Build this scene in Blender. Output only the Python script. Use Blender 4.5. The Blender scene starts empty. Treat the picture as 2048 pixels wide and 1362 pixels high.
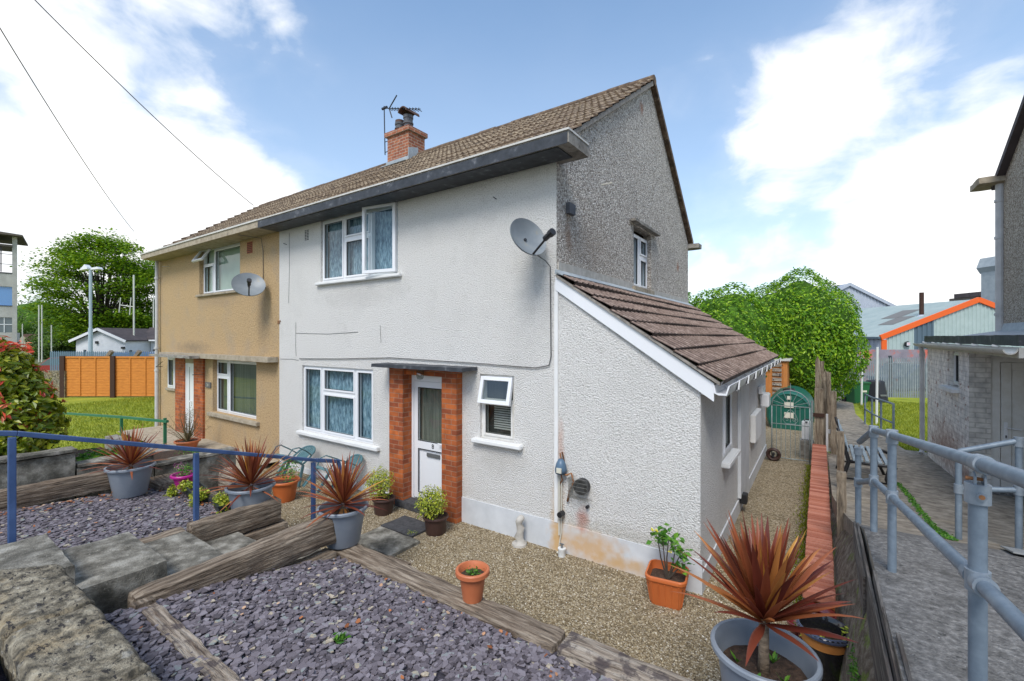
import bpy, bmesh, math, random
import numpy as np
from mathutils import Vector, Matrix, noise, Euler
R=math.radians
random.seed(7); rng=np.random.default_rng(7)
scene=bpy.context.scene; COL=scene.collection
# ---------------------------------------------------------------- camera
YAW=R(34.5); FPX=895.0; CXP,CYP=1024.0,674.0
CAM=Vector((2.7512,-5.0,2.703))
FW=(-math.sin(YAW),math.cos(YAW)); RT=(math.cos(YAW),math.sin(YAW))
cd=bpy.data.cameras.new("camera"); cam=bpy.data.objects.new("camera",cd); COL.objects.link(cam)
cam.location=CAM; cam.rotation_euler=(R(90),0,YAW)
cd.sensor_width=36; cd.lens=36*FPX/2048; cd.shift_y=-(681-CYP)/2048*1.0; cd.clip_start=0.05; cd.clip_end=3000
scene.camera=cam
def ray(px,py):
    a=(px-CXP)/FPX; return Vector((FW[0]+a*RT[0],FW[1]+a*RT[1],-(py-CYP)/FPX))
def P(px,py,d): return CAM+ray(px,py)*d
def hit(px,py,ax,v):
    r=ray(px,py); return CAM+r*((v-CAM[ax])/r[ax])
# ---------------------------------------------------------------- world
scene.view_settings.view_transform='Standard'; scene.view_settings.look='None'
scene.view_settings.exposure=0.88; scene.view_settings.gamma=1
SUNV=Vector((0.24,-0.76,1.0)).normalized()
elev=math.asin(SUNV.z); az=math.atan2(SUNV.x,SUNV.y)
CLOUD=1.0
w=bpy.data.worlds.new("World"); scene.world=w; w.use_nodes=True
nt=w.node_tree; nt.nodes.clear()
def N(t,nt_,**k):
    n=nt_.nodes.new(t)
    for a,b in k.items():
        if a=='inp':
            for i,v in b.items(): n.inputs[i].default_value=v
        else: setattr(n,a,b)
    return n
sky=N('ShaderNodeTexSky',nt,sky_type='NISHITA',sun_disc=False,sun_elevation=elev,sun_rotation=az,air_density=1.0,dust_density=0.3,ozone_density=3.0)
bg1=N('ShaderNodeBackground',nt,inp={1:0.105}); hs=N('ShaderNodeHueSaturation',nt,inp={'Hue':.494,'Saturation':1.22,'Value':1.14}); nt.links.new(sky.outputs[0],hs.inputs['Color']); nt.links.new(hs.outputs[0],bg1.inputs[0])
geo=N('ShaderNodeTexCoord',nt); D=geo.outputs['Generated']
def vm(op,a,b=None):
    n=N('ShaderNodeVectorMath',nt,operation=op)
    nt.links.new(a,n.inputs[0])
    if b is not None:
        if isinstance(b,(tuple,Vector)): n.inputs[1].default_value=b
        else: nt.links.new(b,n.inputs[1])
    return n
def mt(op,a,b=0.0,c=None,clamp=False):
    n=N('ShaderNodeMath',nt,operation=op,use_clamp=clamp)
    for i,x in enumerate((a,b,c)):
        if x is None: continue
        if isinstance(x,(int,float)): n.inputs[i].default_value=x
        else: nt.links.new(x,n.inputs[i])
    return n.outputs[0]
nrm=vm('NORMALIZE',D).outputs[0]
sep=N('ShaderNodeSeparateXYZ',nt); nt.links.new(nrm,sep.inputs[0])
elevz=sep.outputs[2]
mp=N('ShaderNodeMapping',nt,inp={'Location':(3.1,1.7,0.4),'Scale':(1,1,1.7)}); nt.links.new(nrm,mp.inputs[0])
nz=N('ShaderNodeTexNoise',nt,inp={'Scale':3.0,'Detail':10.0,'Roughness':0.52,'Distortion':0.3}); nt.links.new(mp.outputs[0],nz.inputs['Vector'])
nz2=N('ShaderNodeTexNoise',nt,inp={'Scale':1.6,'Detail':6.0,'Roughness':0.6}); nt.links.new(mp.outputs[0],nz2.inputs['Vector'])
acc=mt('MULTIPLY_ADD',nz.outputs[0],5.2,-2.6+.35)  # raised base adds cloud over the unseen sky for soft neutral fill
nz3=N('ShaderNodeTexNoise',nt,inp={'Scale':7.5,'Detail':8.0,'Roughness':0.55,'Distortion':0.5}); nt.links.new(mp.outputs[0],nz3.inputs['Vector']); acc=mt('MULTIPLY_ADD',nz3.outputs[0],2.6,acc); acc=mt('ADD',acc,-1.3)
# broad cloud banks and clear patches, by compass direction (pixel used only to name the direction)
BL=[(130,330,15,.9),(400,230,9,.55),(560,60,6,.9),(600,500,9,.5),(20,120,5,-.8),(280,60,5,-.25),(440,130,4,-.6),(1000,150,13,-1.5),(1130,330,9,-.8),(800,60,9,-1.2),(860,400,7,-.6),(640,250,5,-.9),
    (1340,100,4,.55),(1380,200,7,.6),(1600,170,7,.7),(1740,120,6,.75),(1880,170,6,.8),(1560,290,6,.5),(1480,350,5,.1),(1300,230,4,.35),(1960,340,7,1.0),(1760,470,8,.5),(1500,450,6,-.3),(1420,370,6,-.6),(1680,340,4,-.6),(1720,330,4,-.5),(1270,30,8,-1.2),(1500,-30,7,-1.4),(2040,60,6,-1.2),(1800,-40,6,-1.2)]
for (px,py,sg,wt) in BL:
    d=ray(px,py).normalized()
    dot=vm('DOT_PRODUCT',nrm,tuple(d)).outputs['Value']
    e=mt('MULTIPLY_ADD',dot,1/(R(sg)**2),-1/(R(sg)**2))
    e=mt('EXPONENT',e); acc=mt('MULTIPLY_ADD',e,wt,acc)
hz=mt('MULTIPLY_ADD',elevz,-4.2,1.15); hz=mt('MAXIMUM',hz,-0.05); acc=mt('ADD',acc,hz)
mask=N('ShaderNodeMapRange',nt,interpolation_type='SMOOTHSTEP',inp={1:-0.55,2:1.75}); nt.links.new(acc,mask.inputs[0])
veil=mt('MULTIPLY_ADD',elevz,-0.80,0.64); veil=mt('MULTIPLY_ADD',nz2.outputs[0],0.10,veil); veil=mt('MAXIMUM',veil,0.02)
mfac=mt('MAXIMUM',mask.outputs[0],veil)
cr=N('ShaderNodeValToRGB',nt); cr.color_ramp.elements[0].position=.15; cr.color_ramp.elements[0].color=(.44,.50,.58,1)
cr.color_ramp.elements[1].position=1.0; cr.color_ramp.elements[1].color=(.70,.70,.70,1)
shd=mt('MULTIPLY_ADD',mask.outputs[0],0.75,0.05); shd=mt('MULTIPLY_ADD',nz.outputs[0],0.35,shd); nt.links.new(shd,cr.inputs[0])
bg2=N('ShaderNodeBackground',nt,inp={1:CLOUD}); nt.links.new(cr.outputs[0],bg2.inputs[0])
mx=N('ShaderNodeMixShader',nt); nt.links.new(mfac,mx.inputs[0]); nt.links.new(bg1.outputs[0],mx.inputs[1]); nt.links.new(bg2.outputs[0],mx.inputs[2])
wo=N('ShaderNodeOutputWorld',nt); nt.links.new(mx.outputs[0],wo.inputs[0])
sd=bpy.data.lights.new("sun",'SUN'); sd.energy=1.75; sd.angle=R(26); sd.color=(1,.96,.9)
so=bpy.data.objects.new("sun",sd); COL.objects.link(so); so.rotation_euler=SUNV.to_track_quat('Z','Y').to_euler(); so.location=(0,-10,20)
# ---------------------------------------------------------------- materials
def mat(name,cols,scale=5,detail=5,rough=.8,bump=0,bscale=None,bdist=.01,stretch=(1,1,1),metal=0,island=False,vec=None,spec=.5,bdetail=4,fac2=None,voro=None,coat=0,trans=0):
    m=bpy.data.materials.new(name); m.use_nodes=True; t=m.node_tree; t.nodes.clear()
    o=N('ShaderNodeOutputMaterial',t); b=N('ShaderNodeBsdfPrincipled',t); 
    b.inputs['Roughness'].default_value=rough; b.inputs['Metallic'].default_value=metal; b.inputs['Specular IOR Level'].default_value=spec
    b.inputs['Coat Weight'].default_value=coat
    if isinstance(cols,tuple): cols=[(0,cols)]
    tc=N('ShaderNodeTexCoord',t); mp=N('ShaderNodeMapping',t,inp={'Scale':stretch}); t.links.new(tc.outputs['Object'],mp.inputs[0])
    v=mp.outputs[0]
    if len(cols)>1:
        if island:
            g=N('ShaderNodeNewGeometry',t); f=g.outputs['Random Per Island']
            nn=N('ShaderNodeTexNoise',t,inp={'Scale':scale,'Detail':detail}); t.links.new(v,nn.inputs['Vector'])
            ad=N('ShaderNodeMath',t,operation='MULTIPLY_ADD',inp={1:.16,2:-.08}); t.links.new(nn.outputs[0],ad.inputs[0])
            a2=N('ShaderNodeMath',t,operation='ADD',use_clamp=True); t.links.new(f,a2.inputs[0]); t.links.new(ad.outputs[0],a2.inputs[1]); f=a2.outputs[0]
        elif voro:
            nn=N('ShaderNodeTexVoronoi',t,inp={'Scale':voro}); t.links.new(v,nn.inputs['Vector'])
            sx=N('ShaderNodeSeparateColor',t); t.links.new(nn.outputs['Color'],sx.inputs[0]); f=sx.outputs[0]
        else:
            nn=N('ShaderNodeTexNoise',t,inp={'Scale':scale,'Detail':detail,'Roughness':.62}); t.links.new(v,nn.inputs['Vector']); f=nn.outputs[0]
        r=N('ShaderNodeValToRGB',t); el=r.color_ramp.elements
        while len(el)<len(cols): el.new(.5)
        for e,(p,c) in zip(el,cols): e.position=p; e.color=(*c,1)
        t.links.new(f,r.inputs[0]); col=r.outputs[0]
        t.links.new(col,b.inputs['Base Color'])
    else:
        b.inputs['Base Color'].default_value=(*cols[0][1],1); col=None
    m['_c']=0
    if bump:
        if voro and bscale is None:
            bn=N('ShaderNodeTexVoronoi',t,inp={'Scale':voro}); hgt=bn.outputs['Distance']; inv=True
        else:
            bn=N('ShaderNodeTexNoise',t,inp={'Scale':bscale or scale,'Detail':bdetail,'Roughness':.6}); hgt=bn.outputs[0]; inv=False
        t.links.new(v,bn.inputs['Vector'])
        bp=N('ShaderNodeBump',t,invert=inv,inp={'Strength':bump,'Distance':bdist}); t.links.new(hgt,bp.inputs['Height']); t.links.new(bp.outputs[0],b.inputs['Normal'])
    if trans:
        tr=N('ShaderNodeBsdfTranslucent',t); 
        if col: t.links.new(col,tr.inputs[0])
        else: tr.inputs[0].default_value=(*cols[0][1],1)
        ms=N('ShaderNodeMixShader',t,inp={0:trans}); t.links.new(b.outputs[0],ms.inputs[1]); t.links.new(tr.outputs[0],ms.inputs[2]); t.links.new(ms.outputs[0],o.inputs[0])
    else: t.links.new(b.outputs[0],o.inputs[0])
    return m
def overlay(m,cols,scale,p0,p1,stretch=(1,1,1),strength=1,detail=6,off=(0,0,0)):
    """patches of stain, lichen or wear with their own shape over a material"""
    t=m.node_tree; b=[n for n in t.nodes if n.type=='BSDF_PRINCIPLED'][0]; inp=b.inputs['Base Color']
    tc=N('ShaderNodeTexCoord',t); mp=N('ShaderNodeMapping',t,inp={'Scale':stretch,'Location':off}); t.links.new(tc.outputs['Object'],mp.inputs[0])
    nn=N('ShaderNodeTexNoise',t,inp={'Scale':scale,'Detail':detail,'Roughness':.65}); t.links.new(mp.outputs[0],nn.inputs['Vector'])
    mr=N('ShaderNodeMapRange',t,inp={1:p0,2:p1,4:strength}); t.links.new(nn.outputs[0],mr.inputs[0])
    mc=N('ShaderNodeMix',t,data_type='RGBA'); t.links.new(mr.outputs[0],mc.inputs[0])
    if inp.links: t.links.new(inp.links[0].from_socket,mc.inputs[6])
    else: mc.inputs[6].default_value=inp.default_value
    mc.inputs[7].default_value=(*cols,1)
    for l in list(inp.links): t.links.remove(l)
    t.links.new(mc.outputs[2],inp); return m
def local_patch(m,center,radii,col,strength=.8):
    """a rust or damp stain at one place on the wall"""
    t=m.node_tree; b=[n for n in t.nodes if n.type=='BSDF_PRINCIPLED'][0]; inp=b.inputs['Base Color']
    tc=N('ShaderNodeTexCoord',t)
    sb=N('ShaderNodeVectorMath',t,operation='SUBTRACT'); t.links.new(tc.outputs['Object'],sb.inputs[0]); sb.inputs[1].default_value=center
    nz=N('ShaderNodeTexNoise',t,inp={'Scale':9,'Detail':4}); t.links.new(tc.outputs['Object'],nz.inputs['Vector'])
    dv=N('ShaderNodeVectorMath',t,operation='DIVIDE'); t.links.new(sb.outputs[0],dv.inputs[0]); dv.inputs[1].default_value=radii
    ln=N('ShaderNodeVectorMath',t,operation='LENGTH'); t.links.new(dv.outputs[0],ln.inputs[0])
    ad=N('ShaderNodeMath',t,operation='MULTIPLY_ADD',inp={1:1.4}); t.links.new(nz.outputs[0],ad.inputs[0]); t.links.new(ln.outputs['Value'],ad.inputs[2])
    mr=N('ShaderNodeMapRange',t,inp={1:.9,2:1.9,3:strength,4:0}); t.links.new(ad.outputs[0],mr.inputs[0])
    mc=N('ShaderNodeMix',t,data_type='RGBA'); t.links.new(mr.outputs[0],mc.inputs[0])
    if inp.links: t.links.new(inp.links[0].from_socket,mc.inputs[6])
    else: mc.inputs[6].default_value=inp.default_value
    mc.inputs[7].default_value=(*col,1)
    for l in list(inp.links): t.links.remove(l)
    t.links.new(mc.outputs[2],inp); return m
def brickmat(name,c1,c2,mortar,bw=.225,bh=.075,ms=.009,bump=.4,rough=.85,off=.5):
    m=bpy.data.materials.new(name); m.use_nodes=True; t=m.node_tree; t.nodes.clear()
    o=N('ShaderNodeOutputMaterial',t); b=N('ShaderNodeBsdfPrincipled',t,inp={'Roughness':rough}); t.links.new(b.outputs[0],o.inputs[0])
    tc=N('ShaderNodeTexCoord',t); sp=N('ShaderNodeSeparateXYZ',t); t.links.new(tc.outputs['Object'],sp.inputs[0])
    ad=N('ShaderNodeMath',t,operation='ADD'); t.links.new(sp.outputs[0],ad.inputs[0]); t.links.new(sp.outputs[1],ad.inputs[1])
    cb=N('ShaderNodeCombineXYZ',t); t.links.new(ad.outputs[0],cb.inputs[0]); t.links.new(sp.outputs[2],cb.inputs[1])
    bk=N('ShaderNodeTexBrick',t,offset=off,inp={'Color1':(*c1,1),'Color2':(*c2,1),'Mortar':(*mortar,1),'Scale':1.0,'Mortar Size':ms,'Brick Width':bw,'Row Height':bh,'Mortar Smooth':.3,'Bias':0.0})
    t.links.new(cb.outputs[0],bk.inputs['Vector'])
    nn=N('ShaderNodeTexNoise',t,inp={'Scale':9,'Detail':6}); t.links.new(tc.outputs['Object'],nn.inputs['Vector'])
    mc=N('ShaderNodeMix',t,data_type='RGBA',blend_type='MULTIPLY',inp={0:.6}); t.links.new(bk.outputs[0],mc.inputs[6])
    rr=N('ShaderNodeValToRGB',t); rr.color_ramp.elements[0].color=(.45,.42,.42,1); rr.color_ramp.elements[0].position=.3; rr.color_ramp.elements[1].color=(1.25,1.2,1.15,1); rr.color_ramp.elements[1].position=.7
    t.links.new(nn.outputs[0],rr.inputs[0]); t.links.new(rr.outputs[0],mc.inputs[7]); t.links.new(mc.outputs[2],b.inputs['Base Color'])
    bp=N('ShaderNodeBump',t,invert=True,inp={'Strength':bump,'Distance':.006}); t.links.new(bk.outputs['Fac'],bp.inputs['Height']); t.links.new(bp.outputs[0],b.inputs['Normal'])
    return m
def glassmat(name,tint=(.8,.85,.85),k=.25,rough=.02):
    m=bpy.data.materials.new(name); m.use_nodes=True; t=m.node_tree; t.nodes.clear()
    o=N('ShaderNodeOutputMaterial',t); a=N('ShaderNodeBsdfTransparent',t,inp={0:(*tint,1)}); g=N('ShaderNodeBsdfGlossy',t,inp={'Roughness':rough})
    ge=N('ShaderNodeNewGeometry',t); dp=N('ShaderNodeVectorMath',t,operation='DOT_PRODUCT'); t.links.new(ge.outputs['Normal'],dp.inputs[0]); t.links.new(ge.outputs['Incoming'],dp.inputs[1])
    ab=N('ShaderNodeMath',t,operation='ABSOLUTE'); t.links.new(dp.outputs['Value'],ab.inputs[0]); om=N('ShaderNodeMath',t,operation='SUBTRACT',inp={0:1.0}); t.links.new(ab.outputs[0],om.inputs[1])
    pw=N('ShaderNodeMath',t,operation='POWER',inp={1:5.0}); t.links.new(om.outputs[0],pw.inputs[0]); f2=N('ShaderNodeMath',t,operation='MULTIPLY_ADD',use_clamp=True,inp={1:.9,2:.045+k*.12}); t.links.new(pw.outputs[0],f2.inputs[0])
    mx=N('ShaderNodeMixShader',t); t.links.new(f2.outputs[0],mx.inputs[0]); t.links.new(a.outputs[0],mx.inputs[1]); t.links.new(g.outputs[0],mx.inputs[2]); t.links.new(mx.outputs[0],o.inputs[0])
    return m
M={}
M['stucco']=mat('white_stucco',[(.3,(.44,.42,.385)),(.42,(.73,.71,.675)),(.6,(.83,.815,.785))],scale=60,detail=4,rough=.95,bump=1.0,bscale=60,bdist=.035,bdetail=3)
overlay(M['stucco'],(.42,.40,.36),2.2,.58,.80,strength=.35)
overlay(M['stucco'],(.26,.24,.21),62,.62,.70,strength=.6,detail=3)  # dark specks put the shade of roughcast crevices into the colour
overlay(M['stucco'],(.55,.54,.51),1.1,.5,.75,strength=.3,off=(2,1,4))
M['stucco_smooth']=mat('white_render',[(.3,(.68,.68,.665)),(.7,(.78,.78,.77))],scale=3,rough=.8,bump=.15,bscale=30,bdist=.005)
M['plinth']=mat('plinth_paint',[(.3,(.52,.54,.56)),(.7,(.66,.68,.70))],scale=3,rough=.6,bump=.15,bscale=30,bdist=.005)
M['beige']=mat('beige_render',[(.3,(.34,.21,.10)),(.5,(.55,.38,.20)),(.7,(.64,.47,.27))],scale=30,detail=9,rough=.95,bump=1,bscale=50,bdist=.04,bdetail=4)
overlay(M['beige'],(.36,.31,.25),1.4,.5,.75,strength=.5); overlay(M['beige'],(.16,.11,.06),75,.64,.72,strength=.6)
M['dash']=mat('pebbledash',[(.0,(.20,.17,.14)),(.35,(.42,.375,.325)),(.75,(.60,.55,.49)),(1,(.85,.81,.75))],voro=50,rough=.95,bump=1,bdist=.02)
overlay(M['dash'],(.22,.20,.18),1.6,.5,.80,stretch=(1,1,.6),strength=.4)
M['dash_tan']=mat('pebbledash_tan',[(.0,(.18,.145,.11)),(.4,(.36,.31,.25)),(.8,(.50,.45,.375)),(1,(.64,.59,.51))],voro=60,rough=.95,bump=1,bdist=.015)
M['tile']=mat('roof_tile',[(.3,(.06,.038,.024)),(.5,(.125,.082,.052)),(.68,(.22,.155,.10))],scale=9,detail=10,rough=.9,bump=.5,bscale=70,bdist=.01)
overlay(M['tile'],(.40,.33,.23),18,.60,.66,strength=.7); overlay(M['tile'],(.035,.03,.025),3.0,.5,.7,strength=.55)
M['tile_worn']=mat('worn_tile_crest',[(.32,(.08,.052,.032)),(.47,(.20,.145,.09)),(.66,(.38,.30,.20))],scale=13,detail=8,rough=.9,bump=.4,bscale=70,bdist=.008)  # paler copy of the roof tile for rib crests
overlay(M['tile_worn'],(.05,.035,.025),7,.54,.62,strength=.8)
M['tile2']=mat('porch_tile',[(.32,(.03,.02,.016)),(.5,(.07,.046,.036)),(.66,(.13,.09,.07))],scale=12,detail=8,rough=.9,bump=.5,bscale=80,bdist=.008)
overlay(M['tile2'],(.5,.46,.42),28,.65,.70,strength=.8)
M['tile2_worn']=mat('porch_tile_crest',[(.32,(.11,.075,.058)),(.5,(.22,.155,.125)),(.66,(.34,.26,.215))],scale=16,detail=8,rough=.9,bump=.4,bscale=80,bdist=.006)  # rib light and shade put into the colour: pale crests, dark pans
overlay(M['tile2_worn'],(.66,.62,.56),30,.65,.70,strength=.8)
M['mortar']=mat('verge_mortar',[(.3,(.16,.14,.12)),(.7,(.36,.33,.29))],scale=14,rough=.95,bump=.5,bscale=40)
M['felt']=mat('lead_felt',[(.3,(.02,.023,.029)),(.58,(.045,.05,.06)),(.72,(.16,.165,.18))],scale=8,rough=.55,bump=.3,bscale=20)
M['concrete']=mat('concrete',[(.25,(.13,.115,.10)),(.5,(.27,.25,.22)),(.75,(.40,.38,.34))],scale=6,detail=9,rough=.95,bump=.5,bscale=40,bdist=.01)
overlay(M['concrete'],(.06,.055,.045),10,.55,.68,strength=.7)
M['concrete_tan']=mat('concrete_tan',[(.25,(.25,.2,.14)),(.75,(.47,.41,.31))],scale=8,detail=9,rough=.95,bump=.3,bscale=40,bdist=.006)
overlay(M['concrete_tan'],(.12,.10,.08),9,.56,.7,strength=.6)
M['concrete_lip']=mat('concrete_lip',[(.25,(.34,.32,.28)),(.75,(.58,.55,.5))],scale=10,rough=.95,bump=.3)
M['step']=mat('step_concrete',[(.34,(.085,.078,.062)),(.5,(.21,.195,.16)),(.64,(.38,.36,.31))],scale=7,detail=14,rough=.95,bump=1,bscale=70,bdist=.015,bdetail=6)
overlay(M['step'],(.5,.47,.40),55,.62,.67,strength=.7); overlay(M['step'],(.05,.046,.036),2.2,.5,.64,strength=.75,detail=9)
M['path']=mat('path_concrete',[(.32,(.13,.105,.08)),(.5,(.25,.215,.17)),(.68,(.38,.335,.27))],scale=8,detail=12,rough=.95,bump=.7,bscale=45,bdist=.008)
overlay(M['path'],(.40,.38,.35),60,.62,.67,strength=.5); overlay(M['path'],(.07,.06,.05),1.1,.5,.75,strength=.45); overlay(M['path'],(.34,.27,.17),.9,.55,.75,strength=.45,off=(5,2,1))
M['ramp']=mat('ramp_concrete',[(.32,(.095,.092,.088)),(.5,(.18,.174,.167)),(.7,(.32,.31,.295))],scale=26,detail=12,rough=.92,bump=1,bscale=60,bdist=.02,bdetail=8)
overlay(M['ramp'],(.07,.066,.06),5,.5,.66,strength=.5,detail=8); overlay(M['ramp'],(.09,.085,.08),1.3,.5,.72,strength=.35,detail=9)
overlay(M['ramp'],(.03,.03,.03),22,.6,.66,strength=.7); overlay(M['ramp'],(.42,.42,.42),75,.63,.68,strength=.7)
M['stone']=mat('lichen_stone',[(.36,(.05,.043,.03)),(.46,(.15,.128,.09)),(.56,(.27,.235,.17)),(.7,(.42,.38,.29))],scale=13,detail=15,rough=.95,bump=1,bscale=30,bdist=.035,bdetail=9)
overlay(M['stone'],(.40,.27,.11),3.2,.5,.68,strength=.5); overlay(M['stone'],(.46,.44,.39),10,.60,.68,strength=.5,off=(3,3,3))
overlay(M['stone'],(.018,.015,.016),14,.58,.605,strength=.92,stretch=(1,2.2,1),detail=5); overlay(M['stone'],(.03,.025,.022),40,.60,.66,strength=.6,off=(1,5,2))
def wood(name,a,b_,c,ax):
    st=[9,9,9]; st[ax]=.7
    st=[x*1.3 for x in st]; m=mat(name,[(.32,a),(.48,b_),(.64,c)],scale=3.0,detail=12,rough=.9,bump=1,bscale=4.2,bdist=.035,bdetail=10,stretch=tuple(st))
    overlay(m,(.025,.018,.013),5.5,.60,.66,stretch=tuple(st),strength=.85,off=(4,1,2)); overlay(m,(.10,.055,.03),1.6,.52,.72,strength=.5,off=(2,2,7)); return m
M['sleeperX']=wood('sleeper_x',(.06,.042,.028),(.21,.16,.115),(.40,.33,.255),0)
M['sleeperY']=wood('sleeper_y',(.06,.042,.028),(.20,.15,.105),(.38,.31,.235),1)
M['sleeper_pale']=wood('sleeper_pale',(.10,.07,.05),(.34,.28,.22),(.50,.44,.37),0); overlay(M['sleeper_pale'],(.06,.045,.05),7,.52,.6,strength=.8)
M['post_wood']=wood('post_wood',(.09,.07,.05),(.24,.19,.135),(.38,.32,.24),2)
M['dark_board']=wood('dark_board',(.05,.045,.042),(.12,.11,.10),(.24,.22,.20),1)
M['brick']=brickmat('orange_brick',(.50,.13,.028),(.26,.06,.02),(.33,.18,.11),ms=.006)
M['brick_ch']=brickmat('chimney_brick',(.42,.15,.07),(.27,.085,.045),(.42,.33,.26),bh=.08)
M['brick_wh']=brickmat('whitewashed_brick',(.80,.78,.75),(.86,.84,.81),(.70,.68,.65),bump=.9); overlay(M['brick_wh'],(.30,.13,.08),6,.585,.64,strength=.8,stretch=(1,1,1.8)); overlay(M['brick_wh'],(.50,.48,.44),3,.5,.7,strength=.35)
local_stain2=[((4.6,5.8,.75),(.5,1.6,.45)),((4.6,4.6,.5),(.5,.6,.25))]
M['brick_gr']=brickmat('greyed_brick',(.62,.61,.58),(.70,.69,.66),(.52,.51,.48),bump=.8)  # shaded copy of the whitewashed brick, the shade put into its colour
M['redbrick']=mat('red_brick_tops',[(0,(.30,.09,.055)),(.5,(.42,.15,.09)),(1,(.52,.22,.15))],island=True,scale=20,rough=.9,bump=.4,bscale=60,bdist=.004)
M['mortarlow']=mat('wall_mortar',[(.3,(.12,.10,.08)),(.7,(.26,.23,.19))],scale=20,rough=.95)
M['upvc']=mat('white_upvc',(.76,.77,.79),rough=.28)
M['upvc_old']=mat('aged_upvc',[(.3,(.62,.60,.55)),(.7,(.74,.73,.71))],scale=8,rough=.5)
M['gutter']=mat('cream_gutter',[(.3,(.50,.48,.43)),(.7,(.64,.62,.58))],scale=6,rough=.5)
M['pipe']=mat('grey_pipe',[(.3,(.42,.42,.42)),(.7,(.58,.58,.58))],scale=5,rough=.4)
M['glass']=glassmat('window_glass'); M['glass_dim']=glassmat('window_glass_dim',(.7,.74,.72),.6)
M['seal']=mat('black_seal',(.015,.015,.015),rough=.5)
M['grey_rail']=mat('galvanised_rail',[(.3,(.13,.17,.215)),(.6,(.20,.25,.30)),(.8,(.28,.33,.375))],scale=14,detail=8,rough=.5,bump=.1,bscale=80,bdist=.002,metal=.15)
overlay(M['grey_rail'],(.13,.17,.21),5,.5,.75,strength=.6)
M['grey_fit']=mat('rail_fitting',[(.3,(.19,.23,.27)),(.7,(.29,.33,.37))],scale=20,rough=.5,metal=.2)
M['rust']=mat('rust',[(.3,(.20,.08,.03)),(.7,(.36,.17,.07))],scale=30,rough=.8)
M['blue_rail']=mat('blue_paint',[(.3,(.035,.075,.185)),(.7,(.065,.12,.27))],scale=6,rough=.45); overlay(M['blue_rail'],(.45,.48,.45),14,.68,.72,strength=.9); overlay(M['blue_rail'],(.02,.025,.05),4,.55,.75,strength=.6)
M['green_rail']=mat('green_paint',(.02,.15,.075),rough=.5)
M['pot_grey']=mat('grey_pot',[(.3,(.19,.22,.26)),(.7,(.245,.275,.315))],scale=4,rough=.45)
M['pot_terra']=mat('terracotta_plastic',[(.3,(.47,.13,.05)),(.7,(.57,.18,.075))],scale=4,rough=.5)
M['pot_orange']=mat('orange_plastic',[(.3,(.50,.12,.03)),(.7,(.60,.16,.04))],scale=4,rough=.5)
M['pot_brown']=mat('brown_plastic',[(.3,(.045,.022,.018)),(.7,(.065,.033,.027))],scale=4,rough=.45)
M['pot_black']=mat('black_glaze',(.012,.012,.014),rough=.15,coat=.5)
M['pot_rim_blue']=mat('dark_blue_rim',(.05,.06,.10),rough=.2,coat=.5)
M['pot_inner']=mat('orange_clay',[(.3,(.45,.17,.04)),(.7,(.6,.25,.06))],scale=8,rough=.8)
M['pot_red']=mat('red_glaze',(.14,.018,.016),rough=.15,coat=.6)
M['pot_pink']=mat('magenta_plastic',(.42,.015,.22),rough=.4)
M['pot_dkgreen']=mat('dark_trough',(.02,.028,.028),rough=.5)
M['soil']=mat('soil',[(.3,(.03,.018,.012)),(.7,(.10,.06,.04))],scale=30,rough=1,bump=1,bscale=60,bdist=.02)
M['cord']=mat('cordyline_leaf',[(0,(.12,.025,.018)),(.4,(.24,.06,.03)),(.7,(.37,.115,.045)),(.9,(.50,.21,.055)),(1,(.58,.29,.05))],island=True,scale=3,rough=.38,trans=.22)
M['cord_old']=mat('cordyline_old_leaf',[(0,(.50,.17,.03)),(1,(.62,.27,.05))],island=True,rough=.45,trans=.15)
M['trunk']=mat('trunk',[(.3,(.13,.09,.06)),(.7,(.33,.25,.17))],scale=20,rough=.95,bump=1,bscale=40,stretch=(1,1,3),bdist=.01)
M['bark']=mat('bark',[(.3,(.035,.028,.02)),(.7,(.10,.08,.06))],scale=8,rough=.95)
def leafm(n,a,b_,c,t=.25,r=.5): return mat(n,[(0,a),(.5,b_),(1,c)],island=True,scale=1.2,rough=r,trans=t)
M['laurel']=leafm('laurel_leaf',(.05,.16,.006),(.17,.37,.010),(.38,.55,.02),.35)
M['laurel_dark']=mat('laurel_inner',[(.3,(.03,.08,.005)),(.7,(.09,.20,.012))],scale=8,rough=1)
M['syc']=leafm('sycamore_leaf',(.05,.14,.008),(.17,.32,.012),(.36,.50,.02),.45)
M['farleaf']=leafm('far_leaf',(.04,.09,.015),(.08,.15,.02),(.14,.22,.03),.3)
M['photo']=leafm('photinia_leaf',(.07,.13,.006),(.22,.28,.012),(.42,.42,.025),.25,.35)
M['photored']=leafm('photinia_red_leaf',(.55,.05,.025),(.78,.12,.07),(.84,.32,.17),.25,.35)
M['yellowleaf']=leafm('variegated_leaf',(.13,.20,.012),(.36,.42,.03),(.60,.60,.08),.25,.4)
M['greenleaf']=leafm('green_leaf',(.03,.12,.012),(.07,.22,.02),(.17,.36,.03),.25,.4)
M['drytwig']=leafm('dry_twig_leaf',(.08,.07,.03),(.15,.12,.05),(.22,.17,.09),.1,.7)
M['flower']=mat('yellow_petal',(.85,.72,.02),rough=.5,trans=.2)
M['pinkfl']=mat('pink_petal',(.6,.2,.42),rough=.5,trans=.2)
M['slate']=mat('slate_chip',[(0,(.055,.046,.053)),(.25,(.11,.094,.108)),(.55,(.16,.138,.155)),(.92,(.235,.21,.235)),(.955,(.22,.26,.25)),(.985,(.38,.31,.22)),(1,(.46,.40,.31))],island=True,scale=30,rough=.75,bump=.2,bscale=60,bdist=.003)
M['slatebase']=mat('slate_bed',[(0,(.02,.018,.022)),(1,(.07,.06,.08))],voro=40,rough=.95,bump=.6,bdist=.02)
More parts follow.
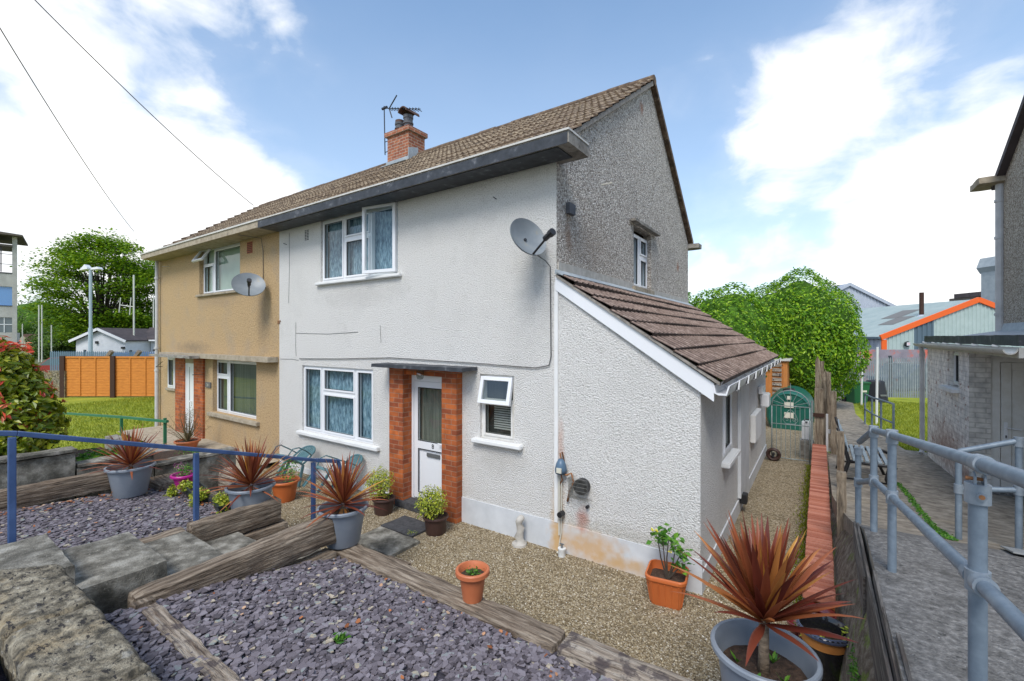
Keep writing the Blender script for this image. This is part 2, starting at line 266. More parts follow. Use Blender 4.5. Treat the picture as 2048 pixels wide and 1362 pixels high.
M['pebble']=mat('gravel_stone',[(0,(.14,.10,.05)),(.35,(.29,.225,.13)),(.7,(.42,.345,.22)),(.93,(.56,.49,.36)),(1,(.76,.72,.64))],island=True,scale=20,rough=.85)
M['gravel']=mat('gravel_bed',[(0,(.10,.072,.036)),(.35,(.23,.175,.098)),(.75,(.36,.285,.175)),(1,(.58,.51,.40))],voro=75,rough=.95,bump=1,bdist=.015)
overlay(M['gravel'],(.09,.07,.04),2,.5,.72,strength=.45)
M['litter']=mat('fallen_leaf',[(0,(.20,.06,.02)),(.5,(.42,.15,.05)),(1,(.62,.48,.33))],island=True,rough=.8)
M['grass']=mat('lawn',[(.3,(.15,.20,.008)),(.5,(.26,.30,.012)),(.7,(.36,.37,.03))],scale=1.3,detail=10,rough=.95,bump=.8,bscale=40,bdist=.02); overlay(M['grass'],(.33,.27,.13),.9,.66,.78,strength=.7)
M['blade']=leafm('grass_blade',(.13,.19,.008),(.24,.29,.012),(.36,.38,.03),.3,.6)
M['moss']=mat('moss',[(.3,(.05,.09,.01)),(.7,(.16,.24,.02))],scale=20,rough=1,bump=1,bscale=50,bdist=.01)
M['ground']=mat('ground_earth',[(.3,(.07,.08,.035)),(.7,(.15,.17,.07))],scale=.4,rough=1)
M['tarmac']=mat('tarmac',[(.3,(.04,.04,.042)),(.7,(.085,.085,.085))],scale=20,rough=.95,bump=.5)
M['orange_panel']=mat('orange_fence',[(.3,(.46,.15,.02)),(.7,(.64,.235,.035))],scale=5,rough=.8,stretch=(1,1,4))
M['brownpost']=mat('brown_post',(.045,.018,.010),rough=.8)
M['shedwood']=mat('shed_wood',[(.3,(.42,.15,.035)),(.7,(.58,.22,.055))],scale=5,rough=.8,stretch=(6,6,.8))
M['pal']=mat('palisade_steel',[(.3,(.20,.23,.27)),(.7,(.30,.33,.37))],scale=5,rough=.5,metal=.3)
overlay(M['pal'],(.42,.10,.07),1.1,.54,.66,strength=.55)
M['pal_dark']=mat('palisade_post',(.03,.045,.06),rough=.5)
M['pal_blue']=mat('palisade_blue',(.10,.16,.22),rough=.5)
M['clad_green']=mat('green_cladding',[(.3,(.36,.45,.42)),(.7,(.43,.52,.49))],scale=2,rough=.6)
M['clad_grey']=mat('grey_cladding',[(.3,(.27,.31,.37)),(.7,(.33,.37,.43))],scale=2,rough=.6)
M['clad_lt']=mat('light_cladding',[(.3,(.38,.42,.48)),(.7,(.46,.50,.56))],scale=2,rough=.6)
M['clad_dark']=mat('slate_cladding',(.095,.145,.18),rough=.6)
M['wroof']=mat('warehouse_roof',[(.3,(.27,.34,.33)),(.7,(.36,.42,.40))],scale=1,rough=.7)
M['wrooflight']=mat('rooflight',(.17,.165,.155),rough=.7)
M['orange_trim']=mat('orange_trim',(.82,.13,.012),rough=.5)
M['whiterender']=mat('white_walling',[(.3,(.62,.64,.68)),(.7,(.72,.74,.77))],scale=2,rough=.8)
M['slateroof']=mat('dark_roof',[(.3,(.045,.035,.035)),(.7,(.085,.068,.068))],scale=2,rough=.8)
M['steelblue']=mat('steel_blue_column',[(.3,(.25,.29,.32)),(.7,(.36,.40,.42))],scale=2,rough=.6)
M['stand_wall']=mat('stand_concrete',[(.3,(.36,.35,.31)),(.7,(.50,.49,.44))],scale=2,rough=.9)
M['stand_roof']=mat('stand_roof',(.12,.10,.08),rough=.8)
M['blueglass']=mat('blue_glazing',(.10,.27,.55),rough=.08,spec=.8)
M['greyglass']=mat('grey_glazing',(.10,.14,.15),rough=.1,spec=.8)
M['lamppost']=mat('lamp_post',(.36,.44,.50),rough=.5)
M['whitepole']=mat('white_pole',(.70,.71,.70),rough=.5)
M['polecream']=mat('cream_pole',(.55,.56,.48),rough=.6)
M['binGreen']=mat('bin_green',(.015,.12,.045),rough=.45)
M['binBlack']=mat('bin_black',(.012,.013,.018),rough=.5)
M['tank']=mat('tank_green',[(.3,(.008,.09,.065)),(.7,(.015,.13,.095))],scale=3,rough=.35)
M['label_w']=mat('pale_label',(.62,.60,.50),rough=.6)
M['gate']=mat('gate_metal',[(.3,(.20,.24,.24)),(.7,(.34,.38,.38))],scale=20,rough=.5,metal=.3)
M['bench_iron']=mat('bench_iron',(.012,.012,.014),rough=.5)
M['bench_slat']=mat('bench_slat',[(.3,(.16,.21,.25)),(.7,(.27,.33,.37))],scale=10,rough=.5)
M['chair']=mat('green_plastic_chair',[(.3,(.06,.14,.155)),(.7,(.10,.20,.215))],scale=6,rough=.4)
M['dish']=mat('dish_grey',[(.3,(.16,.185,.205)),(.7,(.24,.265,.28))],scale=3,rough=.45); overlay(M['dish'],(.33,.26,.12),4,.6,.75,strength=.6)
M['black']=mat('black_plastic',(.015,.015,.017),rough=.45)
M['darkmetal']=mat('dark_metal',(.05,.05,.055),rough=.4,metal=.5)
M['wire']=mat('wire_mesh',(.22,.22,.20),rough=.6,metal=.4)
M['cable_grey']=mat('cable_grey',(.10,.10,.10),rough=.6)
M['cable_white']=mat('cable_white',(.6,.58,.5),rough=.6)
M['bluebox']=mat('blue_grey_box',(.08,.14,.21),rough=.4)
M['curtain']=mat('blue_lace_curtain',[(.34,(.08,.14,.18)),(.45,(.17,.28,.36)),(.55,(.28,.42,.51)),(.68,(.50,.64,.72))],scale=16,detail=9,rough=.9,stretch=(2.4,2.4,.55))
M['net']=mat('net_curtain',[(.3,(.40,.52,.64)),(.7,(.62,.74,.82))],scale=8,rough=.9,stretch=(6,6,.5))
M['darkroom']=mat('dark_interior',[(.3,(.02,.022,.02)),(.7,(.07,.07,.06))],scale=3,rough=.9,stretch=(8,8,.4))
M['doorcurtain']=mat('door_curtain',[(.3,(.13,.135,.11)),(.7,(.38,.38,.33))],scale=3,rough=.9,stretch=(12,12,.3))
M['blindgreen']=mat('pale_blind',[(.3,(.34,.44,.36)),(.7,(.48,.58,.48))],scale=1.5,rough=.9)
M['vblind']=mat('vertical_blind',[(.3,(.10,.12,.11)),(.7,(.22,.25,.23))],scale=3,rough=.9,stretch=(14,14,.2))
M['brass']=mat('brass',(.45,.33,.12),rough=.35,metal=.8)
M['silver']=mat('letterplate',(.24,.25,.26),rough=.4,metal=.6)
M['doormat']=mat('dark_slab',[(.3,(.03,.03,.032)),(.7,(.075,.075,.08))],scale=20,rough=.95)
M['bluecar']=mat('blue_paintwork',(.02,.10,.38),rough=.3,coat=.5)
M['darkcar']=mat('dark_blue_paintwork',(.03,.07,.13),rough=.3,coat=.5)
M['redcar']=mat('red_paintwork',(.25,.02,.02),rough=.3,coat=.5)
M['redtrim']=mat('red_trim',(.6,.02,.03),rough=.5)
M['flash']=mat('lead_flashing',[(.3,(.26,.30,.33)),(.7,(.42,.46,.48))],scale=8,rough=.6)
M['clay']=mat('clay_pot_grey',[(.3,(.07,.075,.085)),(.7,(.13,.135,.15))],scale=10,rough=.8)
M['claybrown']=mat('clay_pot_brown',(.10,.055,.04),rough=.8)
M['airbrick']=mat('terracotta_vent',(.33,.10,.05),rough=.9)
M['mauvewall']=mat('mauve_wall',[(.3,(.20,.18,.21)),(.7,(.30,.27,.30))],scale=2,rough=.9); overlay(M['mauvewall'],(.60,.13,.07),.9,.52,.62,strength=.85,stretch=(1,1,1.3))
M['bank']=mat('stony_soil',[(.3,(.07,.05,.035)),(.5,(.17,.135,.10)),(.68,(.30,.26,.21))],scale=14,detail=10,rough=1,bump=1,bscale=45,bdist=.03)
overlay(M['bank'],(.16,.24,.02),5,.55,.65,strength=.8)
M['patterned']=mat('chequer_plate',[(.3,(.30,.31,.31)),(.7,(.42,.43,.43))],scale=10,rough=.5,metal=.3)
M['tarpblue']=mat('blue_tarp',(.10,.26,.42),rough=.5)
M['plaque']=mat('grey_plaque',(.12,.115,.115),rough=.5)
# rust and damp where the outside supply drips on the lean-to
for c,r_,cl,s in [((.02,-.0,.1),(.11,.5,.95),(.60,.36,.12),.8),((.45,0,.16),(.5,.5,.26),(.58,.33,.11),.75),((.95,0,.08),(.4,.5,.12),(.55,.33,.12),.7),((.36,0,.46),(.10,.5,.16),(.45,.12,.07),.7),((.06,0,1.30),(.06,.5,.35),(.55,.25,.15),.45)]:
    local_patch(M['stucco'],c,r_,cl,s); local_patch(M['plinth'],c,r_,cl,s)
for c,r_,cl,s_ in [((-.35,0,3.3),(.45,.5,.7),(.40,.39,.37),.3),((-4.0,0,3.45),(1.2,.5,.25),(.50,.48,.45),.35),((-4.7,0,.62),(1.2,.5,.2),(.45,.43,.40),.35),((-.9,0,1.0),(.5,.5,.3),(.50,.47,.43),.4),((-3.2,0,.1),(3.2,.5,.20),(.40,.37,.30),.35),((.9,0,.4),(1.0,.5,.12),(.45,.43,.36),.4)]:  # soft grey patch below the corner dish, then stains under sills and along foot
    local_patch(M['stucco'],c,r_,cl,s_)
for c,r_,cl,s_ in [((-7.3,0,3.2),(.3,.5,.8),(.26,.19,.14),.4),((-9.5,0,3.6),(1.2,.5,.2),(.33,.25,.17),.4),((-11,0,2.42),(1.1,.5,.18),(.17,.145,.11),.5)]:
    local_patch(M['beige'],c,r_,cl,s_)
for c,r_,cl,s_ in [((0,.33,4.05),(.5,.10,.3),(.26,.16,.10),.7),((0,5.9,4.35),(.5,.12,.12),(.35,.14,.07),.8),((0,3.3,7.0),(.5,.10,.14),(.35,.13,.06),.8),((0,1.0,4.0),(.5,.9,.4),(.33,.27,.22),.5)]:
    local_patch(M['dash'],c,r_,cl,s_)
for c,r_ in local_stain2: local_patch(M['brick_wh'],tuple(Vector(c)-Vector((5,6,.3))),r_,(.26,.10,.055),.6)
# ---------------------------------------------------------------- mesh helpers
LOC={}
class MB:
    def __init__(s): s.v=[]; s.f=[]; s.mi=[]; s.mats=[]; s.cur=0
    def use(s,m):
        if m not in s.mats: s.mats.append(m)
        s.cur=s.mats.index(m); return s
    def add(s,vs,fs):
        n=len(s.v); s.v+= [tuple(x) for x in vs]; s.f+=[tuple(i+n for i in f) for f in fs]; s.mi+=[s.cur]*len(fs); return s
    def quad(s,a,b,c,d): return s.add([a,b,c,d],[(0,1,2,3)])
    def box(s,x0,x1,y0,y1,z0,z1,T=None):
        vs=[(x,y,z) for x in(x0,x1) for y in(y0,y1) for z in(z0,z1)]
        if T: vs=[T(*p) for p in vs]
        return s.add(vs,[(0,1,3,2),(4,6,7,5),(0,4,5,1),(2,3,7,6),(0,2,6,4),(1,5,7,3)])
    def bbox(s,x0,x1,y0,y1,z0,z1,b=.01,T=None):
        """box with chamfered edges"""
        bm=bmesh.new(); bmesh.ops.create_cube(bm,size=1)
        for v in bm.verts: v.co=Vector(((x0+x1)/2+v.co.x*(x1-x0),(y0+y1)/2+v.co.y*(y1-y0),(z0+z1)/2+v.co.z*(z1-z0)))
        bmesh.ops.bevel(bm,geom=bm.edges[:],offset=b,segments=2,affect='EDGES')
        vs=[tuple(v.co) for v in bm.verts]
        if T: vs=[T(*p) for p in vs]
        fs=[[v.index for v in f.verts] for f in bm.faces]; bm.verts.index_update(); fs=[[v.index for v in f.verts] for f in bm.faces]; bm.free()
        return s.add(vs,fs)
    def beam(s,a,b,w,h,up=(0,0,1)):
        a=Vector(a); b=Vector(b); d=(b-a).normalized(); sd=d.cross(Vector(up)).normalized(); u=sd.cross(d).normalized()
        vs=[]
        for p in(a,b):
            for i in(-1,1):
                for j in(-1,1): vs.append(p+sd*i*w/2+u*j*h/2)
        return s.add(vs,[(0,1,3,2),(4,6,7,5),(0,4,5,1),(2,3,7,6),(0,2,6,4),(1,5,7,3)])
    def tube(s,pts,r,seg=8,cap=True):
        pts=[Vector(p) for p in pts]; rs=r if isinstance(r,(list,tuple)) else [r]*len(pts); vs=[];fs=[]
        prev=None
        for i,p in enumerate(pts):
            d=(pts[min(i+1,len(pts)-1)]-pts[max(i-1,0)]).normalized()
            a=prev if prev is not None else (Vector((0,0,1)) if abs(d.z)<.9 else Vector((1,0,0)))
            x=(a-d*a.dot(d)).normalized(); y=d.cross(x); prev=x
            for k in range(seg):
                t=2*math.pi*k/seg; vs.append(p+(x*math.cos(t)+y*math.sin(t))*rs[i])
        n=len(pts)
        for i in range(n-1):
            for k in range(seg):
                fs.append((i*seg+k,i*seg+(k+1)%seg,(i+1)*seg+(k+1)%seg,(i+1)*seg+k))
        if cap: fs.append(tuple(range(seg))[::-1]); fs.append(tuple((n-1)*seg+k for k in range(seg)))
        return s.add(vs,fs)
    def lathe(s,prof,c=(0,0,0),seg=32,T=None):
        vs=[];fs=[]
        for (r,z) in prof:
            for k in range(seg):
                t=2*math.pi*k/seg; p=(c[0]+r*math.cos(t),c[1]+r*math.sin(t),c[2]+z); vs.append(T(*p) if T else p)
        for i in range(len(prof)-1):
            for k in range(seg): fs.append((i*seg+k,i*seg+(k+1)%seg,(i+1)*seg+(k+1)%seg,(i+1)*seg+k))
        return s.add(vs,fs)
    def prism(s,poly,e):
        """polygon (3-D points) extruded by vector e"""
        e=Vector(e); n=len(poly); vs=[Vector(p) for p in poly]+[Vector(p)+e for p in poly]
        fs=[tuple(range(n)),tuple(range(2*n-1,n-1,-1))]+[(i,i+n,(i+1)%n+n,(i+1)%n) for i in range(n)]
        return s.add(vs,fs)
    def grid(s,fn,nu,nv):
        vs=[fn(i/nu,j/nv) for j in range(nv+1) for i in range(nu+1)]
        return s.add(vs,[(j*(nu+1)+i,j*(nu+1)+i+1,(j+1)*(nu+1)+i+1,(j+1)*(nu+1)+i) for j in range(nv) for i in range(nu)])
    def build(s,name,m=None,parent=None,smooth=False,kind=None,bevel=0,label=None):
        o0=LOC.get(parent.name,Vector((0,0,0))) if parent else Vector((0,0,0))
        me=bpy.data.meshes.new(name); vs=np.array([tuple(v) for v in s.v],dtype=float)-np.array(o0)
        me.from_pydata(vs.tolist(),[],s.f)
        if s.mats:
            for k in s.mats: me.materials.append(M[k])
            me.polygons.foreach_set('material_index',s.mi)
        else: me.materials.append(M[m])
        if smooth is True: me.polygons.foreach_set('use_smooth',[True]*len(me.polygons))
        bm=bmesh.new(); bm.from_mesh(me); 
        if len(bm.faces)<60000: bmesh.ops.recalc_face_normals(bm,faces=bm.faces[:])
        bm.to_mesh(me); bm.free()
        if smooth=='auto':
            me.polygons.foreach_set('use_smooth',[True]*len(me.polygons)); me.set_sharp_from_angle(angle=R(35))
        o=bpy.data.objects.new(name,me); COL.objects.link(o)
        if parent: o.parent=parent
        LOC[o.name]=o0
        if kind: o['kind']=kind
        if label: o['label']=label
        if bevel:
            md=o.modifiers.new('b','BEVEL'); md.width=bevel; md.segments=2; md.limit_method='ANGLE'
        return o
def thing(name,label,cat,loc=(0,0,0),group=None):
    o=bpy.data.objects.new(name,None); COL.objects.link(o); o.location=loc; o.empty_display_size=.2
    o['label']=label; o['category']=cat
    if group: o['group']=group
    LOC[o.name]=Vector(loc); return o
def tag(o,label,cat,group=None):
    o['label']=label; o['category']=cat
    if group: o['group']=group
    return o
def dup(root,loc,rotz=0,label=None,scale=1):
    def cp(o,par):
        c=o.copy(); COL.objects.link(c); c.parent=par
        for ch in list(o.children): cp(ch,c)
        return c
    r=cp(root,None); r.location=loc; r.rotation_euler=(root.rotation_euler.x,root.rotation_euler.y,rotz); r.scale=(scale,)*3
    if label: r['label']=label
    return r
def nsy(p,s=1.0,sd=0): return noise.noise(Vector(p)*s+Vector((sd,sd*1.7,sd*.3)))
def rough_block(mb,x0,x1,y0,y1,z0,z1,amp=.012,sc=6,step=.1,rnd=.02,T=None):
    """box subdivided and worn"""
    nx=max(1,int((x1-x0)/step)); ny=max(1,int((y1-y0)/step)); nz_=max(1,int((z1-z0)/step))
    bm=bmesh.new(); bmesh.ops.create_cube(bm,size=1)
    def cut(ax,n):
        for k in range(1,n):
            co=Vector((0,0,0)); co[ax]=-.5+k/n; no=Vector((0,0,0)); no[ax]=1
            bmesh.ops.bisect_plane(bm,geom=bm.verts[:]+bm.edges[:]+bm.faces[:],plane_co=co,plane_no=no)
    cut(0,nx); cut(1,ny); cut(2,nz_)
    sx,sy,sz=x1-x0,y1-y0,z1-z0
    vs=[]
    for v in bm.verts:
        c=v.co; p=Vector(((x0+x1)/2+c.x*sx,(y0+y1)/2+c.y*sy,(z0+z1)/2+c.z*sz))
        e=sum(abs(c[k])>.499 for k in range(3))
        if e>=2: p-=Vector((math.copysign(1,c.x)*(abs(c.x)>.499),math.copysign(1,c.y)*(abs(c.y)>.499),math.copysign(1,c.z)*(abs(c.z)>.499)))*rnd*(.6+.8*abs(nsy(p,9)))
        q=Vector((nsy(p,sc,1),nsy(p,sc,5),nsy(p,sc,9)))*amp
        p=p+q
        vs.append(T(*p) if T else tuple(p))
    bm.verts.index_update(); fs=[[v.index for v in f.verts] for f in bm.faces]; bm.free()
    mb.add(vs,fs); return mb
def arr_mesh(name,V,F,mkey,parent=None,kind=None,loc=(0,0,0),extra=None,smooth=False):
    """large numpy mesh of equal polygons"""
    me=bpy.data.meshes.new(name); V=np.asarray(V,dtype=np.float32).reshape(-1,3)-np.array(loc,dtype=np.float32)
    me.vertices.add(len(V)); me.vertices.foreach_set('co',V.ravel())
    Fs=F if isinstance(F,list) else [F]
    tot=np.concatenate([np.full(len(f),f.shape[1],dtype=np.int32) for f in Fs]); idx=np.concatenate([f.ravel() for f in Fs]).astype(np.int32)
    me.loops.add(len(idx)); me.loops.foreach_set('vertex_index',idx)
    me.polygons.add(len(tot)); st=np.concatenate([[0],np.cumsum(tot)[:-1]]).astype(np.int32); me.polygons.foreach_set('loop_start',st)
    me.polygons.foreach_set('loop_total',tot)
    me.materials.append(M[mkey]); me.update(); me.validate()
    me.polygons.foreach_set('use_smooth',[bool(smooth)]*len(me.polygons))
    o=bpy.data.objects.new(name,me); COL.objects.link(o)
    if parent: o.parent=parent
    if kind: o['kind']=kind
    LOC[o.name]=Vector(loc)
    return o
def rotmats(n,tilt):
    """random orientations: normals tilted up to `tilt` from +Z"""
    a=rng.uniform(0,2*np.pi,n); t=np.abs(rng.normal(0,tilt,n)); b=rng.uniform(0,2*np.pi,n)
    ca,sa=np.cos(a),np.sin(a); Rz=np.zeros((n,3,3)); Rz[:,0,0]=ca;Rz[:,0,1]=-sa;Rz[:,1,0]=sa;Rz[:,1,1]=ca;Rz[:,2,2]=1
    ax=np.stack([np.cos(b),np.sin(b),np.zeros(n)],1); c,s_=np.cos(t),np.sin(t)
    K=np.zeros((n,3,3)); K[:,0,1]=-ax[:,2];K[:,0,2]=ax[:,1];K[:,1,0]=ax[:,2];K[:,1,2]=-ax[:,0];K[:,2,0]=-ax[:,1];K[:,2,1]=ax[:,0]
    Rt=np.eye(3)[None]+s_[:,None,None]*K+(1-c)[:,None,None]*(K@K)
    return Rt@Rz
def leaves(C,size,normals=None,tilt=.8,aspect=.55,sj=.35,fold=.12,droop=0):
    """V,F for one diamond leaf at each centre"""
    n=len(C); s=size*(1+rng.uniform(-sj,sj,n))
    base=np.array([[-.5,0,0],[0,aspect*.5,fold],[.5,0,0],[0,-aspect*.5,fold]])
    Rm=rotmats(n,tilt)
    if normals is not None:
        nn=normals+rng.normal(0,.45,(n,3)); nn/=np.linalg.norm(nn,axis=1)[:,None]
        u=np.cross(nn,rng.normal(0,1,(n,3))); u[:,2]-=droop; u-=nn*(u*nn).sum(1)[:,None]; u/=np.linalg.norm(u,axis=1)[:,None]; v=np.cross(nn,u)
        Rm=np.stack([u,v,nn],2)
    V=np.einsum('nij,kj->nki',Rm,base)*s[:,None,None]+C[:,None,:]
    F=np.arange(n*4).reshape(n,4); return V.reshape(-1,3),F
def shell(c,r,n,inner=.75,lump=.12,ls=1.5,seed=0,zmin=-1):
    d=rng.normal(0,1,(int(n*1.0),3)); d/=np.linalg.norm(d,axis=1)[:,None]; d=d[d[:,2]>zmin]
    k=np.array([1+lump*noise.noise(Vector(x)*ls*2+Vector((seed,0,0)))*1.6+lump*.5*noise.noise(Vector(x)*ls*6+Vector((0,seed,0))) for x in d])
    rad=k*rng.uniform(inner,1.0,len(d))**.5
    return np.array(c)+d*rad[:,None]*np.array(r),d
# ---------------------------------------------------------------- ground and terrain (structure)
def sheet(name,x0,x1,y0,y1,z,m,nx=1,ny=1,zf=None):
    mb=MB(); mb.grid(lambda u,v:(x0+(x1-x0)*u,y0+(y1-y0)*v,(zf(x0+(x1-x0)*u,y0+(y1-y0)*v) if zf else z)),nx,ny)
    return mb.build(name,m,kind='structure',smooth=bool(zf))
sheet('ground',-1200,1200,-1200,1200,-.12,'ground')
sheet('gravel_yard',-8.0,2.95,-2.6,12,0,'gravel')
def lerp(pts,x):
    if x<=pts[0][0]: return pts[0][1]
    for (a,b),(c,d) in zip(pts,pts[1:]):
        if x<=c: return b+(d-b)*(x-a)/(c-a)
    return pts[-1][1]
PZ=[(-9,1.2),(-3,1.18),(-1,1.13),(-.25,1.1),(.5,.90),(1.2,.76),(2.4,.6),(4,.44),(7.4,.24),(12,.13),(19,.08),(22,.06)]
def pathz(x,y):
    z=lerp(PZ,y)
    return z
mb=MB(); ys=[-9+i*.25 for i in range(int(31/.25)+1)]; rows=[]
def xedge(y): return 3.06 if y<-.3 else (3.06-.17*min(1,(y+.3)/2.5))
def xr(y): return 9.0 if y<7.8 else lerp([(7.8,9.0),(8.0,4.3),(11,3.95),(14,3.75),(19,3.9)],y)
vs=[];nxp=20
for y in ys:
    a,b=xedge(y),xr(y)
    for i in range(nxp+1): vs.append((a+(b-a)*i/nxp,y,pathz(0,y)+.006*nsy((a+(b-a)*i/nxp,y,0),1.3)))
fs=[(j*(nxp+1)+i,j*(nxp+1)+i+1,(j+1)*(nxp+1)+i+1,(j+1)*(nxp+1)+i) for j in range(len(ys)-1) for i in range(nxp)]
near=[k for k,f in enumerate(fs) if ys[k//nxp]<.2]; 
mb.use('ramp').add(vs,[f for k,f in enumerate(fs) if ys[k//nxp]<.1]); mb.use('path').add(vs,[f for k,f in enumerate(fs) if ys[k//nxp]>=.1])
# vertical left face of the raised path
mb.use('path')
for y0,y1 in zip(ys,ys[1:]):
    mb.quad((xedge(y0),y0,-.1),(xedge(y1),y1,-.1),(xedge(y1),y1,pathz(0,y1)),(xedge(y0),y0,pathz(0,y0)))
mb.build('concrete_path',kind='structure',smooth='auto')
# soil strip between the brick wall and the raised path
def soilz(x,y):
    t=max(0,min(1,(x-2.87)/.15)); lo=.02 if y<-.35 else lerp([(-.35,.02),(0,.36),(3,.40),(6,.33)],y)
    hi=lerp([(-2.6,.62),(-1.6,.72),(-.4,.90),(.3,.86),(1.2,.72),(2.4,.57),(4,.42),(7,.3)],y)-.03
    return lo+(hi-lo)*t**.8+.03*nsy((x*2,y,0),6)
sheet('soil_strip',2.80,3.07,-2.6,6.4,0,'bank',12,140,soilz)
sheet('lawn',3.2,16,8,24,.075,'grass',1,1)
sheet('far_yard',-60,80,19.2,140,-.02,'tarmac')
sheet('garden_lawn',-40,-7.0,-9,22,0.0,'grass',1,1)
sheet('pavement',-14,12,-12,-4.62,.98,'ramp')
# slate bed surfaces
def slz(x,y): return lerp([(-4.6,.84),(-3.8,.735),(-3.0,.60),(-2.4,.50),(-2.1,.455)],y)-.03+.012*nsy((x,y,0),2.5)-.04*max(0,min(1,(y+2.75)/.6))
def sll(x,y): return lerp([(-4.6,.70),(-3.9,.62),(-3.0,.55),(-2.3,.50)],y)-.02+.012*nsy((x,y,0),2.5)
sheet('slate_bed',-1.42,3.04,-4.62,-2.06,0,'slatebase',30,18,slz)
sheet('slate_bed_left',-5.3,-2.8,-4.62,-2.1,0,'slatebase',20,18,sll)
# left: higher terrace behind neighbour wall
def terz(x,y): return lerp([(-4.6,1.0),(-3.45,1.0),(-3.3,.80),(-2.6,.78),(-2.45,.55),(-1.4,.5),(-1.0,.1)],y)+.01*nsy((x,y,0),3)
sheet('planting_bed',-7.6,-5.72,-4.62,-.9,0,'soil',12,30,terz)
sheet('neighbour_path',-13.2,-6.6,-1.0,0.0,.10,'concrete_tan')
def scatter_chips(name,xr_,yr_,n,zf,smin,smax,mkey,thick,tilt,label,cat,keep=None,zoff=0,jz=.012,sides=6):
    x=rng.uniform(*xr_,n); y=rng.uniform(*yr_,n)
    if keep is not None:
        k=keep(x,y); x,y=x[k],y[k]; n=len(x)
    z=np.array([zf(a,b) for a,b in zip(x,y)])+rng.uniform(0,jz,n)+zoff
    C=np.stack([x,y,z],1); Rm=rotmats(n,tilt); s=rng.uniform(smin,smax,n)**1
    ang=np.linspace(0,2*np.pi,sides,endpoint=False)[None,:]+rng.uniform(-.3,.3,(n,sides)); rr=rng.uniform(.55,1.12,(n,sides))*s[:,None]
    el=rng.uniform(.55,.95,n)
    top=np.stack([rr*np.cos(ang),rr*np.sin(ang)*el[:,None],np.full((n,sides),thick/2)],2)
    bot=top.copy(); bot[:,:,2]=-thick/2; bot[:,:,:2]*=1.06
    L=np.concatenate([top,bot],1); V=np.einsum('nij,nkj->nki',Rm,L)+C[:,None,:]
    b=(np.arange(n)*2*sides)[:,None]
    Ft=b+np.arange(sides)[None,:]
    k=np.arange(sides); q=np.stack([k,k+sides,(k+1)%sides+sides,(k+1)%sides],1)
    Fq=(b[:,:,None]+q[None]).reshape(-1,4)
    o=arr_mesh(name,V,[Ft,Fq],mkey,kind='stuff'); o['label']=label; o['category']=cat; return o
scatter_chips('slate_chips',(-1.4,2.95),(-4.2,-2.17),15000,slz,.016,.042,'slate',.005,.13,'purple grey slate chippings filling the bed in front of the stone wall','slate chips',jz=.022,sides=5)
scatter_chips('slate_chips',(-5.28,-2.85),(-4.6,-2.3),10500,sll,.016,.040,'slate',.005,.13,'purple grey slate chippings in the left bed beyond the steps','slate chips',jz=.022,sides=5)
def gk(x,y): return ~((x>1.75)&(y>.0)&(x<0))&((y<0)|(x>1.74))&((y>-2.0)|(x<-5))&~((x>-2.7)&(x<-1.3)&(y<-.5)&(y>-1.45)&(x<-1.6))
zz=lambda x,y:0.0
scatter_chips('gravel_stones',(-5.6,2.62),(-2.0,1.2),42000,zz,.005,.011,'pebble',.007,.3,'brown and cream pea gravel covering the yard round the white house','gravel',keep=gk,jz=.006,sides=5)
scatter_chips('fallen_leaves',(-5.2,-3.0),(-4.3,-2.4),520,sll,.014,.03,'litter',.002,.5,'dry orange leaves lying along the edges of the left slate bed','leaf litter',keep=lambda x,y:((x<-4.9)|(y>-2.6))|(rng.uniform(0,1,len(x))<.04),zoff=.03,jz=.02)
scatter_chips('fallen_leaves',(-1.3,2.2),(-4.0,-2.2),150,slz,.01,.024,'litter',.002,.5,'scattered dry leaves and pale stones on the right slate bed','leaf litter',zoff=.03,jz=.015,keep=lambda x,y:(y>-2.35)|(rng.uniform(0,1,len(x))<.3))
# ---------------------------------------------------------------- windows & doors
def Tfor(face,c):
    if face=='-Y': return lambda u,o,v:(u,c-o,v)
    if face=='+X': return lambda u,o,v:(c+o,u,v)
    if face=='-X': return lambda u,o,v:(c-o,u,v)
def wall(T,u0,u1,v0,v1,holes,depth,m,name,parent,topo=None):
    mb=MB(); us=sorted({u0,u1,*[h[0] for h in holes],*[h[1] for h in holes]}); vs=sorted({v0,v1,*[h[2] for h in holes],*[h[3] for h in holes]})
    for a,b in zip(us,us[1:]):
        for c,d in zip(vs,vs[1:]):
            if any(h[0]<=a and b<=h[1] and h[2]<=c and d<=h[3] for h in holes): continue
            mb.quad(T(a,0,c),T(b,0,c),T(b,0,d),T(a,0,d))
    for h in holes:
        a,b,c,d=h
        mb.quad(T(a,0,c),T(a,0,d),T(a,-depth,d),T(a,-depth,c)); mb.quad(T(b,0,c),T(b,0,d),T(b,-depth,d),T(b,-depth,c))
        mb.quad(T(a,0,c),T(b,0,c),T(b,-depth,c),T(a,-depth,c)); mb.quad(T(a,0,d),T(b,0,d),T(b,-depth,d),T(a,-depth,d))
    if topo: topo(mb)
    return mb.build(name,m,parent)
def frame_bars(mb,T,u0,u1,v0,v1,w,o0,o1):
    mb.box(u0,u0+w,o0,o1,v0,v1,T); mb.box(u1-w,u1,o0,o1,v0,v1,T)
    mb.box(u0+w,u1-w,o0,o1,v0,v0+w,T); mb.box(u0+w,u1-w,o0,o1,v1-w,v1,T)
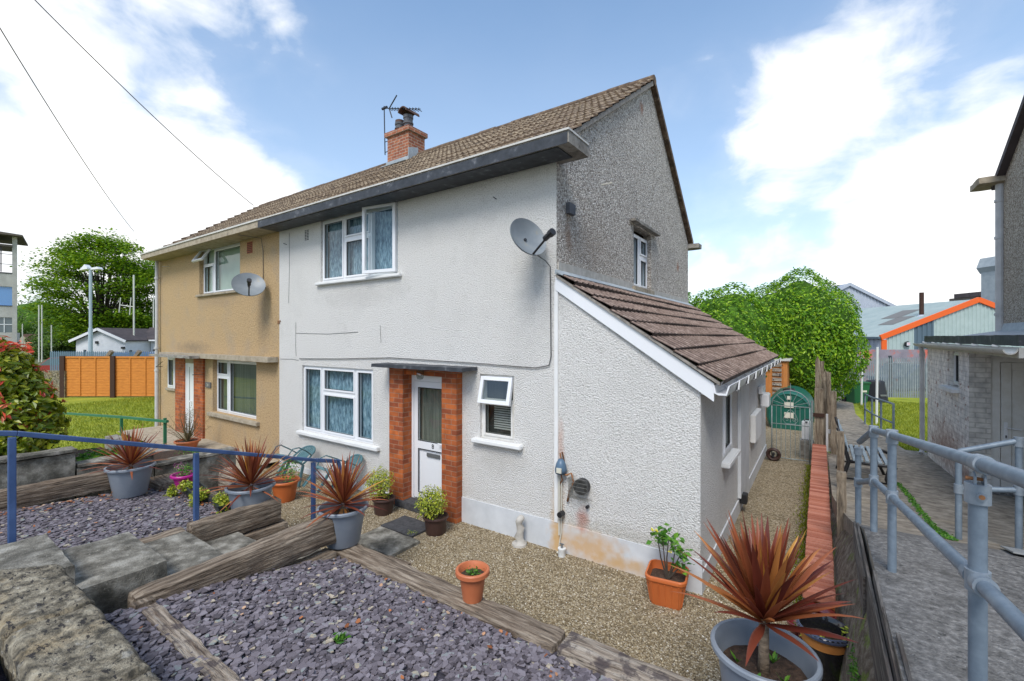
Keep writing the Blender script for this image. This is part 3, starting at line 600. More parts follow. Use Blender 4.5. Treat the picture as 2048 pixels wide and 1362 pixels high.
def window(parent,T,u0,u1,v0,v1,depth,panes,bars,curtain,name='window',open_=None,fm='upvc',gm='glass',folds=0,cdepth=.045):
    """panes: sashes (u0,u1,v0,v1); bars: solid rails; glass, curtain sub-parts"""
    w_=.05; mb=MB(); o1=-depth+.06; o0=-depth-.01
    frame_bars(mb,T,u0,u1,v0,v1,w_,o0,o1)
    for (a,b,c,d) in bars: mb.box(a,b,o0,o1,c,d,T)
    for (a,b,c,d) in panes: frame_bars(mb,T,a,b,c,d,.032,o0+.002,o1+.016)
    fr=mb.build(name,fm,parent,bevel=.004)
    g=MB()
    for (a,b,c,d) in panes: g.quad(T(a+.02,-depth+.03,c+.02),T(b-.02,-depth+.03,c+.02),T(b-.02,-depth+.03,d-.02),T(a+.02,-depth+.03,d-.02))
    g.build('glass',gm,fr)
    s=MB()
    for (a,b,c,d) in panes: frame_bars(s,T,a+.030,b-.030,c+.030,d-.030,.008,-depth+.032,-depth+.052)
    s.build('seal','seal',fr)
    if curtain:
        cb=MB(); n=int((u1-u0)/.018)
        def fn(u,v):
            uu=u0+.02+(u1-u0-.04)*u; off=folds*(math.sin(uu*52+3*nsy((uu*3,0,0)))+.45*math.sin(uu*121+1.3)+.6*nsy((uu*9,v*1.5,0)))
            return T(uu,-depth-cdepth+off,v0+(v1-v0)*v)
        cb.grid(fn,n,10); cb.build('curtain' if folds else 'blind',curtain,fr,smooth=True)  # dark interior sheets here stand in for the shade of unlit rooms
    return fr
def sash_open(parent,T0,u0,u1,v0,v1,hinge,ang,o,name='open_sash',gm='glass',fm='upvc'):
    """sash swung out about its top edge ('top') or its right edge ('right')"""
    def T(u,oo,v):
        if hinge=='top':
            dv=v-v1; y=o+oo*math.cos(ang)-dv*math.sin(ang); z=v1+dv*math.cos(ang)+oo*math.sin(ang); return T0(u,y,z)
        du=u-u1; return T0(u1+du*math.cos(ang),o+oo-du*math.sin(ang),v)
    mb=MB(); frame_bars(mb,T,u0,u1,v0,v1,.055,0,.05); fr=mb.build(name,fm,parent,bevel=.004)
    g=MB(); g.quad(T(u0+.04,.025,v0+.04),T(u1-.04,.025,v0+.04),T(u1-.04,.025,v1-.04),T(u0+.04,.025,v1-.04)); g.build('glass',gm,fr); return fr
def tiled(mb,A,B,Cc,Dd,rows,pitch,amp,step,spr=6,base=None,crest=None,cut=0.0):
    """pantile surface: A eave-left, B eave-right, Cc ridge-right, Dd ridge-left"""
    A,B,Cc,Dd=map(Vector,(A,B,Cc,Dd)); nrm_=(B-A).cross(Dd-A).normalized()
    if nrm_.z<0: nrm_=-nrm_
    L=(B-A).length; n=max(2,int(L/pitch*spr))
    for r in range(rows):
        jit=random.uniform(-.006,.006)
        for (ta,tb,ha,hb) in((r/rows,(r+1.02)/rows,step,0.0),):
            vs=[]
            for (t,h) in((ta-.004,0.0),(ta,ha),(tb,hb)):
                a=A.lerp(Dd,t); b=B.lerp(Cc,t)
                for i in range(n+1):
                    s=i/n; ph=(s*L/pitch)%1
                    k=amp*max(0,math.sin(ph*math.pi*2))*(1 if h>0 or t==tb else 0)+(amp*.0)
                    kk=amp*max(0,math.sin(ph*math.pi*2)-cut)/(1-cut) if t!=ta-.004 else -.01
                    tl=int(s*L/(pitch*2)); jj=.006*math.sin(tl*12.9898+r*78.233)
                    vs.append(a.lerp(b,s)+nrm_*(h+kk+jit+jj))
            N1=n+1; fs=[(j*N1+i,j*N1+i+1,(j+1)*N1+i+1,(j+1)*N1+i) for j in range(2) for i in range(n)]
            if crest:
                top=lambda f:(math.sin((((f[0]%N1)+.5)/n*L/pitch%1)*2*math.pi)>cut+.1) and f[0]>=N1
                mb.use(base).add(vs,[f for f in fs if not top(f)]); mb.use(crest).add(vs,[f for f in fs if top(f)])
            else: mb.add(vs,fs)
XP=-6.64; XLT=-13.4; GY=6.89; RY=3.8; RZ=7.72; EZ=5.04; LX=1.72
F_=Tfor('-Y',0.0)
# ================================================================ WHITE HOUSE
H=thing('white_house','white roughcast half of the semi with grey pebbledash gable and lean-to side porch','house',(0,0,0))
WH=[(-5.14,-2.97,3.75,4.93),(-5.78,-3.59,.84,2.14),(-1.24,-.65,1.27,2.18)]
DR=(-2.80,-1.85,.10,2.10)
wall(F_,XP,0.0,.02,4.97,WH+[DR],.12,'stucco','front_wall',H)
mb=MB(); 
def f2(u,v): return (u,-.012,v)
mb.box(XP,-3.02,-.02,-.001,-.05,.10); mb.box(-1.62,0.0,-.014,-.001,-.05,.36); mb.box(0.0,LX+.02,-.017,-.001,-.05,.36); mb.box(LX+.003,LX+.02,0.0,6.9,-.05,.22)
mb.build('plinth','plinth',H)
# gable wall
def gtop(mb):
    pts=[(0,0,4.9),(0,GY,4.9),(0,GY,5.08),(0,RY+.05,RZ-.02),(0,0.0,5.16),]
    mb.add(pts,[(0,1,2,3,4)])
GW=(2.86,3.87,3.62,4.72)
wall(Tfor('+X',0.0),0.0,GY,.0,4.9,[GW],.16,'dash','gable_wall',H,gtop)
mb=MB(); mb.box(0.003,.022,.02,2.7,3.50,3.66); mb.box(0.003,.022,3.95,GY-.03,3.50,3.64); mb.build('pebble_band','concrete_lip',H)
mb=MB(); mb.quad((XP,GY,0),(0,GY,0),(0,GY,5.08),(XP,GY,5.08)); mb.quad((XP,.3,0),(XP,GY,0),(XP,GY,5),(XP,.3,5)); mb.build('rear_wall','stucco',H)
# lean-to front & side walls
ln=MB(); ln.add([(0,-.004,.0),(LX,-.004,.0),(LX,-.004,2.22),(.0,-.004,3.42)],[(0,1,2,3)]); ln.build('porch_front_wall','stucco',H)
SWn=(1.30,1.93,1.15,1.99)
wall(Tfor('+X',LX),-.004,6.9,0,2.2,[SWn],.10,'stucco','porch_side_wall',H)
mb=MB(); mb.quad((0,6.9,0),(LX,6.9,0),(LX,6.9,2.2),(0,6.9,3.4)); mb.build('porch_rear_wall','stucco',H)
for hinge in (0,): pass
mb=MB(); mb.box(-.02,.03,-.022,-.002,.36,3.40); mb.build('corner_bead','stucco_smooth',H)
# windows
w1=window(H,F_,-5.14,-2.97,3.75,4.93,.10,[(-5.10,-4.47,3.79,4.89),(-4.42,-3.72,3.79,4.47),(-4.42,-3.72,4.53,4.89)],[(-4.47,-4.42,3.79,4.89),(-3.72,-3.67,3.79,4.89),(-4.42,-3.72,4.47,4.53)],'curtain',folds=.02,cdepth=.07)
sash_open(w1,F_,-3.69,-2.99,3.78,4.93,'right',R(10),-.01)
w2=window(H,F_,-5.78,-3.59,.84,2.14,.10,[(-5.74,-5.16,.88,2.10),(-5.10,-4.14,.88,1.62),(-5.10,-4.14,1.68,2.10),(-4.08,-3.63,.88,2.10)],[(-5.16,-5.10,.88,2.10),(-4.14,-4.08,.88,2.10),(-5.10,-4.14,1.62,1.68)],'curtain',folds=.02,cdepth=.07)
w3=window(H,F_,-1.24,-.65,1.27,2.18,.10,[(-1.2,-.69,1.31,1.78)],[(-1.2,-.69,1.78,1.83)],'darkroom',fm='upvc_old',folds=0,gm='glass_dim')
sash_open(w3,F_,-1.22,-.68,1.76,2.14,'top',R(13),-.045,gm='glass_dim')
bl=MB()
for k in range(11): bl.box(-1.08,-.74,.125,.145,1.40+k*.033,1.418+k*.033)
bl.build('blind','upvc_old',w3)
gw=window(H,Tfor('+X',0.0),2.86,3.87,3.62,4.62,.14,[(2.90,3.34,3.66,4.58),(3.42,3.83,3.66,4.20),(3.42,3.83,4.27,4.58)],[(3.34,3.42,3.66,4.58),(3.42,3.83,4.20,4.27)],'net',folds=.012)
sw=window(H,Tfor('+X',LX),1.30,1.93,1.15,1.99,.05,[(1.34,1.89,1.19,1.95)],[],'darkroom',gm='glass_dim')
def sill(T,u0,u1,v,out,m,parent,h=.055,back=.10):
    mb=MB(); mb.bbox(u0,u1,-back,out,v-h,v,.012,T); return mb.build('window_sill',m,parent)
sill(F_,-5.24,-2.86,3.745,.07,'stucco_smooth',H); sill(F_,-5.88,-3.40,.835,.08,'stucco_smooth',H,.07); sill(F_,-1.34,-.50,1.265,.09,'stucco_smooth',H,.06)
sill(Tfor('+X',0.0),2.80,3.95,3.615,.05,'concrete_tan',H,.09,.14); sill(Tfor('+X',LX),1.22,2.15,1.10,.10,'stucco_smooth',H,.07,.03)
mb=MB(); rough_block(mb,.0,.13,2.62,4.15,4.72,4.80,.012,8,.08); mb.build('window_hood','concrete',H)
# ---- door, piers, canopy
fr=MB(); fr.box(-2.80,-2.66,.06,.13,.10,2.10); fr.box(-1.87,-1.80,.06,.13,.10,2.10); fr.box(-2.66,-1.87,.06,.13,2.00,2.10)
fr.build('door_frame','upvc',H,bevel=.004)
d=MB(); d.box(-2.655,-2.56,.07,.115,.12,1.995); d.box(-1.96,-1.875,.07,.115,.12,1.995); d.box(-2.56,-1.96,.07,.115,.12,.22); d.box(-2.56,-1.96,.07,.115,1.90,1.995); d.box(-2.56,-1.96,.07,.115,.92,1.05); d.box(-2.545,-1.97,.088,.112,.23,.91)
door=d.build('front_door','upvc',H,bevel=.005)
g=MB(); g.quad((-2.56,.095,1.05),(-1.96,.095,1.05),(-1.96,.095,1.90),(-2.56,.095,1.90)); g.build('glass','glass_dim',door)
g=MB(); g.grid(lambda u,v:(-2.6+.7*u,.16+.012*math.sin(u*70),1.0+v*.95),60,2); g.build('curtain','doorcurtain',door,smooth=True)
g=MB(); 
for a in((-2.56,-1.96,.22,.92),(-2.56,-1.96,1.05,1.90)): frame_bars(g,F_,a[0],a[1],a[2],a[3],.009,-.072,-.064)
g.build('seal','seal',door)
g=MB(); g.bbox(-2.37,-2.09,.062,.08,.815,.875,.006); g.build('letter_plate','silver',door)
g=MB(); g.bbox(-2.735,-2.705,.045,.065,1.18,1.22,.005); g.tube([(-2.72,.03,1.08),(-2.72,.03,1.14)],.018,8); g.build('door_bell','brass',H)
g=MB(); g.tube([(-1.99,.06,1.06),(-1.99,.02,1.06),(-2.08,.02,1.06)],.011,8); g.build('handle','upvc',door)
def text(body,size,loc,rot,mkey,parent,name,ext=.002):
    cu=bpy.data.curves.new(name,'FONT'); cu.body=body; cu.size=size; cu.extrude=ext; cu.align_x='CENTER'; cu.align_y='CENTER'
    o=bpy.data.objects.new(name,cu); COL.objects.link(o); 
    me=bpy.data.meshes.new_from_object(o.evaluated_get(bpy.context.evaluated_depsgraph_get())); bpy.data.objects.remove(o)
    o=bpy.data.objects.new(name,me); COL.objects.link(o); me.materials.append(M[mkey]); o.parent=parent; o.location=Vector(loc)-LOC.get(parent.name,Vector()); o.rotation_euler=rot; return o
text('8',.10,(-2.235,.066,.985),(R(90),0,0),'black',door,'door_number')
for (a,b) in((-3.02,-2.70),(-1.86,-1.57)):
    p=MB(); p.box(a,b,-.13,.075,-.02,2.20)
    p.build('brick_pier','brick',H)
p=MB(); p.box(-2.70,-1.86,-.07,.059,2.105,2.21); p.build('brick_lintel','brick',H)
p=MB(); rough_block(p,-3.20,-1.27,-.36,-.003,2.215,2.285,.006,5,.1,.01); p.build('door_canopy','felt',H)
p=MB(); p.lathe([(0,.02),(.055,.0),(.06,-.08),(.045,-.13),(0,-.14)],(-2.28,-.16,2.19),16); p.build('porch_light','glass_dim',H,smooth=True)
p=MB(); p.bbox(-2.85,-1.80,-.17,.07,0,.11,.01); p.build('door_step','doormat',H)
# air vents
v=MB()
for i in range(2):
    for k in range(7): v.box(-5.68+i*.075,-5.625+i*.075,-.004,.002,4.62+k*.03,4.638+k*.03)
v.build('air_vent','seal',H)
mb=MB()
for pts in([(-6.25,0,4.85),(-6.24,0,4.2),(-6.27,0,3.4)],[(-6.0,0,3.0),(-6.01,0,2.5),(-5.99,0,2.32)],[(-6.0,0,2.78),(-4.9,0,2.76),(-4.0,0,2.79)],[(-3.4,0,2.9),(-3.38,0,2.6)],[(-6.6,0,2.24),(-6.1,0,2.25),(-5.9,0,2.23)]): mb.tube([(a,-.004,c) for a,b,c in pts],.004,4)
mb.build('render_cracks','cable_grey',H)
for x in(-.95,-6.35): mb=MB(); mb.tube([(x,0,4.62),(x,-.07,4.63)],.008,6); mb.build('wall_hook','darkmetal',H)
mb=MB(); mb.box(XP-.06,XP+.06,-.02,-.001,3.03,3.05); mb.box(XP-.06,XP+.03,-.018,-.001,2.99,3.01); mb.build('tie_bar','rust',H)
# rain eaves slab, fascia, gutter board
p=MB(); p.box(XP+.005,.40,-.44,.06,4.925,5.06); p.box(.0,.40,.06,.10,4.925,5.06); p.build('eaves_slab','concrete',H)
p=MB(); p.box(XP+.01,.385,-.447,-.441,4.915,5.045); p.box(XP+.01,.24,-.40,-.03,4.912,4.922); p.build('lead_fascia','felt',H)
p=MB(); p.box(XP+.01,.41,-.46,-.38,5.061,5.085); p.box(.36,.41,-.38,.08,5.061,5.085); p.build('gutter_lip','gutter',H)
p=MB(); rough_block(p,-.3,.28,GY-.05,GY+.30,4.93,5.07,.008,6,.12); p.build('rear_eaves','concrete',H)
def roof_half(x0,x1,x0r,par,m='tile'):
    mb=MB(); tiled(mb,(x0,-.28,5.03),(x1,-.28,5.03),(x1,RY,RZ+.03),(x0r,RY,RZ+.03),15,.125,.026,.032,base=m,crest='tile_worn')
    o=mb.build('roof',None,par,smooth='auto')
    mb=MB(); mb.quad((x0,GY+.15,5.03),(x1,GY+.15,5.03),(x1,RY,RZ),(x0r,RY,RZ)); mb.build('rear_roof',m,par)
    mb=MB(); n=int((x1-x0r)/.45)
    for k in range(n):
        a=x0r+(x1-x0r)*k/n; b=x0r+(x1-x0r)*(k+1)/n-.004
        j=random.uniform(-.008,.008)
        mb.tube([(a,RY,RZ+.0+j),(b,RY,RZ+.012+j)],[.115,.105],10)
    mb.build('ridge_tiles',m,par)
roof_half(XP,.10,XP,H)
mb=MB()
mb.prism([(.0,-.25,4.99),(.0,-.25,5.05),(.0,RY,RZ+.02),(.0,RY,RZ-.08)],(.085,0,0)); 
mb.build('verge','mortar',H)
mb=MB(); mb.prism([(.0,RY,RZ-.06),(.0,RY,RZ+.05),(.0,GY+.15,5.14),(.0,GY+.15,5.0)],(.1,0,0)); mb.build('rear_verge','tile',H)
# lean-to roof: ridge along the gable, eave at LX
A=(LX+.22,-.10,2.235);B=(LX+.22,7.15,2.235);C_=(0.03,7.05,3.50);D_=(.03,-.06,3.50)
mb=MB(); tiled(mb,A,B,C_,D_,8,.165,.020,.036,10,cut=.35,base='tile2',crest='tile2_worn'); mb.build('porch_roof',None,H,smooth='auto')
mb=MB(); mb.prism([(LX+.20,-.085,2.21),(LX+.20,-.085,2.245),(.02,-.05,3.49),(.02,-.05,3.455)],(0,.06,0)); mb.build('porch_verge','mortar',H)
mb=MB(); mb.prism([(LX+.14,-.055,2.04),(LX+.14,-.055,2.23),(.0,-.03,3.475),(.0,-.03,3.30)],(0,.022,0)); mb.build('barge_board','upvc',H)
mb=MB(); mb.prism([(0.004,-.05,3.50),(.12,-.06,3.47),(.13,-.06,3.485),(.02,-.05,3.555),(.004,-.05,3.555)],(0,7.0,0)); mb.build('flashing','flash',H)
mb=MB(); pr=[(LX+.13,-.06,2.21),(LX+.14,-.06,2.13),(LX+.18,-.06,2.11),(LX+.26,-.06,2.11),(LX+.29,-.06,2.21),(LX+.275,-.06,2.21),(LX+.25,-.06,2.125),(LX+.16,-.06,2.13),(LX+.145,-.06,2.21)]
mb.prism(pr,(0,7.25,0)); gt=mb.build('porch_gutter','upvc',H)
mb=MB()
for k in range(9): y=.5+k*.8; mb.prism([(LX+.12,y,2.20),(LX+.12,y,2.10),(LX+.19,y,2.095),(LX+.30,y,2.12),(LX+.31,y,2.225),(LX+.295,y,2.225),(LX+.28,y,2.1)],(0,.03,0))
mb.build('gutter_bracket','upvc',gt)
mb=MB(); mb.box(LX+.002,LX+.14,0,6.9,2.10,2.2); mb.build('soffit_board','upvc',H)
# smooth panel strip (door reveal) and meter box on the side wall
mb=MB(); mb.box(LX+.003,LX+.05,2.56,3.50,.25,2.09); mb.build('side_door_panel','plinth',H)
mb=MB(); mb.bbox(LX+.003,LX+.09,4.05,5.05,.80,1.30,.01); mb.build('meter_box','stucco_smooth',H)
mb=MB(); mb.bbox(LX+.003,LX+.12,2.62,2.80,.15,.29,.01); mb.build('waste_pipe','black',H)
mb=MB(); mb.bbox(LX+.01,LX+.09,5.25,5.85,1.55,1.70,.01); mb.bbox(LX+.05,LX+.19,5.35,5.75,1.28,1.55,.02); mb.build('security_light','upvc',H)
# gable fixings
mb=MB(); mb.box(.003,.06,.25,.42,4.33,4.47); mb.build('cable_box','clay',H)
mb=MB(); mb.tube([(0,1.42,5.03),(.18,1.42,5.03)],.01,6); mb.build('overflow_pipe','cable_white',H)
# ---- chimney
CH=MB(); CH.box(-7.30,-6.44,3.42,4.02,7.35,8.32); CH.box(-7.36,-6.38,3.36,4.08,8.32,8.44)
ch=CH.build('chimney','brick_ch',H)
mb=MB(); mb.box(-7.33,-6.41,3.39,3.415,7.44,7.62); mb.box(-7.33,-6.35,3.2,3.39,7.42,7.44); mb.prism([(-6.438,3.40,7.45),(-6.438,3.40,7.85),(-6.438,3.75,7.95),(-6.438,3.75,7.5)],(.02,0,0)); mb.build('chimney_flashing','flash',ch)
pp=MB()
for (x,h) in((-7.08,.33),(-6.74,.45)):
    pp.use('clay').lathe([(.11,0),(.12,h*.45),(.145,h*.47),(.145,h*.55),(.125,h*.58),(.125,h*.8),(.14,h*.82),(.14,h),(.10,h),(.10,h-.15)],(x,3.68,8.44),16)
pp.use('claybrown').lathe([(.13,.0),(.13,.07),(.10,.07)],(-7.08,3.68,8.77),16)
pp.build('chimney_pots',None,ch,smooth='auto')
pp=MB(); 
arc=[(-6.74+.17*math.cos(R(a)),3.45,8.93+.14*math.sin(R(a))) for a in range(0,181,20)]; arc2=[(-6.74+.14*math.cos(R(a)),3.45,8.93+.11*math.sin(R(a))) for a in range(180,-1,-20)]
pp.prism(arc+arc2,(0,.5,0)); pp.build('chimney_cowl','claybrown',ch)
# ================================================================ BEIGE HOUSE
Bh=thing('beige_house','beige rendered half of the semi at the far end with matching brick doorway','house',(0,0,0))
BWn=[(-10.58,-8.37,3.80,5.0),(-9.80,-7.61,.83,2.14),(-12.62,-12.10,1.26,2.14),(-11.40,-10.80,.12,2.0)]
wall(F_,XLT,XP,-.05,5.0,BWn,.18,'beige','front_wall',Bh)
mb=MB(); mb.quad((XLT,0,-.1),(-15,GY,-.1),(-15,GY,5.1),(XLT,0,5.1)); mb.add([(XLT,0,5.0),(-15,GY,5.0),(-15,RY,RZ-.05)],[(0,1,2)]); mb.quad((-15,GY,0),(XP,GY,0),(XP,GY,5.08),(-15,GY,5.08)); mb.build('side_wall','beige',Bh)
b1=window(Bh,F_,-10.58,-8.37,3.80,5.0,.16,[(-10.54,-9.98,3.84,4.55),(-9.90,-8.41,3.84,4.90)],[(-9.98,-9.90,3.84,4.96),(-10.54,-9.98,4.55,4.60),(-9.90,-8.41,4.88,4.96)],'blindgreen',cdepth=.05)
sash_open(b1,F_,-10.56,-9.98,4.56,4.96,'top',R(32),-.06,gm='glass_dim')
b2=window(Bh,F_,-9.80,-7.61,.83,2.14,.16,[(-9.76,-9.18,.87,1.70),(-9.76,-9.18,1.76,2.10),(-9.10,-7.65,.87,2.10)],[(-9.18,-9.10,.87,2.10),(-9.76,-9.18,1.70,1.76)],'vblind',gm='glass_dim',folds=.008,cdepth=.05)
b3=window(Bh,F_,-12.62,-12.10,1.26,2.14,.03,[(-12.57,-12.15,1.31,2.09)],[],'darkroom',gm='glass_dim')
sill(F_,-10.68,-8.22,3.80,.06,'concrete_tan',Bh,.06,.16); sill(F_,-9.95,-7.45,.82,.08,'concrete_tan',Bh,.09,.16); sill(F_,-12.72,-12.05,1.255,.06,'concrete_tan',Bh,.07,.16)
mb=MB(); mb.box(-11.40,-11.29,-.03,.03,.12,2.0); mb.box(-11.29,-10.8,-.02,.03,.12,2.0); d2=mb.build('front_door','upvc',Bh)
mb=MB(); mb.box(-11.14,-11.12,-.026,-.021,.2,1.9); mb.build('door_groove','silver',d2)
mb=MB(); mb.tube([(-11.02,-.02,1.0),(-11.02,-.07,1.0),(-10.93,-.07,1.0)],.014,6); mb.build('handle','upvc',d2)
for a,b in((-12.02,-11.38),(-10.80,-10.24)):
    p=MB(); p.box(a,b,-.05,.09,-.05,2.16); p.build('brick_pier','brick',Bh)
p=MB(); p.box(-11.38,-10.80,-.035,.095,2.005,2.16); p.build('door_lintel','concrete_tan',Bh)
p=MB(); rough_block(p,-12.6,XP-.02,-.24,-.003,2.165,2.285,.006,5,.15,.01); p.build('concrete_band','concrete_tan',Bh)
p=MB(); rough_block(p,-12.65,-9.9,-.48,-.24,2.155,2.25,.006,5,.15,.02); p.build('door_canopy','concrete',Bh)
p=MB(); p.box(-8.03,-7.78,-.006,.004,4.60,4.86)
va=p.build('air_vent','airbrick',Bh); p=MB()
for k in range(6): p.box(-8.01,-7.80,-.010,-.005,4.62+k*.04,4.635+k*.04)
p.build('vent_slots','brownpost',va)
p=MB(); p.bbox(-10.17,-9.86,-.03,-.001,1.42,1.56,.005); pq=p.build('house_number_plaque','plaque',Bh)
text('24',.10,(-10.01,-.034,1.485),(R(90),0,0),'label_w',pq,'number',.001)
p=MB(); p.box(-13.30,XP,-.44,.06,4.93,5.06); p.build('eaves_slab','concrete_tan',Bh); p=MB(); p.box(-13.35,XP,-.46,-.38,5.061,5.095); p.build('gutter_lip','gutter',Bh)
roof_half(XLT,XP,-15.1,Bh)
mb=MB()
for k in range(15):
    t0,t1=k/15,(k+1)/15; a=Vector((XLT,-.28,5.05)).lerp(Vector((-15.1,RY,RZ+.03)),t0); b=Vector((XLT,-.28,5.05)).lerp(Vector((-15.1,RY,RZ+.03)),t1)
    mb.beam(a+Vector((.05,0,.045)),b+Vector((.05,0,.0)),.28,.05)
mb.build('verge_tiles','tile',Bh)
pipe=MB(); pipe.tube([(-13.25,-.09,.0),(-13.25,-.09,2.3)],.05,10); pipe.tube([(-13.25,-.09,2.3),(-13.25,-.09,4.95)],.042,10)
for z in(1.7,2.35,4.4): pipe.tube([(-13.25,-.09,z),(-13.25,-.09,z+.05)],.062,10)
pipe.build('downpipe','pipe',Bh)
p=MB(); p.tube([(-12.6,0,4.72),(-12.6,-.16,4.70)],.012,6); p.build('overflow_pipe','cable_white',Bh)
# hanging basket bracket
p=MB(); p.tube([(-10.25,-.03,2.1),(-10.25,-.03,1.75),(-10.25,-.28,1.75)],.008,5); p.tube([(-13.0,-.02,1.85),(-12.8,-.25,1.85),(-12.3,-.25,2.02)],.008,5); p.build('basket_bracket','darkmetal',Bh)
# ---------------------------------------------------------------- satellite dishes
def dish(loc,az_,el_,label,rx,rz):
    t=thing('satellite_dish',label,'satellite dish',loc,'satellite dishes on the house fronts')
    d=Vector((math.cos(el_)*math.sin(az_),-math.cos(el_)*math.cos(az_),math.sin(el_))); q=d.to_track_quat('Z','Y').to_matrix()
    L=Vector(loc)
    mb=MB(); mb.lathe([(0,-.07)]+[(r,-.07+.09*(r**2)) for r in (.2,.4,.6,.8,.95,1.0)]+[(1.0,-.0),(.96,-.01)]+[(r,-.09+.09*(r**2)) for r in(.8,.6,.4,.2,.0)],(0,0,0),40,T=lambda x,y,z:L+q@Vector((x*rx,y*rz,z)))
    dd=mb.build('reflector','dish',t,smooth='auto')
    dn=(q@Vector((0,1,0))); dn=dn if dn.z<0 else -dn
    feed=L+d*.34+dn*(rz*.75); arm0=L+dn*(rz*.95)+d*.0
    mb=MB(); mb.tube([arm0,feed-d*.0],.014,6); mb.build('arm','black',t)
    mb=MB(); mb.tube([feed+d*.03,feed-d*.07],.034,10); mb.tube([feed+d*.03,feed+d*.09],.045,10); mb.build('receiver','black',t)
    mb=MB(); mb.tube([L-d*.05,L-d*.14,Vector((L.x-d.x*.14,0,L.z-.02))],.02,8); mb.build('bracket','darkmetal',t)
    mb=MB()
    for s in(-1,1): mb.tube([L-d*.088+q@Vector((s*.05,0,0)),L-d*.075+q@Vector((s*.05,0,0))],.008,6)
    mb.build('bolt','black',t); return t
dish((-.20,-.36,3.93),R(70),R(22),'grey oval satellite dish with rusty edge at the corner of the white house',.265,.26)
dish((-7.10,-.40,3.80),R(66),R(34),'grey oval satellite dish fixed on the beige house front near the party line',.31,.31)
def cable(pts,r,label,m='cable_grey'):
    mb=MB(); mb.tube(pts,r,6); return tag(mb.build('cable',m,smooth=True),label,'cable')
cable([(-.12,-.30,3.72),(-.09,-.12,3.66),(-.08,-.02,3.6),(-.07,-.018,2.45),(-.10,-.018,2.34),(-.3,-.018,2.30),(-1.4,-.018,2.33),(-3.1,-.018,2.36),(-4.6,-.018,2.30),(-5.85,-.018,2.27)],.007,'thin grey cable from the corner dish running along above the white house canopy')
cable([(-7.55,-.4,4.90),(-7.30,-.05,4.86),(-7.28,-.018,4.6),(-7.27,-.018,3.9)],.007,'thin dark cable hanging from the beige eaves to the dish below')
# outside supply, vent grille, tap valve at the base
t=thing('outdoor_socket','blue grey outside power box with looped cable on the white wall','electrical box',(.10,0,1.0))
mb=MB(); mb.lathe([(.0,.17),(.03,.165),(.06,.11),(.075,.04),(.07,-.01),(0,-.01)],(.10,-.07,1.02),14); mb.build('cover','bluebox',t,smooth=True)
mb=MB(); mb.box(.08,.145,-.15,-.135,1.03,1.09); mb.build('rating_label','label_w',t)
mb=MB(); mb.tube([(.10,-.06,1.17),(.085,-.06,1.25),(.11,-.05,1.27),(.125,-.03,1.15)],.010,6); mb.tube([(.11,-.07,1.01),(.18,-.07,1.0),(.24,-.06,1.03),(.26,-.04,.92),(.20,-.03,.80),(.17,-.03,.66)],.012,6); mb.tube([(.10,-.07,1.0),(.11,-.05,.92),(.07,-.03,.86)],.010,6); mb.build('cable','rust',t,smooth=True)
mb=MB(); mb.tube([(.06,-.04,.95),(.06,-.04,.22)],.012,6); mb.tube([(.09,-.035,.95),(.085,-.035,.25),(.05,-.035,.05)],.008,6); mb.build('conduit','cable_white',t)
mb=MB(); mb.tube([(.10,-.02,.50),(.10,-.11,.50)],.035,10); mb.build('outlet_pipe','black',t)
mb=MB(); mb.tube([(.05,-.08,.02),(.16,-.08,.0)],.012,6); mb.build('hose_tail','cable_white',t)
t=thing('wire_basket_guard','square wire mesh guard over the round black flue on the lean-to front','flue guard',(.35,0,.86))
mb=MB(); cx_,cz_=.36,.88
for k in range(17): x=.24+k*.0155; mb.tube([(x,-.14,.76),(x,-.14,1.0)],.0018,4); mb.tube([(x,-.14,.76),(x,0,.74)],.0018,4)
for k in range(6): z=.76+k*.048; mb.tube([(.24,-.14,z),(.49,-.14,z)],.0022,4); mb.tube([(.24,0,z),(.24,-.14,z)],.0018,4)
for k in range(9): mb.tube([(.24,-.015*k-.01,.76),(.24,-.015*k-.01,1.0)],.0018,4)
mb.build('wire_mesh','wire',t)
mb=MB(); T=lambda x,y,z:(.375+x,-z,.89+y); mb.lathe([(.095,0),(.095,.09),(.075,.09),(.075,.02),(0,.02)],(0,0,0),24,T); mb.build('flue_ring','black',t,smooth='auto')
mb=MB(); mb.bbox(.33,.43,-.11,-.03,.84,.92,.01); mb.build('flue_terminal','darkmetal',t)
mb=MB(); mb.tube([(.44,0,.65),(.44,-.05,.65)],.02,8); tag(mb.build('overflow_pipe','darkmetal'),'short dark pipe end poking out below the wire guard','pipe')
t=thing('pipe_valve','small white capped pipe valve on the gravel at the house corner','valve',(.13,-.10,0))
mb=MB(); mb.lathe([(.045,0),(.045,.07),(.05,.08),(.05,.10),(0,.10)],(.13,-.10,0),14); mb.build('body','whitepole',t,smooth='auto')
mb=MB(); mb.tube([(.13,-.10,.10),(.13,-.10,.15)],.015,8); mb.tube([(.10,-.10,.15),(.16,-.10,.15)],.008,6); mb.build('tap_handle','silver',t)
# small concrete statue figurine at wall base
t=thing('garden_ornament','weathered pale stone ornament standing against the plinth','ornament',(-.47,-.13,0))
mb=MB(); mb.lathe([(.0,0),(.085,0),(.08,.03),(.05,.05),(.06,.10),(.045,.16),(.055,.22),(.04,.27),(.05,.30),(.052,.34),(.03,.37),(0,.375)],(-.47,-.13,0),14,T=lambda x,y,z:(x+.012*math.sin(z*40),y+.012*math.cos(z*33),z)); mb.build('body','concrete_lip',t,smooth=True)
mb=MB(); mb.lathe([(0,0),(.10,0),(.095,.025),(0,.03)],(-.47,-.15,0),16); mb.build('base','concrete_lip',t)
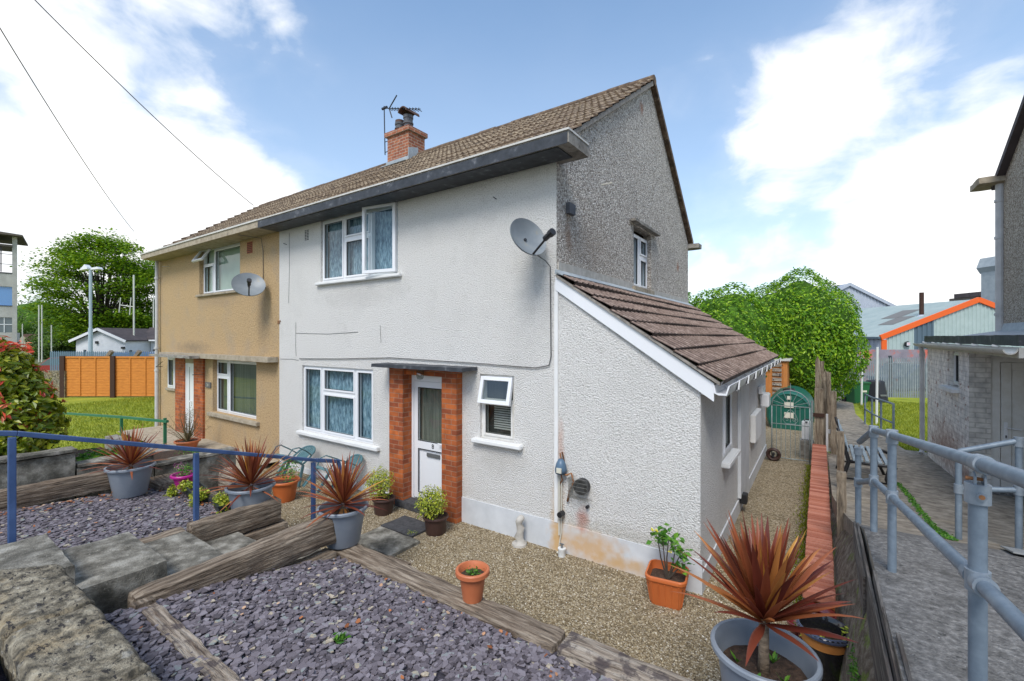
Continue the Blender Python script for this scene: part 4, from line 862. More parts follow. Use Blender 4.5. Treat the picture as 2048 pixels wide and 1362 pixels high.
# aerial
t=thing('tv_aerial','thin black television aerial strapped beside the chimney','aerial',(-7.6,3.6,8.0))
mb=MB(); mb.tube([(-7.62,3.6,7.98),(-7.66,3.6,9.40)],.016,6); mb.tube([(-7.62,3.6,8.05),(-7.3,3.6,8.05)],.012,6); mb.tube([(-7.62,3.6,8.35),(-7.3,3.6,8.35)],.012,6); mb.build('mast','darkmetal',t)
mb=MB(); a=Vector((-7.66,3.6,9.34)); b=Vector((-6.02,3.45,8.78)); mb.tube([a,b],.012,6)
for k in range(11):
    c=a.lerp(b,(k+2)/12.5); mb.tube([c-Vector((0,.11,.02)),c+Vector((0,.11,-.02))],.010,5); mb.tube([c-Vector((0,0,.03)),c+Vector((0,0,.035))],.012,5)
c=a.lerp(b,.15)
mb.tube([c,c+Vector((.32,0,.28))],.018,5); mb.tube([c,c+Vector((.12,0,-.30))],.018,5); mb.tube([a-Vector((.08,0,0)),a+Vector((.12,0,0))],.04,6); mb.build('antenna_boom','darkmetal',t)
# overhead wires
def wire(a,b,sag,lab):
    a,b=Vector(a),Vector(b); pts=[a.lerp(b,i/14)-Vector((0,0,sag*4*(i/14)*(1-i/14))) for i in range(15)]
    mb=MB(); mb.tube(pts,.011,5); tag(mb.build('overhead_wire','cable_grey'),lab,'overhead wire','overhead wires crossing the sky')
a=P(90,0,9);b=P(507,411,15.5);dv=(a-b); wire(a+dv*.4,b,.25,'right of two overhead wires, running down to the beige roof')
a=P(0,40,9);b=P(268,463,22); dv=(a-b); wire(a+dv*.2,b,.3,'left of two overhead wires, passing in front of the tree')
# ================================================================ SLEEPERS, STEPS, WALLS
def sleeper(x0,x1,y0,y1,z0,z1,m,label,grp='old railway sleepers edging the beds',T=None,amp=.014):
    mb=MB(); rough_block(mb,x0,x1,y0,y1,z0,z1,amp,5,.07,.018,T); o=mb.build('railway_sleeper',m); tag(o,label,'sleeper',grp); return o
sleeper(-1.62,1.16,-2.17,-1.92,.22,.46,'sleeperX','long grey sleeper edging the slate bed, under the small terracotta pot')
sleeper(1.17,3.02,-2.16,-1.90,.22,.465,'sleeper_pale','pale peeling sleeper at the right end of the row, beside the big grey pot')
def Ts(z0,z1,ya,yb): 
    return lambda x,y,z:(x,y,z+(z1-z0)*((y-ya)/(yb-ya)))
sleeper(-1.60,-1.40,-3.86,-2.15,.50,.78,'sleeperY','brown upright sleeper between the steps and the right slate bed',T=Ts(0,.05,-3.86,-2.15))
sleeper(-1.56,-1.36,-3.80,-2.20,.22,.50,'sleeperY','lower dark sleeper under the one beside the steps')
sleeper(-2.88,-2.70,-3.02,-2.05,.43,.72,'sleeperY','grooved grey sleeper on the left of the steps, between blue posts')
sleeper(-2.86,-2.68,-4.2,-3.06,.42,.70,'sleeperY','short grey sleeper beside the second step, left of the blue post')
sleeper(-2.84,-2.66,-2.75,-1.98,.12,.42,'sleeperY','dark sleeper block below the grooved sleeper at the foot of the steps')
sleeper(-1.34,1.9,-3.88,-3.74,.62,.745,'sleeper_pale','thin weathered timber lying across the right slate bed')
sleeper(-1.40,-1.30,-3.90,-3.74,.62,.775,'sleeperX','stub of pale timber at the corner of the steps and slate bed')
sleeper(-5.45,-5.27,-4.6,-2.75,.60,.87,'sleeperY','split dark sleeper along the foot of the block wall on the left')
sleeper(-5.5,-4.95,-2.62,-2.15,.25,.62,'sleeperX','dark timber block beside the first grey pot, under the pink pot')
sleeper(-4.94,-2.9,-2.46,-2.12,.15,.50,'concrete' if False else 'sleeperX','brown sleeper carrying the planting troughs')
sleeper(-6.5,-4.6,-1.62,-1.38,.10,.50,'sleeper_pale','pale cracked sleeper lying behind the trailing plants')
sleeper(-1.45,-1.05,-1.62,-1.46,.0,.15,'sleeperX','short timber riser beside the slab in the gravel')
def slabthing(x0,x1,y0,y1,z0,z1,m,label,name='paving_slab',cat='paving slab',grp=None,amp=.008,rnd=.012):
    mb=MB(); rough_block(mb,x0,x1,y0,y1,z0,z1,amp,5,.09,rnd); o=mb.build(name,m); tag(o,label,cat,grp); return o
G='concrete garden steps'
slabthing(-2.74,-1.80,-5.1,-4.09,.75,1.02,'step','topmost concrete step slab, next to the lichen covered wall','step_slab','step',G)
slabthing(-2.68,-1.70,-4.15,-3.55,.55,.86,'step','second concrete step down, smooth grey with a thick front edge','step_slab','step',G)
slabthing(-2.68,-1.66,-3.60,-3.08,.38,.70,'step','third step down with pebbly worn concrete','step_slab','step',G)
slabthing(-2.66,-1.66,-3.12,-2.58,.2,.52,'step','fourth step down, speckled concrete between the sleepers','step_slab','step',G)
slabthing(-2.66,-1.66,-2.62,-2.06,.0,.33,'step','lowest concrete step, beside the third grey pot','step_slab','step',G)
slabthing(-2.35,-1.55,-1.36,-.85,-.02,.05,'step','weathered paving slab sunk in the gravel by the timber risers',grp='slabs leading to the door')
slabthing(-2.40,-1.75,-.82,-.36,-.02,.035,'doormat','dark square slab in the gravel before the front door step',grp='slabs leading to the door')
# stone wall with coping
W=thing('garden_wall','low stone wall with lichen spotted coping in the lower left corner','wall',(-.3,-4.4,.6))
mb=MB(); mb.box(-1.62,3.0,-4.54,-4.24,.2,.98); mb.build('wall_body','stone',W)
def cp(x0,x1,e=0):
    mb=MB(); rough_block(mb,x0,x1,-4.57,-4.205,.965,1.125,.011,14,.025,.018,T=(lambda x,y,z:(x+e*(y+4.2) if x<x0+.4 else x,y,z))); return mb.build('coping_stone','stone',W,smooth=True)
cp(-1.60,-.83,1.0); cp(-.825,.10); cp(.105,1.1); cp(1.105,2.1); cp(2.105,3.0)
# neighbour block wall stepping down
NW=thing('block_wall','dark rendered retaining wall stepping down beside the red tipped bush','wall',(-5.6,-3,.5))
for (a,b,z,m) in((-4.6,-3.36,1.15,'concrete'),(-3.355,-2.50,.93,'concrete'),(-2.495,-1.35,.74,'concrete')):
    mb=MB(); rough_block(mb,-5.72,-5.50,a,b,.0,z,.008,5,.15,.01); mb.build('wall_body','doormat' if m=='x' else 'step',NW)
    mb=MB(); rough_block(mb,-5.76,-5.46,a-.0,b+.02,z,z+.06,.008,5,.12,.015); mb.build('coping_stone','step',NW)
NW2=thing('block_wall','short grey block wall at the far corner of the planting bed','wall',(-8,-2,.4))
for (x0,x1,y0,y1,z) in((-8.6,-7.2,-2.35,-2.15,.80),(-9.2,-8.8,-1.9,-1.3,.35),(-8.8,-7.7,-1.7,-1.45,.42)):
    mb=MB(); rough_block(mb,x0,x1,y0,y1,-.05,z,.01,5,.15,.01); mb.build('wall_block','concrete',NW2)
# ---------------------------------------------------------------- blue rail
t=thing('blue_handrail','chipped blue steel handrail with square posts beside the garden steps','handrail',(-2.85,-3,.7))
xb=-2.85
mb=MB(); mb.beam((xb,-6.0,2.25),(xb,-4.25,1.885),.042,.042); mb.beam((xb,-4.25,1.885),(xb,-1.52,1.04),.042,.042); mb.beam((xb,-1.52,1.04),(xb,-1.19,.95),.05,.05); mb.beam((xb,-1.19,.97),(xb,-1.14,.75),.05,.045); mb.build('top_rail','blue_rail',t,bevel=.006)
for y,z0,z1 in((-4.28,.62,1.86),(-2.93,.4,1.44),(-1.56,-.0,1.02)):
    mb=MB(); mb.box(xb-.024,xb+.024,y-.024,y+.024,z0,z1); mb.build('post','blue_rail',t,bevel=.006)
# green rail
t=thing('green_handrail','thin green handrail on the neighbour lawn','handrail',(-10.5,-1.6,.1))
mb=MB(); mb.beam(P(120,826,12.2),P(243,834,10.3),.05,.05); mb.beam(P(243,834,10.3),P(335,843,9.4),.05,.05); mb.build('top_rail','green_rail',t)
for (px,d,pb) in((243,10.3,900),(330,9.5,915)): mb=MB(); mb.beam(P(px,836,d),P(px,pb,d),.05,.05,up=(1,0,0)); mb.build('post','green_rail',t)
# ---------------------------------------------------------------- brick wall by the passage
BW=thing('brick_garden_wall','low red brick wall with bricks laid on edge along the gravel passage','wall',(2.74,3,0))
mb=MB(); mb.box(2.65,2.86,-.22,6.35,-.05,.385); mb.build('wall_body','brick',BW)
mb=MB(); y=-.26; k=0
while y<6.35:
    x0=2.63+.004*random.uniform(-1,1); mb.bbox(x0,x0+.235,y,y+.058,.385,.455+.004*random.uniform(-1,1),.005); y+=.0665
mb.build('coping_bricks','redbrick',BW)
mb=MB(); mb.box(2.64,2.855,-.25,6.35,.38,.444); mb.build('mortar_bed','mortarlow',BW)
# dark edging boards
for i,(x,ya,yb,z0,z1) in enumerate(((3.045,-2.9,-1.15,1.12,1.15),(3.022,-2.4,.02,1.08,1.06),(3.004,-1.0,.10,1.02,1.04),(3.075,-3.6,-1.98,1.15,1.19))):
    mb=MB(); mb.prism([(x,ya,z0-.48),(x,ya,z0),(x,yb-.02,z1),(x,yb,z1-.03),(x,yb,z1-.24)],(.016,0,0)); o=mb.build('edging_board','dark_board')
    tag(o,['dark edging board held against the ramp, with its tip by the second rail post','longest dark edging board, leaning along the ramp side','leftmost dark board tip, beside the lichen spotted wooden post','nearest dark edging board at the bottom edge by the ramp'][i],'edging board','dark boards holding the ramp edge')
# wooden posts
def wpost(x,y,z0,z1,w,label,m='post_wood'):
    mb=MB(); rough_block(mb,x-w/2,x+w/2,y-w/2,y+w/2,z0,z1,.008,7,.06,.012); tag(mb.build('wooden_post',m),label,'post','weathered posts along the path edge')
wpost(2.95,1.11,.30,1.235,.105,'nearest weathered post, spotted with lichen, beside the brick wall')
wpost(3.0,2.95,.30,1.36,.10,'second weathered post, in front of the bench end')
wpost(2.99,6.3,.25,1.60,.11,'squat sawn post behind the bench back')
# ---------------------------------------------------------------- grey tube handrails
def tubes(mb,pts,r=.0242): mb.tube(pts,r,14)
FIT=[]
def collar(mb,a,b,r=.034):
    m_=MB(); m_.tube([Vector(a),Vector(b)],r,14); FIT.append(m_)
def fittings(t):
    for m_ in FIT: m_.build('fitting','grey_fit',t,smooth='auto')
    FIT.clear()
t=thing('tubular_handrail','long grey galvanised handrail with two rails down the concrete ramp','handrail',(3.12,-1,1.1))
PB=Vector((3.19,-2.87,0)); P2=Vector((3.152,-1.08,0)); P1=Vector((3.12,-.27,0)); P0=Vector((3.05,.30,0))
top=[Vector((3.29,-6.6,2.72)),Vector((3.20,-2.87,2.277)),Vector((3.152,-1.08,2.045)),Vector((3.12,-.27,1.935))]
mb=MB(); tubes(mb,top[:2]+[top[2]]); tubes(mb,top[2:]); tubes(mb,[top[3],Vector((3.06,.30,1.72))]); mb.build('top_rail','grey_rail',t,smooth='auto')
low=[Vector((3.28,-6.6,2.33)),Vector((3.19,-2.87,1.885)),Vector((3.152,-1.08,1.63)),Vector((3.12,-.27,1.52)),Vector((3.05,.30,1.34))]
mb=MB(); tubes(mb,low[:3]); tubes(mb,low[2:4]); tubes(mb,low[3:]); mb.build('lower_rail','grey_rail',t,smooth='auto')
for p,z0,z1 in((Vector((3.285,-6.57,0)),1.1,2.71),(PB,1.1,2.18),(P2,1.12,2.03),(P1,1.08,1.92),(P0,.92,1.64)):
    mb=MB(); mb.tube([(p.x,p.y,z0),(p.x,p.y,z1)],.0242,16); mb.build('post','grey_rail',t,smooth='auto')
mb=MB()
d=(top[1]-top[0]).normalized(); collar(mb,top[1]-d*.035,top[1]+d*.035,.031); collar(mb,(PB.x,PB.y,2.145),(PB.x,PB.y,2.21),.034)
d=(low[1]-low[0]).normalized(); collar(mb,(PB.x,PB.y,1.85),(PB.x,PB.y,1.92),.033); collar(mb,low[1]-d*.085,low[1]-d*.03,.033); collar(mb,low[1]+d*.03,low[1]+d*.08,.032)
for q,l in((top[2],low[2]),(top[3],low[3])):
    collar(mb,q-Vector((0,0,.055)),q+Vector((0,0,.035)),.033); collar(mb,q-Vector((0,.055,-.007)),q+Vector((0,.055,-.007)),.032); collar(mb,l-Vector((0,0,.045)),l+Vector((0,0,.045)),.033); collar(mb,l-Vector((0,.06,-.009)),l+Vector((0,.06,-.009)),.031)
collar(mb,(P0.x,P0.y,1.60),(P0.x,P0.y,1.665),.034); collar(mb,(P0.x,P0.y,1.30),(P0.x,P0.y,1.38),.033)
fittings(t)
mb=MB()
for s in(-1,1): mb.prism([(PB.x+s*.012+.0,PB.y-.02,2.205),(PB.x+s*.012,PB.y+.02,2.205),(PB.x+s*.012,PB.y+.02,2.235),(PB.x+s*.012,PB.y,2.25),(PB.x+s*.012,PB.y-.02,2.235)],(.006,0,0))
mb.build('lug','grey_fit',t)
cd_=(CAM-Vector((PB.x,PB.y,2.2))); cd_.z=0; cd_.normalize(); q0=Vector((PB.x,PB.y,2.176)); sd_=Vector((cd_.y,-cd_.x,0)) 
mb=MB(); mb.use('grey_fit').tube([q0+cd_*.030-sd_*.010,q0+cd_*.044-sd_*.010],.013,12); mb.use('rust').tube([q0+cd_*.044-sd_*.010,q0+cd_*.046-sd_*.010],.008,8); mb.tube([Vector((PB.x-.03,PB.y+.0,2.225)),Vector((PB.x+.02,PB.y,2.225))],.006,8); mb.build('bolt',None,t,smooth='auto')
t=thing('tubular_handrail','short grey tubular handrail by the outhouse door','handrail',(3.9,.6,.9))
a=Vector((3.785,.61,0)); b=Vector((4.165,.645,0))
mb=MB(); tubes(mb,[(a.x,a.y,1.67),(b.x,b.y,1.81),(4.6,.70,1.90)]); mb.build('top_rail','grey_rail',t,smooth='auto')
mb=MB(); tubes(mb,[(a.x,a.y,1.335),(b.x,b.y,1.385),(4.6,.7,1.42)]); mb.build('lower_rail','grey_rail',t,smooth='auto')
for p,z1 in((a,1.66),(b,1.80)): mb=MB(); mb.tube([(p.x,p.y,.84),(p.x,p.y,z1)],.0242,14); mb.build('post','grey_rail',t,smooth='auto')
mb=MB()
for p,z in((a,1.335),(b,1.385),(b,1.80)): collar(mb,(p.x,p.y,z-.04),(p.x,p.y,z+.04),.033)
fittings(t)
t=thing('tubular_handrail','far grey tubular rail at the start of the right lawn','handrail',(4,10.8,.1))
fp=[(1730,847,13.2,788),(1744,860,12.2,795),(1762,872,11.5,800),(1787,885,10.6,808)]
B_=[P(x,y,d) for x,y,d,_ in fp]; Tt=[P(x,ty,d) for x,_,d,ty in fp]
mb=MB(); mb.tube([Tt[0],Tt[1],Tt[2],Tt[3]],.024,8); mb.build('top_rail','grey_rail',t); mb=MB(); mb.tube([B_[i].lerp(Tt[i],.5) for i in range(4)],.022,8); mb.build('lower_rail','grey_rail',t)
for i in range(4): mb=MB(); mb.tube([Vector((B_[i].x,B_[i].y,.05)),Tt[i]],.024,8); mb.build('post','grey_rail',t)
# chequer plate on ramp
pl=MB(); c0=Vector((3.9,.25,.965))
vsx=[(3.95,-.1),(4.9,-.05),(4.9,.32),(4.0,.42)]
pl.prism([(x,y,pathz(x,y)+.02) for x,y in vsx],(0,0,.012)); tp=pl.build('metal_plate','patterned'); tag(tp,'studded grey metal plate lying on the ramp by the short handrail','metal plate')
# moss line in the path joint
ms=[hit(px,py,2,z) for px,py,z in((1795,955,.52),(1822,990,.6),(1850,1030,.72),(1885,1065,.86),(1905,1085,.93))]
n=1500; tt=rng.uniform(0,1,n)*(len(ms)-1); ii=tt.astype(int); fr_=tt-ii
Cm=np.array([ms[i].lerp(ms[min(i+1,len(ms)-1)],f) for i,f in zip(ii,fr_)])+rng.normal(0,.018,(n,3))*np.array([1,1,.15]); Cm[:,2]=np.array([pathz(0,y) for y in Cm[:,1]])+.012
V,F=leaves(Cm,.028,tilt=.9); o=arr_mesh('moss_line',V,F,'greenleaf',kind='stuff'); o['label']='green moss growing in the joint of the concrete path'; o['category']='moss'
# ================================================================ POTS AND PLANTS
def pot_mesh(name,mk,t,c,rt,rb,h,rim=.025,rimh=.04,m2=None,seg=40,ribs=0,lipc=None):
    mb=MB(); x,y,z=c
    def T(px,py,pz):
        if ribs and pz<z+h-rimh:
            a=math.atan2(py-y,px-x); k=1+.02*math.cos(a*ribs); return (x+(px-x)*k,y+(py-y)*k,pz)
        return (px,py,pz)
    mb.lathe([(0,0),(rb*.96,0),(rb,.012),(rt-.012,h-rimh-.004),(rt+rim*.5,h-rimh),(rt+rim,h-rimh+.006),(rt+rim,h-.008),(rt+rim*.7,h),(rt-.002,h),(rt-.012,h-.02),(rt-.02,h-rimh*1.3),(rt-.05,h*.45),(rb*.5,h*.4)],c,seg,T)
    return mb.build(name,mk,t,smooth='auto')
def soil_disc(t,c,r,m='soil'):
    mb=MB(); x,y,z=c; n=10
    mb.grid(lambda u,v:(x+r*u*math.cos(v*2*math.pi),y+r*u*math.sin(v*2*math.pi),z+.012*nsy((x+u*math.cos(v*6.283)*.3,y+u*math.sin(v*6.283)*.3,0),20)),n,28)
    return mb.build('soil',m,t,smooth=True)
def rosette(t,base,n,L,seed,wid=.034,old=6,low=-4):
    rs=random.Random(seed); x0,y0,z0=base; sets={'leaves':MB(),'old_leaves':MB()}
    for i in range(n+old):
        o=i>=n; mb=sets['old_leaves' if o else 'leaves']
        az_=i*2.39996+rs.uniform(-.25,.25); q=i/max(1,n)
        el=(R(86)*(1-q)**.75+R(low)*q+rs.uniform(-.12,.12)) if not o else R(rs.uniform(-55,-25))
        l=L*(rs.uniform(.82,1.08)) if not o else L*rs.uniform(.45,.75)
        if not o and q<.12: l*=.8
        w_=wid*rs.uniform(.75,1.15); d=Vector((math.cos(az_)*math.cos(el),math.sin(az_)*math.cos(el),math.sin(el)))
        sd_=Vector((-math.sin(az_),math.cos(az_),0)); p=Vector((x0,y0,z0+.05*(1-q)))+d*.02; droop=(.06+.30*q+rs.uniform(0,.22) if not o else .35)
        vs=[]; K=9; step=l/K; tw=rs.uniform(-.3,.3)
        for k in range(K+1):
            s=k/K; wk=w_*(.45+.75*math.sin(min(1,s*2.2)*math.pi/2))*(1-s**2.6)*.5+.0008
            dd=(d+Vector((0,0,-droop*s*s))).normalized(); nrm_=sd_.cross(dd).normalized(); ss=(sd_*math.cos(tw*s)+nrm_*math.sin(tw*s))
            vs+= [p-ss*wk+nrm_*(wk*.5),p,p+ss*wk+nrm_*(wk*.5)]
            p=p+dd*step
        fs=[]
        for k in range(K):
            a=k*3; fs+=[(a,a+1,a+4,a+3),(a+1,a+2,a+5,a+4)]
        mb.add(vs,fs)
    sets['leaves'].build('leaves','cord',t,smooth=True)
    if old: sets['old_leaves'].build('old_leaves','cord_old',t,smooth=True)
def cordyline(loc,rt,rb,h,stem,L,n,seed,label,wid=.034,old=6,lean=(0,0),low=-4):
    t=thing('potted_cordyline',label,'potted plant',loc,'red cordylines in grey pots'); x,y,z=loc
    pot_mesh('pot','pot_grey',t,loc,rt,rb,h,.022,.035)
    soil_disc(t,(x,y,z+h*.72),rt-.035)
    top=(x+lean[0],y+lean[1],z+h*.72+stem)
    mb=MB(); mb.tube([(x,y,z+h*.68),(x+lean[0]*.3,y+lean[1]*.3,z+h*.72+stem*.4),top],[.034,.027,.026],12); mb.build('trunk','trunk',t,smooth=True)
    rosette(t,top,n,L,seed,wid,old,low)
    return t,top
# large one in front
t,_=cordyline((2.49,-2.10,.47),.255,.19,.47,.27,.53,105,3,'largest red cordyline, in the big grey pot at the bottom right of the yard',.048,0,(0,.01),17)
for (dx,dy) in((-.13,-.03),(.10,-.06),(.04,.08),(-.02,-.13)):
    sd=MB()
    for k in range(7):
        a=random.uniform(0,6.28); l=random.uniform(.03,.06); p=Vector((2.49+dx,-2.10+dy,.82)); q=p+Vector((math.cos(a)*l*.7,math.sin(a)*l*.7,l)); s=Vector((-math.sin(a),math.cos(a),0))*.010
        sd.add([p,p.lerp(q,.6)+s,q,p.lerp(q,.6)-s],[(0,1,2,3)])
    sd.build('seedling','greenleaf',t)
cordyline((-1.52,-2.03,.47),.245,.175,.40,.12,.50,85,11,'red cordyline in a grey pot on the sleeper corner, middle of the photo',.032,7,(0,0))
cordyline((-2.98,-2.30,.48),.25,.18,.42,.10,.56,90,23,'red cordyline in a grey pot at the foot of the steps, left of the chairs',.028,8)
cordyline((-4.98,-2.92,.56),.255,.18,.40,.10,.50,90,37,'leftmost red cordyline in a grey pot, nearest the bush with red tips',.026,7)
def shrub(t,c,r,n,mk,size,name='foliage',inner=.3,lump=.18,seed=0,tilt=None,aspect=.6,dark=None):
    C,d=shell(c,r,n,inner,lump,1.5,seed)
    V,F=leaves(C,size,normals=d*.8+np.array([0,0,.5]),aspect=aspect,droop=.2)
    return arr_mesh(name,V,F,mk,parent=t,loc=LOC[t.name])
def stems(t,c,z0,tops,r=.006,mk='bark',name='stems'):
    mb=MB()
    for tp in tops:
        a=Vector((c[0],c[1],z0)); b=Vector(tp); m_=a.lerp(b,.5)+Vector((random.uniform(-.02,.02),random.uniform(-.02,.02),.01)); mb.tube([a,m_,b],[r,r*.8,r*.4],5)
    return mb.build(name,mk,t)
# brown pots with golden shrubs either side of the door
for (x,y,s,lab,k) in((-2.77,-.45,1.0,'golden leaved shrub in a brown pot left of the front door',1),(-1.62,-.50,1.0,'golden leaved shrub in a brown pot leaning against the right door pier',2)):
    t=thing('potted_shrub',lab,'potted plant',(x,y,0),'brown pots beside the front door')
    pot_mesh('pot','pot_brown',t,(x,y,0),.165,.135,.24,.012,.03); soil_disc(t,(x,y,.20),.15)
    cc=(x-.06,y-.03,.42 if k==2 else .46)
    stems(t,(x,y),.2,[(cc[0]+random.uniform(-.15,.15),cc[1]+random.uniform(-.15,.15),cc[2]+random.uniform(-.05,.2)) for _ in range(14)])
    shrub(t,cc,(.22,.22,.25 if k==1 else .21),1900,'yellowleaf',.030,seed=k*5,lump=.22,inner=.15)
# terracotta pot on the sleeper
t=thing('terracotta_pot','small round terracotta pot with a few green shoots, on the long sleeper','plant pot',(.30,-2.03,.46))
pot_mesh('pot','pot_terra',t,(.30,-2.03,.46),.125,.085,.26,.022,.045); soil_disc(t,(.30,-2.03,.665),.105)
C=np.array([[.30,-2.03,.69]])+rng.normal(0,.03,(90,3))*np.array([1,1,.5]); V,F=leaves(C,.022,tilt=.9); arr_mesh('shoots',V,F,'greenleaf',parent=t,loc=LOC[t.name])
# square orange planter with yellow flowering plant
def square_planter(loc,w_,h,label,rot,ribs=True,mk='pot_orange'):
    t=thing('square_planter',label,'planter',loc)
    x,y,z=loc; cr_,sr_=math.cos(rot),math.sin(rot)
    def ring(half,zz,r_,seg=6,wob=0):
        pts=[]
        for cx_,cy_,a0 in((1,1,0),(-1,1,90),(-1,-1,180),(1,-1,270)):
            for k in range(seg+1):
                a=R(a0+90*k/seg); px=cx_*(half-r_)+r_*math.cos(a); py=cy_*(half-r_)+r_*math.sin(a); pts.append((x+px*cr_-py*sr_,y+px*sr_+py*cr_,z+zz))
        # rib detail along the sides
        return pts
    prof=[(w_*.36,0,.04),(w_*.37,.01,.05),(w_*.46,h-.045,.06),(w_*.5,h-.04,.08),(w_*.505,h-.01,.08),(w_*.49,h,.08),(w_*.455,h,.06),(w_*.44,h-.05,.05),(w_*.42,h*.7,.05)]
    mb=MB(); rings=[ring(*p) for p in [(a,b,c) for a,b,c in prof]]; n=len(rings[0]); vs=[p for r_ in rings for p in r_]
    fs=[(j*n+i,j*n+(i+1)%n,(j+1)*n+(i+1)%n,(j+1)*n+i) for j in range(len(rings)-1) for i in range(n)]+[tuple(range(n))]
    mb.add(vs,fs)
    for k in range(4):
        for j in range(5):
            s=(-2+j)*.16*w_; a=rot+k*math.pi/2; dx,dy=math.cos(a),math.sin(a)
            p0=Vector((x+dx*w_*.365-dy*s*.9,y+dy*w_*.365+dx*s*.9,z+.02)); p1=Vector((x+dx*w_*.455-dy*s,y+dy*w_*.455+dx*s,z+h-.06)); mb.tube([p0,p1],.009,5)
    mb.build('pot',mk,t,smooth='auto')
    mb=MB(); hw=w_*.42; c4=[(x+a*hw*cr_-b*hw*sr_,y+a*hw*sr_+b*hw*cr_,z+h*.72) for a,b in((1,1),(-1,1),(-1,-1),(1,-1))]; mb.add(c4,[(0,1,2,3)]); mb.build('soil','soil',t)
    return t
t=square_planter((1.46,-.30,0),.40,.30,'square orange planter with a yellow flowering shrub at the lean-to corner',R(8))
tops=[(1.46+a,-.30+b,c) for a,b,c in((-.10,0,.62),(.0,.05,.60),(.12,.05,.48),(.16,-.02,.42),(-.04,-.03,.66),(.08,.02,.56))]
stems(t,(1.46,-.30),.2,tops,.009)
Cs=[]
for tp in tops: Cs.append(np.array(tp)+rng.normal(0,.045,(26,3)))
V,F=leaves(np.concatenate(Cs),.06,tilt=.9,aspect=.7); arr_mesh('foliage',V,F,'greenleaf',parent=t,loc=LOC[t.name])
fl=MB()
for c,r_ in(((1.33,-.33,.69),.038),((1.50,-.36,.52),.022),((1.37,-.30,.67),.03)):
    for k in range(9):
        a=k*.7; q=Vector(c)+Vector((math.cos(a),math.sin(a),random.uniform(-.3,.6)))*r_; fl.add([c,tuple(Vector(c).lerp(q,.7)+Vector((0,.01,.01))),tuple(q),tuple(Vector(c).lerp(q,.7)-Vector((0,.01,-.01)))],[(0,1,2,3)])
fl.build('flowers','flower',t)
# ribbed orange round planter near chairs
t=thing('round_planter','ribbed orange planter with thin green plant beside the stacked chairs','planter',(-4.55,-1.02,0))
pot_mesh('pot','pot_orange',t,(-4.55,-1.02,0),.21,.15,.34,.02,.04,ribs=22); soil_disc(t,(-4.55,-1.02,.28),.19)
shrub(t,(-4.5,-1.0,.48),(.20,.18,.20),260,'greenleaf',.035,seed=9,inner=.1)
# black glazed pot
t=thing('glazed_pot','tall black glazed pot with orange inside, next to the largest cordyline','plant pot',(2.78,-.66,0))
pot_mesh('pot','pot_black',t,(2.78,-.66,0),.170,.125,.40,.018,.035)
mb=MB(); mb.lathe([(.168,.385),(.166,.33),(.155,.28)],(2.78,-.66,0),32); mb.build('inside','pot_inner',t,smooth=True); soil_disc(t,(2.78,-.66,.30),.158)
mb=MB(); mb.lathe([(.190,.37),(.192,.385),(.182,.402),(.168,.402)],(2.78,-.66,0),32); mb.build('rim','pot_rim_blue',t,smooth=True)
C=np.array([[2.74,-.70,.33]])+rng.normal(0,.05,(40,3))*np.array([1,1,.3]); V,F=leaves(C,.03,tilt=.9); arr_mesh('seedlings',V,F,'yellowleaf',parent=t,loc=LOC[t.name])
# red strawberry pot
t=thing('strawberry_pot','dark red glazed pot with three side pockets at the end of the brick wall','plant pot',(2.72,-.42,0))
mb=MB(); mb.lathe([(0,0),(.10,0),(.16,.08),(.175,.18),(.13,.30),(.12,.34),(.135,.36),(.12,.36),(.10,.3)],(2.74,-.36,0),28); mb.build('pot','pot_red',t,smooth=True)
mb=MB()
for a in(200,290,340): 
    x=2.74+.17*math.cos(R(a)); y=-.36+.17*math.sin(R(a)); mb.lathe([(.02,-.1),(.055,-.02),(.07,.03),(.08,.05),(.068,.05),(.05,.01),(0,.0)],(x,y,.20),18)
mb.build('pocket','pot_red',t,smooth=True)
C=np.array([[2.60,-.48,.25]])+rng.normal(0,.025,(30,3)); V,F=leaves(C,.03,tilt=.9); arr_mesh('seedlings',V,F,'greenleaf',parent=t,loc=LOC[t.name])
# pink pot with flowers
x,y,z=-4.62,-2.42,.58
t=thing('pink_pot','magenta plastic pot of small pink flowers on the dark timber','plant pot',(x,y,z))
pot_mesh('pot','pot_pink',t,(x,y,z),.145,.09,.20,.02,.035); soil_disc(t,(x,y,z+.15),.12)
shrub(t,(x,y,z+.25),(.13,.13,.10),380,'greenleaf',.022,seed=3,inner=.1); shrub(t,(x-.06,y-.03,z+.30),(.10,.08,.05),70,'pinkfl',.02,name='flowers',seed=4,inner=.1)
